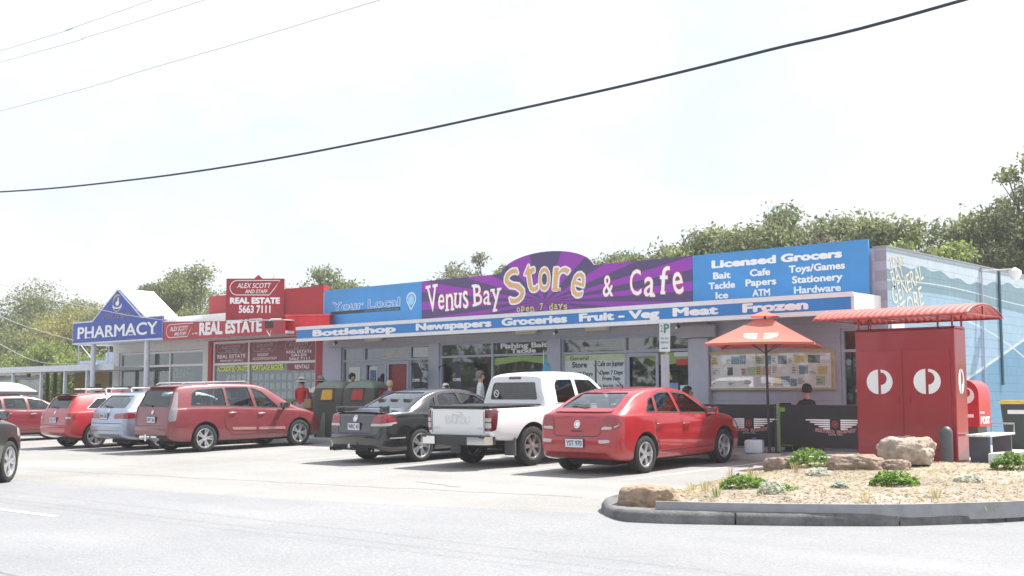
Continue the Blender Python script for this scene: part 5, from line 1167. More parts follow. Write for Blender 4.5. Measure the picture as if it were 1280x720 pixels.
# ---- silver blue wagon
S = dict(L=4.70, WB=2.675, ro=1.05, rw=.315, loc=(-28.02, 16.55, cz(16.55)), rz=PI2, label='pale silver blue station wagon between the two red cars', paint=paint('silver_blue_paint', (.36, .42, .53), metal=.5, rough=.35, dust=.03), rim=SILVER, spokes=5, style='double',
    zb=[(0, .42), (.08, .33), (.5, .25), (4.2, .22), (4.7, .36)], zs=[(0, .98), (.8, 1.0), (2.0, .96), (3.5, .9), (4.3, .78), (4.7, .56)],
    zt=[(0, .62), (.03, .70), (.08, .92), (.14, 1.02), (.32, 1.22), (.50, 1.39), (.62, 1.43), (1.2, 1.47), (1.8, 1.48), (2.3, 1.455), (2.7, 1.37), (3.1, 1.18), (3.45, 1.02), (3.6, .98), (4.1, .9), (4.45, .78), (4.7, .58)],
    wm=[(0, .74), (.05, .81), (.2, .87), (.5, .885), (3.4, .885), (4.1, .86), (4.45, .78), (4.7, .54)], tum=.45,
    cab=(.5, 3.4), side=[[(.72, 1.05), (1.5, 1.03), (1.5, 1.36), (.95, 1.34)], [(1.56, 1.02), (2.2, 1.0), (2.16, 1.37), (1.56, 1.38)], [(2.27, .99), (3.2, .96), (2.72, 1.29), (2.24, 1.37)]],
    rear=[(-.66, 1.06), (.66, 1.06), (.58, 1.37), (-.58, 1.37)], front=[(-.62, 1.05), (.62, 1.05), (.5, 1.38), (-.5, 1.38)],
    doors=[([(1.52, 1.01), (2.22, .98), (2.24, .36), (1.6, .36), (1.4, .62)], (1.62, .86)), ([(2.25, .98), (3.25, .95), (3.3, .36), (2.27, .36)], (2.38, .84))],
    lamps=[('x', [(.34, .80), (.86, .80), (.86, .94), (.34, .92)], 0), ('y', [(0, .79), (.34, .82), (.34, .93), (.02, .95)], 0)],
    plate=(.16, .86, 'RHN 550'), badge=(0, .98, .035), mirror=(3.15, 1.0), seats=2.1, rseat=1.25, rglass=PALEGLASS, wiper=(.02, 1.085), wtrim=GREY, seams=[('x', -1, [(-.76, .68), (.76, .68)], .014), ('x', -1, [(-.8, .50), (.8, .50)], .01)])
c, bvh, ro = build_car(S)
# ---- red compact with skis on the roof rack
S = dict(scl=(.94, .92, .94), L=4.50, WB=2.62, ro=.86, rw=.34, loc=(-30.10, 15.95, cz(15.95)), rz=PI2, label='glossy red compact wagon with black tail spoiler and roof rack', paint=paint('cherry_paint', (.40, .012, .022), dust=.01), rim=SILVER, spokes=5, style='double',
    zb=[(0, .46), (.08, .38), (.5, .28), (4.0, .26), (4.5, .4)], zs=[(0, .98), (.8, 1.02), (2.0, .98), (3.4, .92), (4.1, .82), (4.5, .6)],
    zt=[(0, .66), (.03, .74), (.08, .98), (.13, 1.08), (.28, 1.34), (.36, 1.45), (.5, 1.49), (1.2, 1.54), (1.8, 1.545), (2.3, 1.50), (2.7, 1.38), (3.1, 1.17), (3.4, 1.04), (3.6, 1.0), (4.0, .92), (4.3, .8), (4.5, .62)],
    wm=[(0, .74), (.05, .80), (.2, .855), (.5, .87), (3.3, .87), (3.9, .85), (4.3, .76), (4.5, .54)], tum=.48,
    cab=(.4, 3.3), side=[[(.62, 1.10), (1.28, 1.07), (1.28, 1.40), (.98, 1.38)], [(1.36, 1.065), (2.08, 1.03), (2.04, 1.42), (1.36, 1.43)], [(2.15, 1.025), (3.1, .98), (2.62, 1.34), (2.12, 1.42)]],
    rear=[(-.60, 1.12), (.60, 1.12), (.54, 1.40), (-.54, 1.40)], front=[(-.62, 1.08), (.62, 1.08), (.5, 1.42), (-.5, 1.42)],
    doors=[([(1.3, 1.05), (2.1, 1.02), (2.12, .4), (1.42, .4), (1.2, .66)], (1.45, .9)), ([(2.13, 1.02), (3.15, .97), (3.2, .4), (2.15, .4)], (2.28, .87))],
    lamps=[('x', [(.58, .72), (.85, .72), (.85, .98), (.64, 1.0)], 0), ('y', [(0, .70), (.16, .74), (.34, 1.0), (.06, .98)], 0), ('x', [(.66, .84), (.83, .84), (.83, .89), (.66, .89)], 1)],
    plate=(0, .80, 'XDJ 119'), badge=(0, 1.0, .04), mirror=(3.05, 1.05), seats=2.0, rseat=1.15, wiper=(.0, 1.14), wtrim=GREY, rglass=TINT, seams=[('x', -1, [(-.72, .66), (.72, .66)], .014)])
c, bvh, ro = build_car(S)
bm = bmesh.new(); box(bm, -ro + .20, -ro + .46, -.58, .58, 1.485, 1.52, bev=.012); obj('spoiler', bm, BLACK, c)
rk = empty('roof_rack'); rk.parent = c
for x in (.45, 1.25):
    bm = bmesh.new(); tube(bm, [(x, -.60, 1.5), (x, -.58, 1.60), (x, .58, 1.60), (x, .60, 1.5)], .022, 8); obj('cross_bar', bm, WHITE, rk)
bm = bmesh.new()
for y_ in (-.45, -.15, .2): box(bm, -.1, 1.9, y_ - .05, y_ + .05, 1.625, 1.66, bev=.01)
obj('carrier_rail', bm, WHITE, rk)
for x in (.45, 1.25):
    bm = bmesh.new(); box(bm, x - .05, x + .05, -.55, .35, 1.66, 1.70, bev=.01); obj('clamp', bm, BLACK, rk)
# ---- dark red wagon with roof box
S = dict(scl=(.95, .95, .93), L=4.60, WB=2.68, ro=1.0, rw=.325, loc=(-35.75, 15.65, cz(15.65)), rz=PI2, label='dark crimson wagon carrying a roof box at the left edge', paint=paint('crimson_paint', (.20, .008, .02), dust=.02), rim=SILVER,
    zb=[(0, .42), (.08, .33), (.5, .26), (4.2, .24), (4.6, .36)], zs=[(0, 1.0), (.8, 1.02), (2.0, .98), (3.5, .92), (4.2, .8), (4.6, .58)],
    zt=[(0, .62), (.03, .70), (.08, .95), (.13, 1.05), (.3, 1.33), (.42, 1.44), (1.2, 1.49), (1.9, 1.49), (2.4, 1.45), (2.8, 1.34), (3.2, 1.14), (3.5, 1.01), (3.7, .98), (4.1, .9), (4.4, .78), (4.6, .6)],
    wm=[(0, .74), (.05, .81), (.2, .87), (.5, .89), (3.4, .89), (4.0, .86), (4.4, .76), (4.6, .54)], tum=.45,
    cab=(.45, 3.4), side=[[(.70, 1.08), (1.42, 1.06), (1.42, 1.37), (.95, 1.35)], [(1.50, 1.055), (2.22, 1.02), (2.18, 1.38), (1.5, 1.385)], [(2.30, 1.015), (3.22, .98), (2.75, 1.29), (2.27, 1.375)]],
    rear=[(-.62, 1.1), (.62, 1.1), (.56, 1.38), (-.56, 1.38)], front=[(-.62, 1.08), (.62, 1.08), (.5, 1.4), (-.5, 1.4)],
    doors=[([(1.46, 1.045), (2.24, 1.01), (2.26, .36), (1.55, .36), (1.35, .62)], (1.6, .9)), ([(2.27, 1.01), (3.27, .97), (3.3, .36), (2.29, .36)], (2.4, .87))],
    lamps=[('x', [(.6, .75), (.86, .75), (.86, 1.0), (.66, 1.0)], 0), ('y', [(0, .74), (.3, .8), (.3, .98), (.06, .98)], 0)], plate=(0, .8, 'WKT 904'), mirror=(3.2, 1.04), seats=2.1, rseat=1.25, wtrim=DARK, hm=CHROME)
c, bvh, ro = build_car(S)
rbx = empty('roof_box', (-35.75, 15.2, cz(16.4) + 1.42), PI2, 'grey and white plastic roof box on top of the crimson wagon', 'roof box')
bm = bmesh.new(); P = [(-.2, .0), (-.22, .06), (-.1, .22), (.5, .33), (1.2, .34), (1.75, .22), (2.1, .08), (2.12, .02), (2.05, 0)]
bm = bmesh.new(); n_ = 9; rgs = []
for i in range(n_):
    t = i / (n_ - 1); x = -.1 + 2.2 * t; hz = .30 * (1 - abs(2 * t - .9) ** 3) ** .5 if abs(2 * t - .9) < 1 else .02; hz = max(hz, .05); wy = .40 * (1 - .25 * abs(2 * t - 1) ** 3)
    rgs.append([bm.verts.new((x, a * wy, b * hz + .05)) for a, b in ((-1, 0), (-1, .35), (-.85, .8), (-.5, 1), (.5, 1), (.85, .8), (1, .35), (1, 0))])
for a, b in zip(rgs, rgs[1:]):
    for j in range(8): bm.faces.new((a[j], a[(j + 1) % 8], b[(j + 1) % 8], b[j]))
bm.faces.new(rgs[0]); bm.faces.new(rgs[-1]); bmesh.ops.recalc_face_normals(bm, faces=bm.faces)
obj('lid', bm, mat('roof_box_white', (.60, .61, .63), .35, var=.04), rbx, sm=50)
obj('base', bx(-.12, 2.1, -.41, .41, -.03, .075, bev=.02), mat('roof_box_grey', (.10, .10, .11), .5), rbx)
for x in (.3, 1.5):
    bm = bmesh.new(); tube(bm, [(x, -.6, -.1), (x, -.58, -.05), (x, .58, -.05), (x, .6, -.1)], .022, 8); obj('cross_bar', bm, CHROME, rbx)
    bm = bmesh.new(); lathe(bm, [(.05, -.12), (.06, -.06), (.03, -.03)], 10, c=(x, -.55, 0)); obj('foot', bm, CHROME, rbx)
# ---- dark SUV pulling in at the left edge
hd = math.atan2(.73, -.69); fx, fy = math.cos(hd), math.sin(hd)
fwx, fwy = -20.62 - 2.66 * fx - .80 * (-math.sin(hd)) * -1 * 1, 9.52 - 2.66 * fy - .80 * math.cos(hd) * -1 * 1
S = dict(L=4.55, WB=2.66, ro=.95, rw=.36, gap=.06, loc=(fwx, fwy, 0), rz=hd, slope=False, group='cars on the road', label='dark grey four wheel drive turning in, cut off by the left edge', paint=paint('graphite_paint', (.035, .031, .033), metal=.3, dust=.03), rim=SILVER, spokes=5, style='double', rr=.72, steer=0,
    zb=[(0, .46), (.08, .38), (.5, .30), (4.0, .28), (4.55, .42)], zs=[(0, 1.08), (.8, 1.12), (2.0, 1.08), (3.4, 1.02), (4.1, .92), (4.4, .8), (4.55, .66)],
    zt=[(0, .70), (.03, .8), (.08, 1.05), (.13, 1.15), (.3, 1.45), (.4, 1.57), (1.2, 1.65), (1.8, 1.65), (2.3, 1.61), (2.7, 1.48), (3.1, 1.27), (3.35, 1.14), (3.5, 1.10), (4.0, 1.02), (4.3, .92), (4.48, .8), (4.55, .7)],
    wm=[(0, .74), (.05, .82), (.2, .89), (.5, .92), (3.3, .92), (3.9, .90), (4.25, .82), (4.45, .68), (4.55, .56)], tum=.42,
    cab=(.42, 3.25), side=[[(.65, 1.18), (1.35, 1.17), (1.35, 1.50), (.95, 1.48)], [(1.43, 1.165), (2.12, 1.14), (2.08, 1.52), (1.43, 1.53)], [(2.2, 1.135), (3.1, 1.09), (2.62, 1.42), (2.17, 1.52)]],
    rear=[(-.62, 1.2), (.62, 1.2), (.56, 1.52), (-.56, 1.52)], front=[(-.64, 1.18), (.64, 1.18), (.52, 1.54), (-.52, 1.54)],
    doors=[([(1.4, 1.155), (2.14, 1.13), (2.16, .42), (1.5, .42), (1.3, .7)], (1.55, 1.0)), ([(2.17, 1.13), (3.15, 1.08), (3.2, .42), (2.19, .42)], (2.3, .97))],
    lamps=[('x', [(.6, .85), (.88, .85), (.88, 1.08), (.66, 1.08)], 0), ('y', [(0, .84), (.3, .88), (.3, 1.06), (.06, 1.06)], 0)], head=[(3.9, .80), (4.4, .75), (4.35, .88), (3.9, .95)], plate=(0, .85, 'ZBR 372'), mirror=(3.0, 1.16), mm=DARK, seats=2.0, rseat=1.2)
c, bvh, ro = build_car(S)
# ================================================================== STREET FURNITURE
# umbrella with its water weight
um = empty('market_umbrella', (-12.12, 20.76, FZ), R(-3), 'salmon red market umbrella on a black pole with white wings printed on it', 'umbrella')
UMB = mat('umbrella_cloth', (.62, .10, .06), .8, var=.07, scale=3)
t_, tt, tb = _new('umbrella_canvas'); N, L = tt.nodes, tt.links
tb.inputs['Base Color'].default_value = (.74, .29, .23, 1); tb.inputs['Roughness'].default_value = .85
tl_ = N.new('ShaderNodeBsdfTranslucent'); tl_.inputs[0].default_value = (.62, .07, .05, 1); ms = N.new('ShaderNodeMixShader'); ms.inputs[0].default_value = .4
L.new(tb.outputs[0], ms.inputs[1]); L.new(tl_.outputs[0], ms.inputs[2]); L.new(ms.outputs[0], N['Material Output'].inputs[0])
bm = bmesh.new(); tube(bm, [(0.05, 0, .0), (0, 0, 2.72)], .026, 10); obj('pole', bm, DARK, um)
fa = R(42 - 16); HS = 1.03                                   # canopy square turned on its pole
def uc(a, b): return (a * math.cos(fa) - b * math.sin(fa), a * math.sin(fa) + b * math.cos(fa))
bm = bmesh.new()
crn = [(-HS, -HS), (HS, -HS), (HS, HS), (-HS, HS)]
NU, NR = 10, 7
for k in range(4):
    c0, c1 = crn[k], crn[(k + 1) % 4]; rows = []
    for j in range(NR + 1):
        t = j / NR; row = []
        for i in range(NU + 1):
            u = i / NU; ex, ey = c0[0] + (c1[0] - c0[0]) * u, c0[1] + (c1[1] - c0[1]) * u
            f = .16 + .84 * t; sag = -.05 * math.sin(math.pi * u) * math.sin(math.pi * min(1, t * .8)); lift = .05 * math.sin(math.pi * u) * t ** 3
            pinch = 1 - .035 * math.sin(math.pi * u) * t ** 2
            x, y = uc(ex * f * pinch, ey * f * pinch); z = 2.62 - .50 * t ** .95 * 1.0 + sag + lift
            row.append(bm.verts.new((x, y, z)))
        rows.append(row)
    for a, b in zip(rows, rows[1:]):
        for i in range(NU): bm.faces.new((a[i], b[i], b[i + 1], a[i + 1]))
bmesh.ops.remove_doubles(bm, verts=bm.verts, dist=.002); bmesh.ops.recalc_face_normals(bm, faces=bm.faces)
cn = obj('canopy', bm, t_, um, sm=40)
bm = bmesh.new(); ap = bm.verts.new((0, 0, 2.80)); q = []
for a, b in crn:
    x, y = uc(a * .27, b * .27); q.append(bm.verts.new((x, y, 2.675)))
for i in range(4): bm.faces.new((ap, q[i], q[(i + 1) % 4]))
obj('vent_cap', bm, t_, um)
bm = bmesh.new()
for k in range(4):
    c0, c1 = crn[k], crn[(k + 1) % 4]
    for j in range(8):
        def E_(u, dz):
            ex, ey = c0[0] + (c1[0] - c0[0]) * u, c0[1] + (c1[1] - c0[1]) * u; p = 1 - .035 * math.sin(math.pi * u); x, y = uc(ex * p, ey * p); return (x, y, 2.12 + .05 * math.sin(math.pi * u) - .03 * math.sin(math.pi * u) * 0 + dz - .05 * math.sin(math.pi * u) * math.sin(math.pi * .8))
        bm.faces.new([bm.verts.new(p) for p in (E_(j / 8, 0), E_((j + 1) / 8, 0), E_((j + 1) / 8, -.045), E_(j / 8, -.045))])
bmesh.ops.remove_doubles(bm, verts=bm.verts, dist=.001); obj('valance', bm, t_, um)
bm = bmesh.new()
for a, b in crn:
    x, y = uc(a, b); tube(bm, [(0, 0, 2.56), (x * .98, y * .98, 2.10)], .009, 5); tube(bm, [(0, 0, 1.95), (x * .5, y * .5, 2.32)], .008, 5)
obj('ribs', bm, DARK, um)
def wings(fn, cx, cz, w, h, red, par, white=LETTER, text=True):
    """winged roundel emblem with a two-word line under it"""
    bm = bmesh.new()
    for s in (-1, 1):
        for k in range(5):
            z0 = cz + h * (.30 - .17 * k); x0 = cx + s * w * .09; x1 = cx + s * w * (.5 - .075 * k)
            poly3(bm, [(x0, z0 - h * .055), (x1, z0 - h * .03), (x1 + s * w * .012, z0 + h * .03), (x1 - s * w * .01, z0 + h * .065), (x0, z0 + h * .075)], fn, 0, .003, 0)
    poly3(bm, arc(cx, cz, h * .30, 0, 345, 22), fn, .003, .006, 1); band(bm, arc(cx, cz, h * .25, 0, 345, 22), h * .06, fn, 0, .008, mi=2); poly3(bm, [(cx - h * .12, cz - h * .1), (cx + h * .10, cz - h * .14), (cx + h * .14, cz + h * .12), (cx - h * .08, cz + h * .1)], fn, .006, .009, 2)
    if text:
        for s, a, b, rt in (('RETRO', -.34, -.02, -.10), ('ROAST', .03, .34, .10)):
            add_text(bm, s, cx + a * w, cx + b * w, cz - h * .66, h * .24, fn, off=.06, depth=.001, thick=.002, rot=rt, mi=0); add_text(bm, s, cx + a * w, cx + b * w, cz - h * .66, h * .24, fn, off=.03, depth=.004, thick=.002, rot=rt, mi=2)
        add_text(bm, 'specialty coffee', cx - .12 * w, cx + .12 * w, cz - h * .86, h * .08, fn, off=0, depth=.002, thick=.002, mi=0)
    obj('winged_emblem', bm, [white, DARK, red], par)
EMR = mat('emblem_red', (.42, .05, .06), .5)
# wings on the umbrella panel: laid on the sloping front panel
bmw = bmesh.new(); slope = math.atan2(.50, HS * .84)
def fu(x, y, d):
    ly = -HS * (.16 + .84 * y); a, b = uc(x, ly - d * .5); return (a, b, 2.62 - .50 * max(y, 0) ** .95 - .045 * math.sin(math.pi * min(1, y * .8)) + .014 + d)
for s in (-1, 1):
    for k in range(5):
        y0 = .52 + .055 * k; x1 = s * (.52 - .07 * k)
        vs_ = [bmw.verts.new(fu(*p, 0)) for p in ((s * .06, y0), (x1 * .5, y0 - .005), (x1, y0 - .03), (x1 * .98, y0 + .012), (x1 * .5, y0 + .03), (s * .06, y0 + .035))]; bmw.faces.new(vs_)
obj('winged_print', bmw, mat('pale_print', (.78, .52, .48), .8), um)
jug = empty('water_jug', (-12.28, 20.66, FZ), R(20), 'white plastic water jug weighing down the umbrella pole', 'jug')
JUG = mat('jug_plastic', (.70, .74, .80), .35, var=.05); bm = bmesh.new(); box(bm, -.24, .12, -.14, .14, 0, .26, bev=.05); obj('tank', bm, JUG, jug, sm=40)
bm = bmesh.new(); tube(bm, [(-.06, 0, .255), (-.06, 0, .30)], .04, 10); obj('cap', bm, mat('cap_blue', (.08, .16, .4), .5), jug)
# cafe barriers
BAN = mat('banner_black', (.022, .021, .024), .6, var=.2)
GST = mat('lime_post', (.20, .36, .05), .5)
for x0, x1, lb in ((-14.2, -12.02, 'black cafe banner barrier with winged emblem half hidden by the red hatchback'), (-11.94, -9.98, 'black cafe banner barrier with winged emblem beside the post locker')):
    o = empty('cafe_barrier', ((x0 + x1) / 2, 20.92, FZ), 0, lb, 'barrier', 'cafe barriers'); h_ = (x1 - x0) / 2
    obj('banner', bx(-h_ + .03, h_ - .03, -.012, .012, .12, .92, bev=.004), BAN, o)
    bm = bmesh.new(); tube(bm, [(-h_, 0, .93), (h_, 0, .93)], .018, 8); obj('rail', bm, DARK, o)
    for s in (-1, 1):
        bm = bmesh.new(); tube(bm, [(s * h_, 0, .02), (s * h_, 0, .96)], .02, 8); p = obj('post', bm, GST if (s < 0 and x0 > -12) else DARK, o)
        bm = bmesh.new(); box(bm, s * h_ - .2, s * h_ + .2, -.17, .17, 0, .02, bev=.005); obj('foot', bm, GREY, p)
    cx = .10 if x0 > -12 else .10
    wings(plane_fn('-y', (0, -.013, 0)), cx + (.12 if x0 > -12 else .4), .58, 1.22, .24, EMR, o)
    bm = bmesh.new(); tube(bm, [(-h_ + .05, -.02, .16), (-h_ + .3, -.02, .16)], .006, 4); rect(bm, -h_ + .02, -h_ + .14, .81, .89, plane_fn('-y', (0, -.013, 0)), 0, .003); obj('clip', bm, GST, o)
# notice board
nb = empty('notice_board', (-13.02, 22.49, 0), 0, 'wide glazed notice board crowded with papers on the grey wall', 'notice board')
OAK = mat('pale_wood', (.46, .36, .24), .6, var=.15)
obj('backing', bx(-1.48, 1.44, -.03, 0, 1.69, 2.41), mat('pinboard', (.86, .86, .87), .8), nb)
bm = bmesh.new(); box(bm, -1.54, -1.48, -.07, 0, 1.63, 2.47); box(bm, 1.44, 1.51, -.07, 0, 1.63, 2.47); box(bm, -1.48, 1.44, -.07, 0, 2.41, 2.47); box(bm, -1.48, 1.44, -.07, 0, 1.63, 1.69); obj('frame', bm, OAK, nb)
bm = bmesh.new(); box(bm, -1.48, 1.44, -.075, -.06, 1.675, 1.70); obj('ledge', bm, WHITE, nb)
PAPERS = [mat('paper_' + n_, c_, .7, var=v_, scale=s_) for n_, c_, v_, s_ in (('white', (.84, .85, .86), .04, 5), ('print', (.74, .75, .77), .35, 34), ('yellow', (.70, .60, .22), .08, 9), ('blue', (.22, .34, .48), .4, 18), ('green', (.48, .62, .40), .1, 12), ('orange', (.70, .42, .12), .15, 12), ('dark', (.12, .12, .14), .5, 20), ('pink', (.66, .45, .44), .2, 16), ('fine', (.80, .81, .83), .2, 60))]
rnd = random.Random(21)
cells = []
for r_, (z0, hh) in enumerate(((2.18, .20), (1.95, .20), (1.72, .20))):
    x = -1.44
    while x < 1.24:
        w_ = rnd.choice((.14, .15, .2, .21, .28)); cells.append((x, z0 + rnd.uniform(-.012, .012), w_, hh * rnd.uniform(.75, 1.0))); x += w_ + rnd.uniform(.006, .03)
fixed = {0: 5, 6: 4, 7: 3}
for i, (x, z, w_, hh) in enumerate(cells):
    bm = bmesh.new(); rect(bm, x, min(x + w_, 1.42), z, z + hh, plane_fn('-y', (0, -.031, 0)), 0, .0015 + .0005 * (i % 3), rot=rnd.uniform(-.03, .03))
    obj('paper', bm, PAPERS[fixed.get(i, rnd.choice((0, 0, 0, 0, 0, 1, 1, 8, 8, 8, 2, 3, 4, 6, 7)))], nb)
    if i % 2 == 0:
        bm = bmesh.new()
        for k in range(rnd.randint(2, 4)):
            zz_ = z + hh * (.2 + .2 * k); rect(bm, x + .02, x + w_ * rnd.uniform(.45, .9), zz_, zz_ + .012, plane_fn('-y', (0, -.0345, 0)), 0, .001)
        p = obj('print_lines', bm, INK, nb); p['kind'] = 'stuff'
bm = bmesh.new(); rect(bm, -1.48, 1.44, 1.70, 2.41, plane_fn('-y', (0, -.058, 0)), 0, .004); obj('pane', bm, glass('board_glass', (.985, .985, .985), boost=.03), nb)
# parking sign
sg = empty('parking_sign', (-14.54, 20.62, FZ), 0, 'white two hour parking sign on a leaning grey post', 'sign')
bm = bmesh.new(); tube(bm, [(0, 0, 0), (.16, .02, 2.2)], .028, 10); obj('post', bm, mat('galvanised', (.42, .43, .46), .4, metal=.5), sg)
bm = bmesh.new(); rect(bm, .005, .27, 2.04, 2.66, plane_fn('-y', (0, -.035, 0)), 0, .008, rot=-.02); obj('plate', bm, mat('sign_white', (.62, .65, .68), .4), sg)
bm = bmesh.new(); f_ = plane_fn('-y', (0, -.043, 0)); add_text(bm, '2', .03, .10, 2.46, .14, f_, off=.0, thick=.002); add_text(bm, 'P', .13, .25, 2.44, .18, f_, off=.04, thick=.002)
add_text(bm, '9am-5pm', .04, .24, 2.30, .05, f_, thick=.002); add_text(bm, 'MON-SUN', .04, .24, 2.21, .05, f_, thick=.002); rect(bm, .06, .22, 2.10, 2.125, f_, 0, .002)
obj('lettering', bm, mat('sign_green', (.05, .22, .16), .5), sg)
bm = bmesh.new(); box(bm, .03, .24, -.034, -.03, 1.2, 1.98); obj('lower_plate', bm, mat('dull_plate', (.42, .42, .48), .5), sg)
# clothing and drink bins
BG = mat('bin_green', (.055, .058, .052), .55, var=.08); BGT = mat('bin_lid_green', (.15, .185, .14), .5, var=.08)
def bin_(x, y, rz, flap, lb):
    o = empty('recycling_bin', (x, y, FZ), rz, lb, 'bin', 'dark green recycling bins')
    secs = [(0, .50, .42), (.9, .52, .44), (1.22, .52, .44), (1.34, .495, .415), (1.43, .44, .36), (1.50, .35, .27), (1.54, .22, .16), (1.552, .1, .07)]
    bm = bmesh.new(); rg = []
    for z, a, b in secs:
        P = rounded([(-a, -b), (a, -b), (a, b), (-a, b)], .12, 4); rg.append([bm.verts.new((p, q, z)) for p, q in P])
    for A, B in zip(rg, rg[1:]):
        k = len(A)
        for j in range(k): f = bm.faces.new((A[j], A[(j + 1) % k], B[(j + 1) % k], B[j])); f.material_index = 1 if A[0].co.z > 1.3 else 0
    bm.faces.new(rg[-1]).material_index = 1; bm.faces.new(rg[0]); bmesh.ops.recalc_face_normals(bm, faces=bm.faces)
    obj('body', bm, [BG, BGT], o, sm=50)
    for i, (sd, m) in enumerate(flap):
        bm = bmesh.new()
        if sd == 'f': prism(bm, rounded([(-.20, 1.02), (.16, 1.02), (.20, 1.30), (-.14, 1.30)], .03), -.475, -.43, 'y')
        else: prism(bm, rounded([(-.20, 1.02), (.20, 1.02), (.18, 1.30), (-.18, 1.30)], .03), .50, .55, 'x')
        obj('flap', bm, m, o)
        bm = bmesh.new()
        if sd == 'f': box(bm, -.24, .22, -.455, -.43, .98, 1.01); box(bm, -.24, .24, -.48, -.43, 1.305, 1.33)
        else: box(bm, .50, .56, -.24, .24, 1.305, 1.33)
        obj('flap_frame', bm, DARK, o)
    bm = bmesh.new(); prism(bm, [(-.35, .0), (-.05, .0), (-.05, .62), (-.12, .70)], -.452, -.44, 'y'); obj('moulded_rib', bm, BGT, o)
bin_(-25.72, 21.10, R(14), [('f', mat('flap_yellow', (.62, .36, .03), .5))], 'dark green recycling bin with a yellow flap')
bin_(-24.52, 21.16, R(14), [('f', mat('flap_red', (.36, .03, .03), .5)), ('s', MATS['flap_red'])], 'dark green recycling bin with red flaps')
# post locker with its curved corrugated roof
PR = mat('post_red', (.34, .014, .022), .28, coat=.6, var=.06, scale=2)
lk = empty('post_locker', (-8.92, 20.19, FZ), 0, 'tall red double door post locker under a curved corrugated roof', 'locker')
obj('cabinet', bx(-.9, .9, -.245, .25, .0, 2.26, bev=.02), PR, lk)
bm = bmesh.new(); prism(bm, [(-.245, 2.262), (.25, 2.262), (.20, 2.30), (-.17, 2.30)], -.9, .9, 'x'); obj('top', bm, PR, lk)
for a, b, nm in ((-.87, -.02, 'l'), (.0, .83, 'r')):
    d = obj('door', bx(a + .012, b - .012, -.258, -.246, .20, 1.90, bev=.004), PR, lk)
    cx = (a + b) / 2; f_ = plane_fn('-y', (0, -.2585, 0)); zc = 1.36; bm = bmesh.new()
    poly3(bm, arc(cx - .03, zc, .215, 90, 270, 16), f_, 0, .003); poly3(bm, arc(cx + .02, zc, .215, -52, 90, 16) + [(cx + .02, zc + .10)] + arc(cx + .02, zc + .03, .13, 90, -90, 10)[1:], f_, 0, .003) if False else None
    P = arc(cx + .02, zc, .215, 90, -90, 16); Q = arc(cx + .0, zc + .055, .11, -90, 90, 12)
    poly3(bm, P + [(cx + .02, zc - .055)] + [(x + .02, z) for x, z in Q], f_, 0, .003)
    obj('post_emblem', bm, LETTER, d)
    bm = bmesh.new(); box(bm, a + .1, b - .1, -.262, -.2575, .32, .324); obj('door_crease', bm, PR, d)
    bm = bmesh.new(); hx = b - .09 if nm == 'l' else a + .09; box(bm, hx - .02, hx + .02, -.275, -.2585, .98, 1.10, bev=.005); obj('handle', bm, PR, d)
    gx = a + .004 if nm == 'l' else b - .004
    for zz_ in (.4, 1.05, 1.7): obj('hinge', bx(gx - .012, gx + .012, -.262, -.2465, zz_ - .05, zz_ + .05), PR, d)
bm = bmesh.new(); f_ = plane_fn('+x', (.9, 0, 0)); P = arc(.0, 1.36, .2, 90, 270, 14, .215)
poly3(bm, [(-.01 + (y) * .5, z) for y, z in arc(-.02, 1.36, .215, 90, 270, 14)], f_, .001, .003); P = arc(.02, 1.36, .215, 90, -90, 14); Q = arc(0, 1.415, .11, -90, 90, 10); poly3(bm, [(.5 * y, z) for y, z in P + [(.02, 1.305)] + [(x + .02, z) for x, z in Q]], f_, .001, .003)
obj('post_emblem', bm, LETTER, lk)
bm = bmesh.new(); box(bm, -.87, .87, -.252, -.247, .05, .16); box(bm, -.88, .88, -.25, -.246, 1.92, 1.928); obj('kick_plate', bm, PR, lk)
RFM = mat('roof_red', (.52, .09, .07), .35, var=.08, scale=2); bm = bmesh.new(); rows = []
NX = 150; x_0, x_1 = -1.58, 1.25; ND = 14
for i in range(NX + 1):
    x = x_0 + (x_1 - x_0) * i / NX; w = .022 * math.sin(2 * math.pi * (x - x_0) / .115)
    row = []
    for j in range(ND + 1):
        a = R(-58 + 116 * j / ND); yy_ = .84 * math.sin(a) / math.sin(R(58)); zz_ = 2.47 + (.84 / math.sin(R(58)) + w) * (math.cos(a) - math.cos(R(58))) * .46 + w * .4
        row.append(bm.verts.new((x, yy_ + .28, zz_)))
    rows.append(row)
for a, b in zip(rows, rows[1:]):
    for j in range(ND): bm.faces.new((a[j], b[j], b[j + 1], a[j + 1]))
bmesh.ops.recalc_face_normals(bm, faces=bm.faces); rf = obj('roof', bm, RFM, lk, sm=60); md = rf.modifiers.new('t', 'SOLIDIFY'); md.thickness = .006
bm = bmesh.new()
for x in (-.85, -.62, .60, .85): box(bm, x - .015, x + .015, -.2, -.17, 2.30, 2.50)
for x in (-.85, .85): box(bm, x - .015, x + .015, .2, .23, 2.26, 2.5)
for y_ in (-.54, 1.10): box(bm, -1.54, 1.22, y_ - .012, y_ + .012, 2.455, 2.48)
for x in (-1.50, -.5, .4, 1.2):
    box(bm, x - .015, x + .015, -.54, 1.10, 2.482, 2.50)
box(bm, 1.185, 1.215, .26, .30, 2.5, 2.655)
for x in (-1.5, 1.22): tube(bm, [(x, -.54 + 1.64 * k / 12, 2.46 + .20 * math.sin(math.pi * k / 12) * .98) for k in range(13)], .012, 5)
obj('roof_frame', bm, PR, lk)
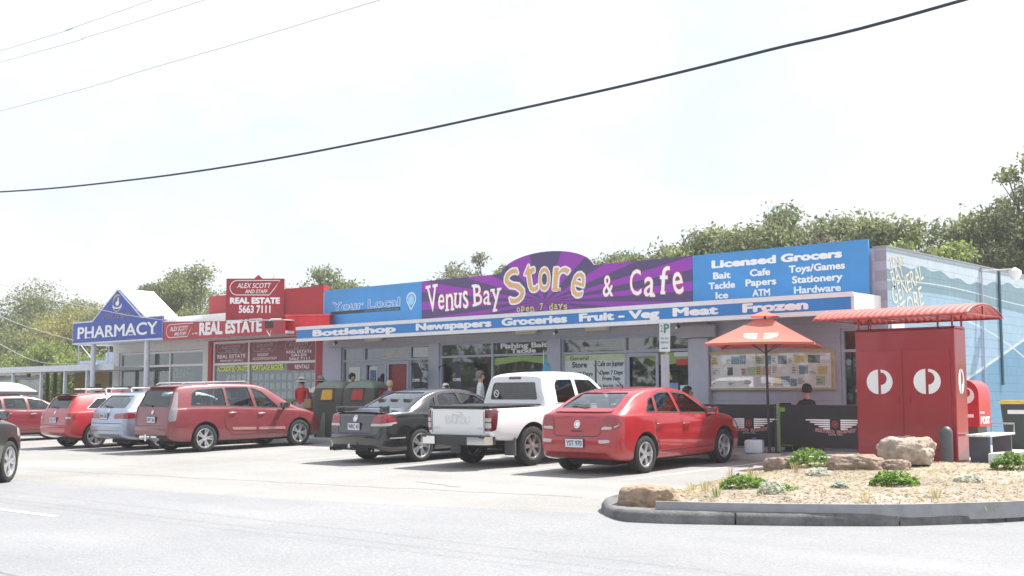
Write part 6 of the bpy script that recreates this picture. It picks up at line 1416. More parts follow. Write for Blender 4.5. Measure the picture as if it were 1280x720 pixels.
# street posting box behind it
pb_ = empty('post_box', (-8.66, 22.2, FZ), R(0), 'round topped red street post box behind the tall locker', 'post box')
bm = bmesh.new(); P = [(-.26, .55), (.26, .55), (.26, 1.15)] + arc(0, 1.15, .26, 0, 180, 12)[1:] ; prism(bm, P, -.28, .28, 'y'); obj('body', bm, mat('post_bright_red', (.50, .02, .03), .3, coat=.5), pb_, sm=30)
bm = bmesh.new(); box(bm, -.2, .2, -.22, .22, 0, .548); obj('pedestal', bm, mat('dark_pedestal', (.07, .075, .085), .5), pb_)
f_ = plane_fn('-y', (0, -.28, 0)); bm = bmesh.new(); poly3(bm, arc(.03, 1.12, .15, 90, -90, 12) + [(.03, 1.08)] + [(x + .03, z) for x, z in arc(0, 1.17, .08, -90, 90, 8)], f_, 0, .003); poly3(bm, arc(-.02, 1.12, .15, 90, 270, 12), f_, 0, .003); rect(bm, .03, .16, .72, .78, f_, 0, .003); obj('post_emblem', bm, LETTER, pb_)
f_ = plane_fn('+x', (.26, 0, 0)); bm = bmesh.new(); add_text(bm, 'POST', -.20, .22, .61, .12, f_, off=.05, thick=.003); add_text(bm, 'AUSTRALIA', -.24, -.02, .79, .04, f_, off=.02, thick=.003); obj('lettering', bm, LETTER, pb_)
# bench, bollard, wheelie bin, low concrete block
bn = empty('bench', (-7.72, 20.15, FZ), R(98), 'pale slatted bench with dark legs beside the red post box', 'bench')
bm = bmesh.new()
for k in range(4): box(bm, -.15, 1.75, -.20 + k * .105, -.11 + k * .105, .43, .465, bev=.006)
obj('seat', bm, mat('pale_slat', (.60, .58, .55), .6), bn)
for x in (.0, 1.62):
    bm = bmesh.new(); box(bm, x - .03, x + .03, -.16, .16, 0, .43); bmesh.ops.delete(bm, geom=[], context='VERTS'); obj('leg', bm, mat('dark_leg', (.06, .065, .08), .5), bn)
bm = bmesh.new(); tube(bm, [(1.74, -.18, .47), (1.78, -.18, .62), (1.78, .2, .62), (1.74, .2, .47)], .018, 8); obj('arm', bm, GREY, bn)
bo = empty('bollard', (-8.12, 19.72, FZ), 0, 'dark grey round topped bollard in front of the post locker', 'bollard')
bm = bmesh.new(); lathe(bm, [(.10, -.05), (.105, .50), (.10, .53), (.075, .575), (.04, .60), (.001, .606)], 20); obj('shaft', bm, mat('bollard_grey', (.09, .09, .10), .5), bo, sm=50)
bm = bmesh.new(); lathe(bm, [(.13, -.04), (.13, .012), (.106, .014), (.106, -.04)], 20, close=True); obj('collar', bm, mat('bollard_foot', (.12, .12, .12), .6), bo)
wb = empty('wheelie_bin', (-8.6, 24.6, FZ), R(8), 'dark green wheelie bin with a yellow lid against the mural wall', 'bin')
bm = bmesh.new(); rg = []
for z, a, b in ((.06, .24, .27), (.95, .31, .36)): rg.append([bm.verts.new((x, y, z)) for x, y in rounded([(-a, -b), (a, -b), (a, b), (-a, b)], .05)])
k = len(rg[0])
for j in range(k): bm.faces.new((rg[0][j], rg[0][(j + 1) % k], rg[1][(j + 1) % k], rg[1][j]))
bm.faces.new(rg[0]); bm.faces.new(rg[1]); bmesh.ops.recalc_face_normals(bm, faces=bm.faces); obj('tub', bm, mat('wheelie_green', (.03, .045, .04), .5), wb)
bm = bmesh.new(); box(bm, -.33, .33, -.40, .38, .955, 1.0, bev=.015); box(bm, -.3, .3, -.36, .30, 1.0, 1.03, bev=.012); obj('lid', bm, mat('lid_yellow', (.68, .48, .06), .45), wb)
bm = bmesh.new(); rect(bm, -.17, .14, .76, .84, plane_fn('-y', (0, -.355, 0)), -.01, .003); obj('sticker', bm, WHITE, wb)
for s in (-1, 1):
    bm = bmesh.new(); lathe(bm, [(.001, -.03), (.1, -.03), (.1, .03), (.001, .03)], 14, 'x', c=(s * .3, .28, .1)); obj('wheel', bm, BLACK, wb)
bl = empty('concrete_block', (-7.15, 20.25, FZ), R(20), 'pale low sloping concrete block beside the bench', 'block')
bm = bmesh.new(); prism(bm, [(-.45, 0), (1.9, 0), (1.9, .36), (.3, .22), (-.45, .16)], -.3, .3, 'y'); bmesh.ops.bevel(bm, geom=bm.edges[:], offset=.012, segments=2, affect='EDGES'); obj('slab', bm, mat('pale_concrete', (.55, .55, .56), .85, var=.1, bump=.2), bl)
# pennants by the shop windows
for x, y, nm, cc, lb in ((-18.95, 22.05, 'flag_blue', (.08, .35, .50), 'small blue and white feather flag against the grey pier'), (-23.85, 22.1, 'flag_black', (.025, .025, .03), 'black pennant on a bracket left of the grey pier'), (-22.45, 22.1, 'flag_dark', (.03, .035, .06), 'black flag slung from a bracket right of the grey pier')):
    o = empty('pennant_flag', (x, y, 0), 0, lb, 'flag', 'flags hung along the shopfront')
    bm = bmesh.new()
    if 'blue' in nm:
        P = [(-.1, 1.5), (.18, 1.55), (.24, 1.8), (.12, 2.2), (-.02, 2.46), (-.08, 2.3)]; tube(bm, [(-.11, 0, FZ + .01), (-.07, 0, 2.62)], .01, 6); obj('pole', bm, WHITE, o); bm = bmesh.new()
    else:
        s = -1 if 'black' in nm else 1
        P = [(s * x_, z_) for x_, z_ in ((-.02, 2.42), (-.35, 2.40), (-.55, 2.1), (-.42, 1.7), (-.25, 1.35), (-.12, 1.75), (-.08, 2.1))] if s < 0 else [(.05, 2.40), (.5, 2.36), (.62, 1.9), (.55, 1.5), (.42, 1.25), (.3, 1.7), (.32, 2.1)]
        tube(bm, [(.38 if s < 0 else -.6, .33, 2.2), (.2 if s < 0 else -.4, .1, 2.26), (0, 0, 2.38)], .012, 6); obj('bracket', bm, DARK, o); bm = bmesh.new()
    bm2 = grid_poly(P, .12)
    for v in bm2.verts: v.co = Vector((v.co.x, .05 * math.sin(v.co.x * 9 + v.co.y * 3), v.co.y))
    bm.free(); ob_ = obj('cloth', bm2, mat(nm, cc, .7, var=.25, scale=7), o, sm=60)
    if 'blue' in nm:
        bm = bmesh.new(); poly3(bm, [(-.08, 1.52), (.17, 1.57), (.21, 1.72), (-.02, 1.86)], plane_fn('-y', (0, -.06, 0)), 0, .002); obj('white_patch', bm, WHITE, o)
    else:
        bm = bmesh.new(); cx = .3 if 'black' in nm else .45; add_text(bm, 'COFFEE', cx - .14, cx + .14, 1.9, .07, plane_fn('-y', (0, -.06, 0)), off=.02, thick=.002); obj('flag_lettering', bm, LETTER, o)
tb_ = empty('reflected_banner', (-22.0, 23.1, FZ), 0, 'maroon teardrop shape inside the second shop window standing in for a reflected flag', 'banner')  # flag mirrored in the glass, modelled as solid cloth behind the pane
bm2 = grid_poly(arc(0, 1.85, .36, -60, 210, 16, .62) + [(.05, .7), (.2, .7)], .15)
for v in bm2.verts: v.co = Vector((v.co.x + .12 * (v.co.y - 1.2), .03 * math.sin(v.co.y * 4), v.co.y))
obj('cloth', bm2, mat('maroon_cloth', (.16, .03, .045), .7), tb_, sm=60); bm = bmesh.new(); tube(bm, [(.05, .03, 0), (.05, .03, 1.6), (.2, .03, 2.3)], .012, 6); obj('pole', bm, DARK, tb_)

# ================================================================== ROCKS AND PLANTS
def rock(x, y, z, sx, sy, sz, rz, seed, col, lb, flat=.0):
    rn = random.Random(seed); bm = bmesh.new(); bmesh.ops.create_icosphere(bm, subdivisions=5, radius=1)
    off = Vector((rn.uniform(0, 50), rn.uniform(0, 50), rn.uniform(0, 50)))
    from mathutils import noise
    pl = [(Vector((rn.gauss(0, 1), rn.gauss(0, 1), rn.gauss(0, .7))).normalized(), rn.uniform(.70, .95)) for _ in range(13)] + [(Vector((rn.uniform(-.1, .1), rn.uniform(-.1, .1), 1)).normalized(), .70)]
    for v in bm.verts:
        n_ = v.co.normalized(); r = 1.0
        for pn, d in pl:
            c_ = n_.dot(pn)
            if c_ > .1: r = min(r, d / c_)
        p = n_ * r
        p += n_ * ((.12 * noise.noise(n_ * 1.8 + off) + .075 * noise.noise(n_ * 4.5 + off) + .04 * noise.noise(n_ * 13 + off) + .022 * noise.noise(n_ * 28 + off)))
        v.co = Vector((p.x * sx, p.y * sy, max(p.z, -.55) * sz))
    o = obj('rock', bm, mat('rock_' + str(seed) if False else col[0], col[1], .92, var=.38, scale=7, bump=.9, bscale=22), None, (x, y, z), rz, sm=50)
    return tag(o, lb, 'rock', 'rocks in the garden bed')
RK1 = ('pale_boulder', (.38, .31, .25)); RK2 = ('brown_boulder', (.27, .20, .15)); RK3 = ('rust_boulder', (.33, .24, .17))
rock(-8.17, 18.42, .60, .50, .34, .33, R(38), 5, RK1, 'big pale square boulder in front of the post locker')
rock(-8.46, 17.2, .42, .50, .32, .24, R(36), 9, RK2, 'low brown rock with a pitted face beside the pale boulder')
rock(-8.05, 17.5, .41, .28, .22, .15, R(20), 12, RK2, 'small dark rock tucked under the pale boulder')
rock(-9.75, 17.2, .36, .36, .26, .20, R(10), 17, RK2, 'small grey brown rock behind the leafy clump at the bed edge')
rock(-8.74, 12.18, .22, .46, .30, .23, R(38), 23, RK3, 'rust brown rock at the rounded end of the kerb')
def tuft(name, x, y, z, n, r, h, m, seed, lb, cat, grp, wide=.02, droop=.5, leafy=False):
    rn = random.Random(seed); bm = bmesh.new()
    for i in range(n):
        a = rn.uniform(0, 6.28); rr = r * math.sqrt(rn.random())
        if leafy:
            px, py = rr * math.cos(a), rr * math.sin(a); pz__ = h * (1 - (rr / r) ** 2) ** .5 * rn.uniform(.35, 1)
            c_ = Vector((px, py, pz__)); L_ = rn.uniform(.6, 1.2) * wide; t1 = Vector((rn.gauss(0, 1), rn.gauss(0, 1), rn.gauss(.2, .5))).normalized(); t2 = t1.cross(Vector((rn.gauss(0, .4), rn.gauss(0, .4), 1))).normalized()
            nn = t1.cross(t2) * L_ * .15
            bm.faces.new([bm.verts.new(c_ + q) for q in (-t1 * L_, t2 * L_ * .8 + nn, t1 * L_, -t2 * L_ * .8 + nn)])
        else:
            b0 = Vector((rr * .4 * math.cos(a), rr * .4 * math.sin(a), 0)); d = Vector((math.cos(a), math.sin(a), 0)); sd = Vector((-d.y, d.x, 0)) * wide / 2; hh = h * rn.uniform(.6, 1)
            p1 = b0 + d * r * .35 + Vector((0, 0, hh * .7)); p2 = b0 + d * r * (1 + droop * .3) + Vector((0, 0, hh * (1 - droop * .4)))
            v = [bm.verts.new(q) for q in (b0 - sd, b0 + sd, p1 + sd * .8, p1 - sd * .8)]; t_2 = bm.verts.new(p2); bm.faces.new(v); bm.faces.new((v[3], v[2], t_2))
    o = obj(name, bm, m, None, (x, y, z)); return tag(o, lb, cat, grp)
LG = leafmat('bright_leaf', (.15, .25, .045), .4); SVL = leafmat('silver_leaf', (.52, .53, .52), .15); DRY = leafmat('dry_blade', (.42, .36, .2), .3); GRNB = leafmat('green_blade', (.20, .27, .06), .3)
def mz(x, y): return mulch_z(x, y)
for i, (x, y, r, h, lb) in enumerate([(-9.32, 17.25, .40, .34, 'bright green leafy plant between the two rear rocks'), (-8.38, 13.75, .36, .20, 'bright green leafy plant nearest the road, left of the silver clump'), (-6.86, 14.95, .36, .22, 'bright green leafy plant alone in the middle of the mulch'), (-6.5, 18.1, .32, .30, 'bright green leafy plant at the right edge by the concrete block'), (-7.75, 13.55, .28, .10, 'thin low green plant straggling behind the silver clump')]):
    tuft('leafy_plant', x, y, mz(x, y) - .01, 520 if i != 4 else 140, r * .88, h * .92, LG, 30 + i, lb, 'plant', 'green plants in the garden bed', wide=.035, leafy=True)
for i, (x, y, r, h, lb) in enumerate([(-8.5, 16.0, .24, .16, 'silver grey clump below the low brown rock'), (-7.62, 13.15, .22, .20, 'silver grey clump nearest the kerb'), (-7.25, 14.2, .15, .12, 'small silver clump in the middle of the bed'), (-6.25, 15.9, .26, .15, 'silver grey clump right of the centre leafy plant')]):
    tuft('silver_plant', x, y, mz(x, y) - .01, 200, r * .8, h * .85, SVL, 40 + i, lb, 'plant', 'silver plants in the garden bed', wide=.03, leafy=True)
for i, (x, y, h, m, lb) in enumerate([(-9.3, 13.9, .22, DRY, 'leftmost dry grass tuft behind the rust rock'), (-8.8, 13.45, .24, DRY, 'second dry tuft from the rust rock'), (-9.35, 14.95, .34, DRY, 'tallest dry grass tuft near the car park edge'), (-8.05, 12.55, .20, GRNB, 'short green tuft just behind the edging board'), (-9.0, 16.2, .26, DRY, 'dry tuft left of the silver clump by the rocks'), (-6.45, 13.25, .22, DRY, 'brown tuft low in the middle behind the board'), (-5.95, 14.1, .2, DRY, 'brown tuft toward the right behind the board'), (-5.4, 14.28, .12, GRNB, 'green weed in the gap between edging board and kerb'), (-9.7, 16.1, .25, DRY, 'dry tuft on the far left edge of the mulch'), (-5.6, 16.6, .2, DRY, 'dry tuft at the far right of the mulch')]):
    tuft('grass_tuft', x, y, (mz(x, y) if i != 7 else .15) - .01, 24, .11 if i != 7 else .2, h * .9, m, 60 + i, lb, 'grass tuft', 'grass tufts in the garden bed', wide=.007)

# ================================================================== PEOPLE
SKIN = mat('skin', (.48, .27, .19), .55, var=.06)
def cloth(n_, c_, var=.08, scale=9): return mat('cloth_' + n_, c_, .85, var=var, scale=scale)
def person(x, y, z, rz, lb, top, legs, hair=None, hairc='hair', hat=None, pose='stand', long_hair=False, s=1.0, lean=0, shoes=DARK):
    o = empty('person', (x, y, z), rz, lb, 'person'); o.scale = (s, s, s)
    V, E_, M = [], [], []
    def j(p, r): V.append((Vector(p), r if isinstance(r, tuple) else (r, r))); return len(V) - 1
    def bone(a, b, m): E_.append((a, b)); M.append(m)
    sit = pose == 'sit'; dz = -.42 if sit else 0
    pel = j((0, 0, .95 + dz), (.155, .115)); che = j((0, lean * .4, 1.25 + dz), (.165, .12)); sho = j((0, lean * .8, 1.42 + dz), (.12, .085)); nk = j((0, lean, 1.50 + dz), .056); hd = j((0, lean + .015, 1.62 + dz), (.078, .092)); ht = j((0, lean + .01, 1.72 + dz), (.062, .075)); ns = j((0, lean + .118, 1.615 + dz), .014)
    ch_ = j((0, lean + .06, 1.555 + dz), .045)
    bone(pel, che, 0); bone(che, sho, 0); bone(sho, nk, 2); bone(nk, hd, 2); bone(hd, ht, 2); bone(hd, ns, 2); bone(hd, ch_, 2)
    for sg in (-1, 1):
        a = j((sg * .185, lean * .8, 1.40 + dz), .062)
        if pose == 'sit': el, wr, hn = (sg * .26, .12 + lean, 1.12 + dz), (sg * .14, .36 + lean, 1.10 + dz), (sg * .10, .44 + lean, 1.10 + dz)
        elif pose == 'read': el, wr, hn = (sg * .25, .08, 1.12), (sg * .12, .28, 1.18), (sg * .08, .34, 1.22)
        else: el, wr, hn = (sg * .25, -.01, 1.13), (sg * .27, .10, .90), (sg * .265, .13, .83)
        el_, wr_, hn_ = j(el, .047), j(wr, .032), j(hn, (.036, .022))
        bone(sho, a, 0); bone(a, el_, 0); bone(el_, wr_, 3); bone(wr_, hn_, 2)
        d = (Vector(hn) - Vector(wr)).normalized(); sd = d.cross(Vector((0, 0, 1))) if abs(d.z) < .8 else d.cross(Vector((0, 1, 0))); sd.normalize()
        for k, ln in enumerate((.062, .075, .072, .055)):
            b0 = Vector(hn) + d * .025 + sd * (.027 - .018 * k); b1 = b0 + d * ln * .55; b2 = b1 + d * ln * .45 - Vector((0, 0, .016)); f1, f2 = j(b1, .0085), j(b2, .007); bone(hn_, f1, 2); bone(f1, f2, 2)
        th = j(Vector(hn) + sd * .045 * sg * -1 + d * .01 - Vector((0, 0, .01)), .009); bone(hn_, th, 2)
        hp = j((sg * .095, 0, .90 + dz), .098)
        if sit: kn, an, to = (sg * .11, .44, .50), (sg * .11, .42, .09), (sg * .12, .56, .045)
        else: kn, an, to = (sg * .105, .02, .50), (sg * .105, -.02, .09), (sg * .125, .13, .045)
        kn_, an_, to_ = j(kn, .066), j(an, .046), j(to, (.042, .032)); bone(pel, hp, 1); bone(hp, kn_, 1); bone(kn_, an_, 1); bone(an_, to_, 4)
    me = bpy.data.meshes.new('figure'); me.from_pydata([tuple(v) for v, _ in V], E_, []); tmp = bpy.data.objects.new('figure', me); COL.objects.link(tmp)
    bm = bmesh.new(); bm.from_mesh(me); ly = bm.verts.layers.skin.verify(); bm.verts.ensure_lookup_table()
    for v, (_, r) in zip(bm.verts, V): v[ly].radius = r
    bm.verts[pel][ly].use_root = True; bm.to_mesh(me); bm.free()
    md = tmp.modifiers.new('s', 'SKIN'); md.use_smooth_shade = True; md.branch_smoothing = .4; m2 = tmp.modifiers.new('d', 'SUBSURF'); m2.levels = 2; m2.render_levels = 2
    dg = bpy.context.evaluated_depsgraph_get(); dg.update(); nm = bpy.data.meshes.new_from_object(tmp.evaluated_get(dg)); bpy.data.objects.remove(tmp)
    nm.materials.clear()
    sl_m = SKIN
    for m in (top, legs, SKIN, top if pose != 'stand' else SKIN, shoes): nm.materials.append(m)
    seg = [(V[a][0], V[b][0], m) for (a, b), m in zip(E_, M)]
    for p in nm.polygons:
        c_ = p.center; best = (9, 0)
        for a, b, m in seg:
            ab = b - a; t = max(0, min(1, (c_ - a).dot(ab) / max(ab.length_squared, 1e-9))); dd = (c_ - a - ab * t).length
            if dd < best[0]: best = (dd, m)
        p.material_index = best[1]
        if best[1] == 2 and c_.z < 1.475 + dz and abs(c_.x) < .16 and abs(c_.y - lean) < .12: p.material_index = 0
    nm.shade_smooth(); b_ = bpy.data.objects.new('body', nm); COL.objects.link(b_); b_.parent = o
    # eyes and mouth as small inlays on the face
    bm = bmesh.new()
    for sg in (-1, 1): bmesh.ops.create_uvsphere(bm, u_segments=8, v_segments=6, radius=.011, matrix=Matrix.Translation((sg * .033, lean + .098, 1.635 + dz)))
    obj('eyes', bm, DARK, o)
    hc = (0, lean + .0, 1.645 + dz)
    if hair:
        bm = bmesh.new(); bmesh.ops.create_icosphere(bm, subdivisions=4, radius=1)
        from mathutils import noise
        for v in bm.verts:
            n_ = v.co.copy(); k = 1 + .07 * noise.noise(n_ * 4 + Vector((x, y, 0))) + .04 * noise.noise(n_ * 11)
            v.co = Vector((n_.x * .098 * k, n_.y * .112 * k - .012, n_.z * .115 * k + .03))
            if long_hair and n_.z < 0: v.co.z *= 2.6; v.co.y -= .01; v.co.x *= 1.1
        dead = [v for v in bm.verts if v.co.y > .045 and v.co.z < .07 or (not long_hair and v.co.z < -.045)]
        bmesh.ops.delete(bm, geom=dead, context='VERTS')
        h_ = obj('hair', bm, hair, o, hc, sm=80); md = h_.modifiers.new('t', 'SOLIDIFY'); md.thickness = .012; md.offset = -1
    if hat:
        hm, hb = hat; bm = bmesh.new()
        lathe(bm, [(.0005, .15), (.06, .145), (.095, .11), (.108, .045), (.112, .03), (.20 if hb else .118, .005), (.205 if hb else .12, -.01), (.11, .022), (.1, .03)], 22, c=(0, lean, 1.66 + dz)); obj('hat', bm, hm, o, sm=50)
        bm = bmesh.new(); lathe(bm, [(.113, .03), (.1115, .06), (.107, .06), (.107, .03)], 22, c=(0, lean, 1.66 + dz), close=True); obj('hat_band', bm, DARK, o)
    return o
HB = mat('hair_black', (.018, .014, .012), .55, var=.3, scale=30); HG = mat('hair_grey', (.16, .145, .13), .6, var=.4, scale=30); HY = mat('hair_blond', (.50, .38, .20), .55, var=.3, scale=30)
p_ = person(-27.35, 21.15, FZ, R(20), 'person in a red jacket and pale sun hat, seen from behind by the bins', cloth('red', (.50, .02, .03)), cloth('pale', (.45, .42, .38)), HB, hat=(mat('hat_cream', (.62, .57, .48), .8), True), s=.93, pose='read')
bm = bmesh.new(); box(bm, -.05, .25, -.2, -.08, .78, 1.05, bev=.03); tag(obj('shoulder_bag', bm, mat('tan_bag', (.32, .19, .08), .6), None, (-27.0, 21.2, FZ)), 'tan shoulder bag at the hip of the red jacketed person', 'bag')
person(-26.72, 21.32, FZ, R(-30), 'person in dark blue with a grey hat beside the yellow flap bin', cloth('navy', (.03, .05, .14)), cloth('denim', (.05, .08, .16)), HB, hat=(mat('hat_grey', (.26, .24, .22), .8), True), s=.94)
person(-26.15, 22.0, FZ, R(-100), 'dark haired person in black behind the bins', cloth('black', (.02, .02, .024)), cloth('black', (.02, .02, .024)), HB, s=1.0)
person(-23.38, 20.95, FZ, R(10), 'blond curly haired person standing behind the black sedan', cloth('purple', (.16, .09, .22)), cloth('pale', (.45, .42, .38)), HY, s=.86)
person(-19.88, 20.72, FZ, R(-50), 'grey haired person in a white patterned shirt beside the white utility', mat('cloth_pattern', (.60, .62, .66), .85, var=.45, scale=26), cloth('tan', (.30, .25, .18)), HG, s=.97)
person(-21.35, 21.0, FZ, R(60), 'person in a white cap behind the sedan roof', cloth('sky', (.35, .45, .62)), cloth('denim', (.05, .08, .16)), HB, hat=(mat('hat_white', (.72, .70, .64), .8), False), s=.80)
def seat_for(x, y, rz, lb):
    o = empty('cafe_chair', (x, y, FZ), rz, lb, 'chair', 'dark cafe chairs behind the barriers')
    obj('seat', bx(-.2, .2, -.2, .2, .42, .45, bev=.01), DARK, o); obj('backrest', bx(-.2, .2, -.22, -.195, .55, .82, bev=.01), DARK, o)
    for sx in (-.17, .17):
        for sy in (-.17, .17):
            bm = bmesh.new(); tube(bm, [(sx, sy, .42), (sx * 1.1, sy * 1.15, 0)], .013, 6); obj('leg', bm, DARK, o)
    bm = bmesh.new()
    for sx in (-.18, .18): tube(bm, [(sx, -.19, .45), (sx, -.215, .8)], .012, 6)
    obj('back_frame', bm, DARK, o)
def table_for(x, y, lb):
    o = empty('cafe_table', (x, y, FZ), 0, lb, 'table', 'small cafe tables behind the barriers')
    bm = bmesh.new(); lathe(bm, [(.001, .72), (.32, .72), (.33, .735), (.32, .75), (.001, .75)], 24); obj('tabletop', bm, mat('table_grey', (.3, .3, .31), .4), o)
    bm = bmesh.new(); tube(bm, [(0, 0, .02), (0, 0, .72)], .03, 8); obj('pedestal', bm, DARK, o); bm = bmesh.new(); lathe(bm, [(.001, 0), (.22, 0), (.2, .02), (.001, .03)], 16); obj('foot', bm, DARK, o)
TZ = R(75)
person(-11.72, 21.72, FZ + .0, TZ, 'person in black seated at a laptop behind the right barrier', cloth('black', (.02, .02, .024)), cloth('black', (.02, .02, .024)), HB, pose='sit', s=1.0, lean=.06)
seat_for(-11.72, 21.72, TZ, 'dark cafe chair under the person at the laptop'); table_for(-12.22, 21.85, 'small grey cafe table holding the laptop')
lp = empty('laptop', (-12.18, 21.86, FZ + .752), TZ, 'thin dark open laptop on the cafe table', 'laptop')
obj('base', bx(-.16, .16, -.12, .10, 0, .018, bev=.004), DARK, lp); bm = bmesh.new(); prism(bm, [(.10, .018), (.115, .018), (.19, .22), (.175, .225)], -.16, .16, 'x'); obj('screen', bm, DARK, lp)
person(-14.62, 21.75, FZ, R(-70), 'long dark haired person seated behind the red hatchback', cloth('black', (.02, .02, .024)), cloth('denim', (.05, .08, .16)), HB, pose='sit', long_hair=True, s=.98)
seat_for(-14.62, 21.75, R(-70), 'dark cafe chair under the long haired person'); table_for(-14.05, 21.95, 'small grey cafe table behind the left barrier')

# ================================================================== TREES
def tree(name, x, y, z, h, rad, seed, m, lb, leaves=6000, clumps=26, leaf=.11, trunk_h=.35, squash=.75, spread=1.0, bare=0, group='trees behind the shops', cr=.34):
    rn = np.random.RandomState(seed); o = empty(name, (x, y, z), rn.uniform(0, 6), lb, 'tree', group)
    th = h * trunk_h; cz_ = th + (h - th) * .52; rz_ = (h - th) * .5
    C = []
    for i in range(clumps):
        for _ in range(30):
            p = rn.uniform(-1, 1, 3)
            if .35 < np.linalg.norm(p) < .95 and p[2] > -.75: break
        C.append((p[0] * rad * spread, p[1] * rad * spread, cz_ + p[2] * rz_ * .88, rad * cr * rn.uniform(.7, 1.25)))
    bark = mat('bark', (.12, .095, .075), .9, var=.25, scale=6, bump=.5)
    bm = bmesh.new(); lean_ = rn.uniform(-.3, .3, 2)
    tp = Vector((lean_[0], lean_[1], th)); tube(bm, [(0, 0, -.4), (lean_[0] * .3, lean_[1] * .3, th * .5), tp], [h * .028, h * .022, h * .017], 8); obj('trunk', bm, bark, o)
    bm = bmesh.new()
    for cx, cy, cz2, r_ in C:
        e = Vector((cx, cy, cz2)); mid = tp.lerp(e, .5) + Vector((rn.uniform(-.2, .2), rn.uniform(-.2, .2), -.15 * r_)); tube(bm, [tp * .92, mid, e], [h * .009, h * .006, h * .002], 5)
        for _ in range(2 + bare):
            d = Vector(rn.normal(0, 1, 3)); d.normalize(); tube(bm, [mid.lerp(e, rn.uniform(.2, .9)), e + d * r_ * rn.uniform(.6, 1.15)], [h * .003, h * .001], 4)
    obj('limbs', bm, bark, o)
    n = leaves; wts = np.array([c[3] ** 2 for c in C]); wts /= wts.sum(); idx = rn.choice(len(C), n, p=wts)
    CC = np.array(C)[idx]; d = rn.normal(0, 1, (n, 3)); d /= np.linalg.norm(d, axis=1)[:, None]; rr = np.where(rn.rand(n) < .16, rn.uniform(.95, 1.42, n), rn.uniform(.15, 1, n) ** .55)
    P = CC[:, :3] + d * (rr * CC[:, 3])[:, None] * np.array([1, 1, squash]) + rn.normal(0, .05, (n, 3))
    t1 = rn.normal(0, 1, (n, 3)); t1 /= np.linalg.norm(t1, axis=1)[:, None]; t2 = np.cross(t1, rn.normal(0, 1, (n, 3))); t2 /= np.linalg.norm(t2, axis=1)[:, None]
    L_ = (leaf * rn.uniform(.45, 1.3, n))[:, None]
    q = np.stack([P - t1 * L_, P + t2 * L_ * .5, P + t1 * L_, P - t2 * L_ * .5], 1).reshape(-1, 3)
    me = bpy.data.meshes.new('crown'); me.from_pydata(q.tolist(), [], np.arange(4 * n).reshape(-1, 4).tolist()); me.materials.append(m)
    c_ = bpy.data.objects.new('crown', me); COL.objects.link(c_); c_.parent = o
    return o
LA = leafmat('tea_tree_leaf', (.20, .22, .14), .45); LB = leafmat('olive_leaf', (.22, .235, .135), .4); LC = leafmat('lime_leaf', (.245, .285, .12), .4); LD = leafmat('gold_leaf', (.34, .31, .15), .35); LE = leafmat('grey_leaf', (.24, .235, .19), .35)
def gzz(x, y): return gz(x, y)
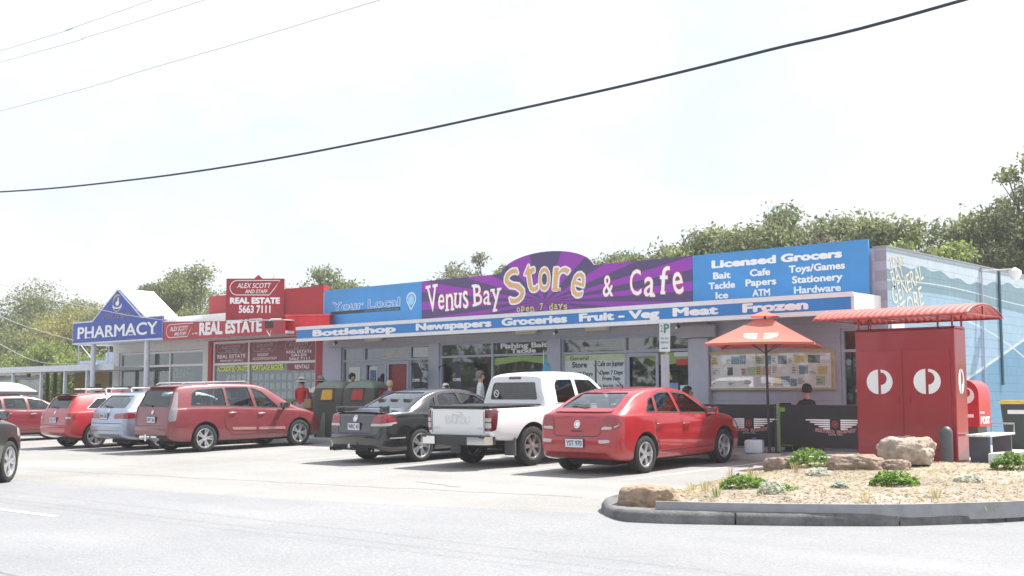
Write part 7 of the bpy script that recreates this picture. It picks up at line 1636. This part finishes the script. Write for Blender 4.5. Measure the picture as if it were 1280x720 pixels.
TREES = [
    (-86.5, 40, 9.25, 4.2, LA, 'tall grey green tree at the far left edge', 8000, .34), (-86.8, 42, 9.8, 3.8, LB, 'big rounded tree second from the left edge', 8000, .34), (-80.5, 41, 8.6, 3.6, LA, 'broad grey green tree between the far left pair and the yellow tree', 8000, .34),
    (-74.4, 38.5, 7.9, 3.2, LD, 'yellowish flowering tree behind the verandah roof', 8000, .34), (-70.2, 39, 7.5, 2.6, LA, 'dark narrow tree just left of the pharmacy gable', 5500, .34), (-62.5, 31, 4.3, 2.6, LC, 'bright lime bushy tree low above the verandah', 6000, .32), (-55.4, 30, 3.8, 2.2, LC, 'bright lime low tree behind the pharmacy sign post', 5000, .32), (-71, 34, 5.4, 2.8, LB, 'olive low tree at the left above the clear blinds', 6500, .32),
    (-66.6, 40, 8.8, 2.4, LD, 'golden tree with gaps behind the pharmacy roof', 3600, .26), (-65.0, 42, 9.9, 2.8, LB, 'olive tree with gaps beside the tall red sign', 6500, .32), (-60.5, 39, 6.9, 2.2, LB, 'shorter olive tree filling behind the pharmacy roof', 5000, .32), (-67.6, 42, 9.9, 2.3, LA, 'grey green tree in the middle of the clump behind the pharmacy', 5500, .3),
    (-51.4, 40, 8.3, 2.5, LE, 'thin bare branched tree behind the red parapet', 900, .26), (-48.2, 39.5, 8.9, 1.9, LA, 'small green crowned tree beside the bare one', 4500, .34),
    (-43.4, 42, 8.1, 1.9, LE, 'grey thin tree leftmost behind the purple sign', 3000, .28), (-41.9, 42.5, 8.6, 2.1, LE, 'grey green tree behind the purple sign left of the arch', 3800, .30), (-40.4, 43, 9.2, 2.0, LE, 'twiggy grey tree just left of the arch top', 3200, .28), (-38.2, 42, 8.1, 1.6, LB, 'small olive tree tucked against the purple arch', 3200, .3), (-36.0, 46, 9.1, 2.2, LA, 'sparse feathery tree right of the purple arch', 4600, .30), (-33.8, 46, 9.3, 2.2, LA, 'airy green tree second right of the arch', 5600, .31), (-31.8, 45, 8.6, 1.8, LB, 'small olive tree between the airy tree and the dense ones', 4500, .3),
    (-29.7, 44, 9.4, 2.4, LA, 'dense dark tree behind the word Cafe', 9000, .34), (-27.4, 44, 9.8, 2.4, LB, 'dense olive tree behind the left end of the bright blue board', 9000, .34), (-25.6, 44, 10.0, 2.3, LA, 'grey green tree beside the tallest domed one', 8000, .34), (-23.7, 45, 9.75, 3.1, LA, 'tallest domed green tree behind the bright blue board', 11000, .34), (-21.5, 44, 9.4, 2.3, LE, 'grey brown tree right of the domed tree', 8000, .32),
    (-19.8, 43, 8.8, 2.1, LB, 'olive tree rising over the end of the blue board', 7000, .32), (-18.3, 43, 8.1, 1.8, LC, 'bright green tree above the mural wall', 6000, .32), (-18.0, 47, 8.3, 2.2, LA, 'darker tree behind the mural wall at the dip', 6500, .32), (-16.0, 46.5, 7.2, 2.2, LC, 'low bright tree peeping over the mural wall', 6000, .32),
    (-17.9, 48, 9.3, 2.7, LA, 'big dark tree over the mural wall near the lamp', 10000, .32), (-15.45, 48, 11.9, 2.1, LB, 'tall open tree at the right edge', 3400, .26), (-15.9, 47.4, 9.2, 2.8, LA, 'dense dark tree at the right edge below the tall one', 10000, .32), (-11.5, 49, 10.4, 3.2, LA, 'dark tree just outside the right edge', 6000, .3),
    (-22.5, 49, 7.6, 2.6, LA, 'low dark tree filling behind the domed tree', 5500, .34), (-28.5, 49, 7.4, 2.6, LA, 'low dark tree filling behind the olive trees', 5500, .34), (-34.5, 50, 7.2, 2.2, LB, 'low olive tree filling behind the airy pair', 4000, .34)]
for i, (x, y, top, rad, m, lb, nl, cr) in enumerate(TREES):
    z = gzz(x, y); top = z + (top - z) * .99; rad *= 1.04; tree('bare_tree' if 'bare branched' in lb else 'coastal_tree', x, y, z, top - z, rad, 100 + i, m, lb, leaves=int(nl * 2.6), clumps=30 if cr > .3 else 24, leaf=.095 if y < 41 else .10, trunk_h=.22 if 'tall open' not in lb else .4, bare=4 if nl < 1000 else 1, cr=cr)

# ================================================================== OVERHEAD WIRES
def wire(pts, r, m, lb, name='power_cable', grp=None):
    bm = bmesh.new(); tube(bm, dense([tuple(p) for p in pts], 6), r, 6); return tag(obj(name, bm, m), lb, 'cable', grp)
CAB = mat('cable_black', (.03, .035, .04), .6); CABW = mat('cable_pale', (.55, .56, .58), .6); CABG = mat('cable_grey', (.34, .37, .41), .6)
wire([(-40, 7, 7.6), (-22, 7, 4.85), (-15.6, 7, 4.20), (-12.32, 7, 3.95), (-9.85, 7, 3.83), (-7.92, 7, 3.79), (-6.37, 7, 3.785), (-5.09, 7, 3.79), (-4.02, 7, 3.815), (-2.65, 7, 3.86), (2, 7, 4.2), (14, 7, 6.5)], .0105, CAB, 'thick black twisted cable sagging across the whole sky')
for a, b, lb in (((-31.54, 10.84), (-23.83, 10.49), 'topmost of the three thin wires at upper left'), ((-31.51, 10.52), (-21.69, 10.0), 'middle of the three thin wires at upper left'), ((-31.39, 9.15), (-16.02, 8.69), 'lowest and longest of the three thin wires at upper left')):
    k = (b[1] - a[1]) / (b[0] - a[0]); f_ = lambda x: a[1] + k * (x - a[0])
    wire([(-70, 14, f_(-70) + .6), (a[0], 14, a[1]), ((a[0] + b[0]) / 2, 14, (a[1] + b[1]) / 2 - .03), (b[0], 14, b[1]), (10, 14, f_(10) + .3)], .0055, CABG, lb, 'overhead_wire', 'thin wires over the road')
for pts, lb in (([(-60, 20.5, 8.6), (-45.36, 20.5, 5.83), (-42.69, 20.5, 5.27), (-40.82, 20.5, 4.93), (-38.22, 20.5, 4.54), (-35.83, 20.5, 4.18), (-33.67, 20.5, 3.93)], 'pale wire slanting across the pharmacy gable'), ([(-56, 20.5, 7.2), (-45.25, 20.5, 4.59), (-42.27, 20.5, 3.95), (-39.44, 20.5, 3.47)], 'pale wire ending at the left edge of the pharmacy sign'), ([(-56, 20.5, 6.6), (-45.16, 20.5, 3.51), (-42.18, 20.5, 2.80), (-40.36, 20.7, 2.67), (-39.72, 21.4, 2.68)], 'pale wire drooping onto the verandah roof')):
    wire(pts, .011, CABW, lb, 'service_wire', 'pale service wires at the left')

# the wooded far side of the road, behind the camera: it is what the windows and car panels mirror
rn = np.random.RandomState(77); n = 9000
cx = rn.uniform(-75, 40, 60); cy = -20 - rn.uniform(0, 9, 60); ch = rn.uniform(2.2, 6.5, 60); cr_ = rn.uniform(1.6, 3.2, 60); k = rn.randint(0, 60, n); dd = rn.normal(0, 1, (n, 3)); dd /= np.linalg.norm(dd, axis=1)[:, None]
P = np.stack([cx[k], cy[k], ch[k] * rn.uniform(.25, 1, n)], 1) + dd * (cr_[k] * rn.uniform(.3, 1, n))[:, None] * np.array([1, 1, .6]); P[:, 2] = np.maximum(P[:, 2], .1)
t1 = rn.normal(0, 1, (n, 3)); t2 = rn.normal(0, 1, (n, 3)); L_ = .28
q = np.stack([P - t1 * L_, P + t2 * L_ * .6, P + t1 * L_, P - t2 * L_ * .6], 1).reshape(-1, 3)
me = bpy.data.meshes.new('far_wood'); me.from_pydata(q.tolist(), [], np.arange(4 * n).reshape(-1, 4).tolist()); me.materials.append(leafmat('far_leaf', (.07, .09, .045), .3))
o = bpy.data.objects.new('far_wood', me); COL.objects.link(o); tag(o, 'green wood along the far side of the road behind the viewer', 'wood', kind='stuff')

# ================================================================== ADDED: lens-flare haze
bm = bmesh.new(); box(bm, -170, 60, -60, 90, -1.3, 24)
hz_m = bpy.data.materials.new('flare_veil'); hz_m.use_nodes = True; ht = hz_m.node_tree; ht.nodes.remove(ht.nodes['Principled BSDF'])
pv = ht.nodes.new('ShaderNodeVolumePrincipled'); pv.inputs['Color'].default_value = (.93, .95, 1.0, 1); pv.inputs['Density'].default_value = .0010; pv.inputs['Anisotropy'].default_value = .2  # thin scattering volume added to lift the shadows like lens flare
ht.links.new(pv.outputs[0], ht.nodes['Material Output'].inputs['Volume'])
tag(obj('veil', bm, hz_m), 'faint added flare haze hanging over the whole street', 'veil', kind='stuff')
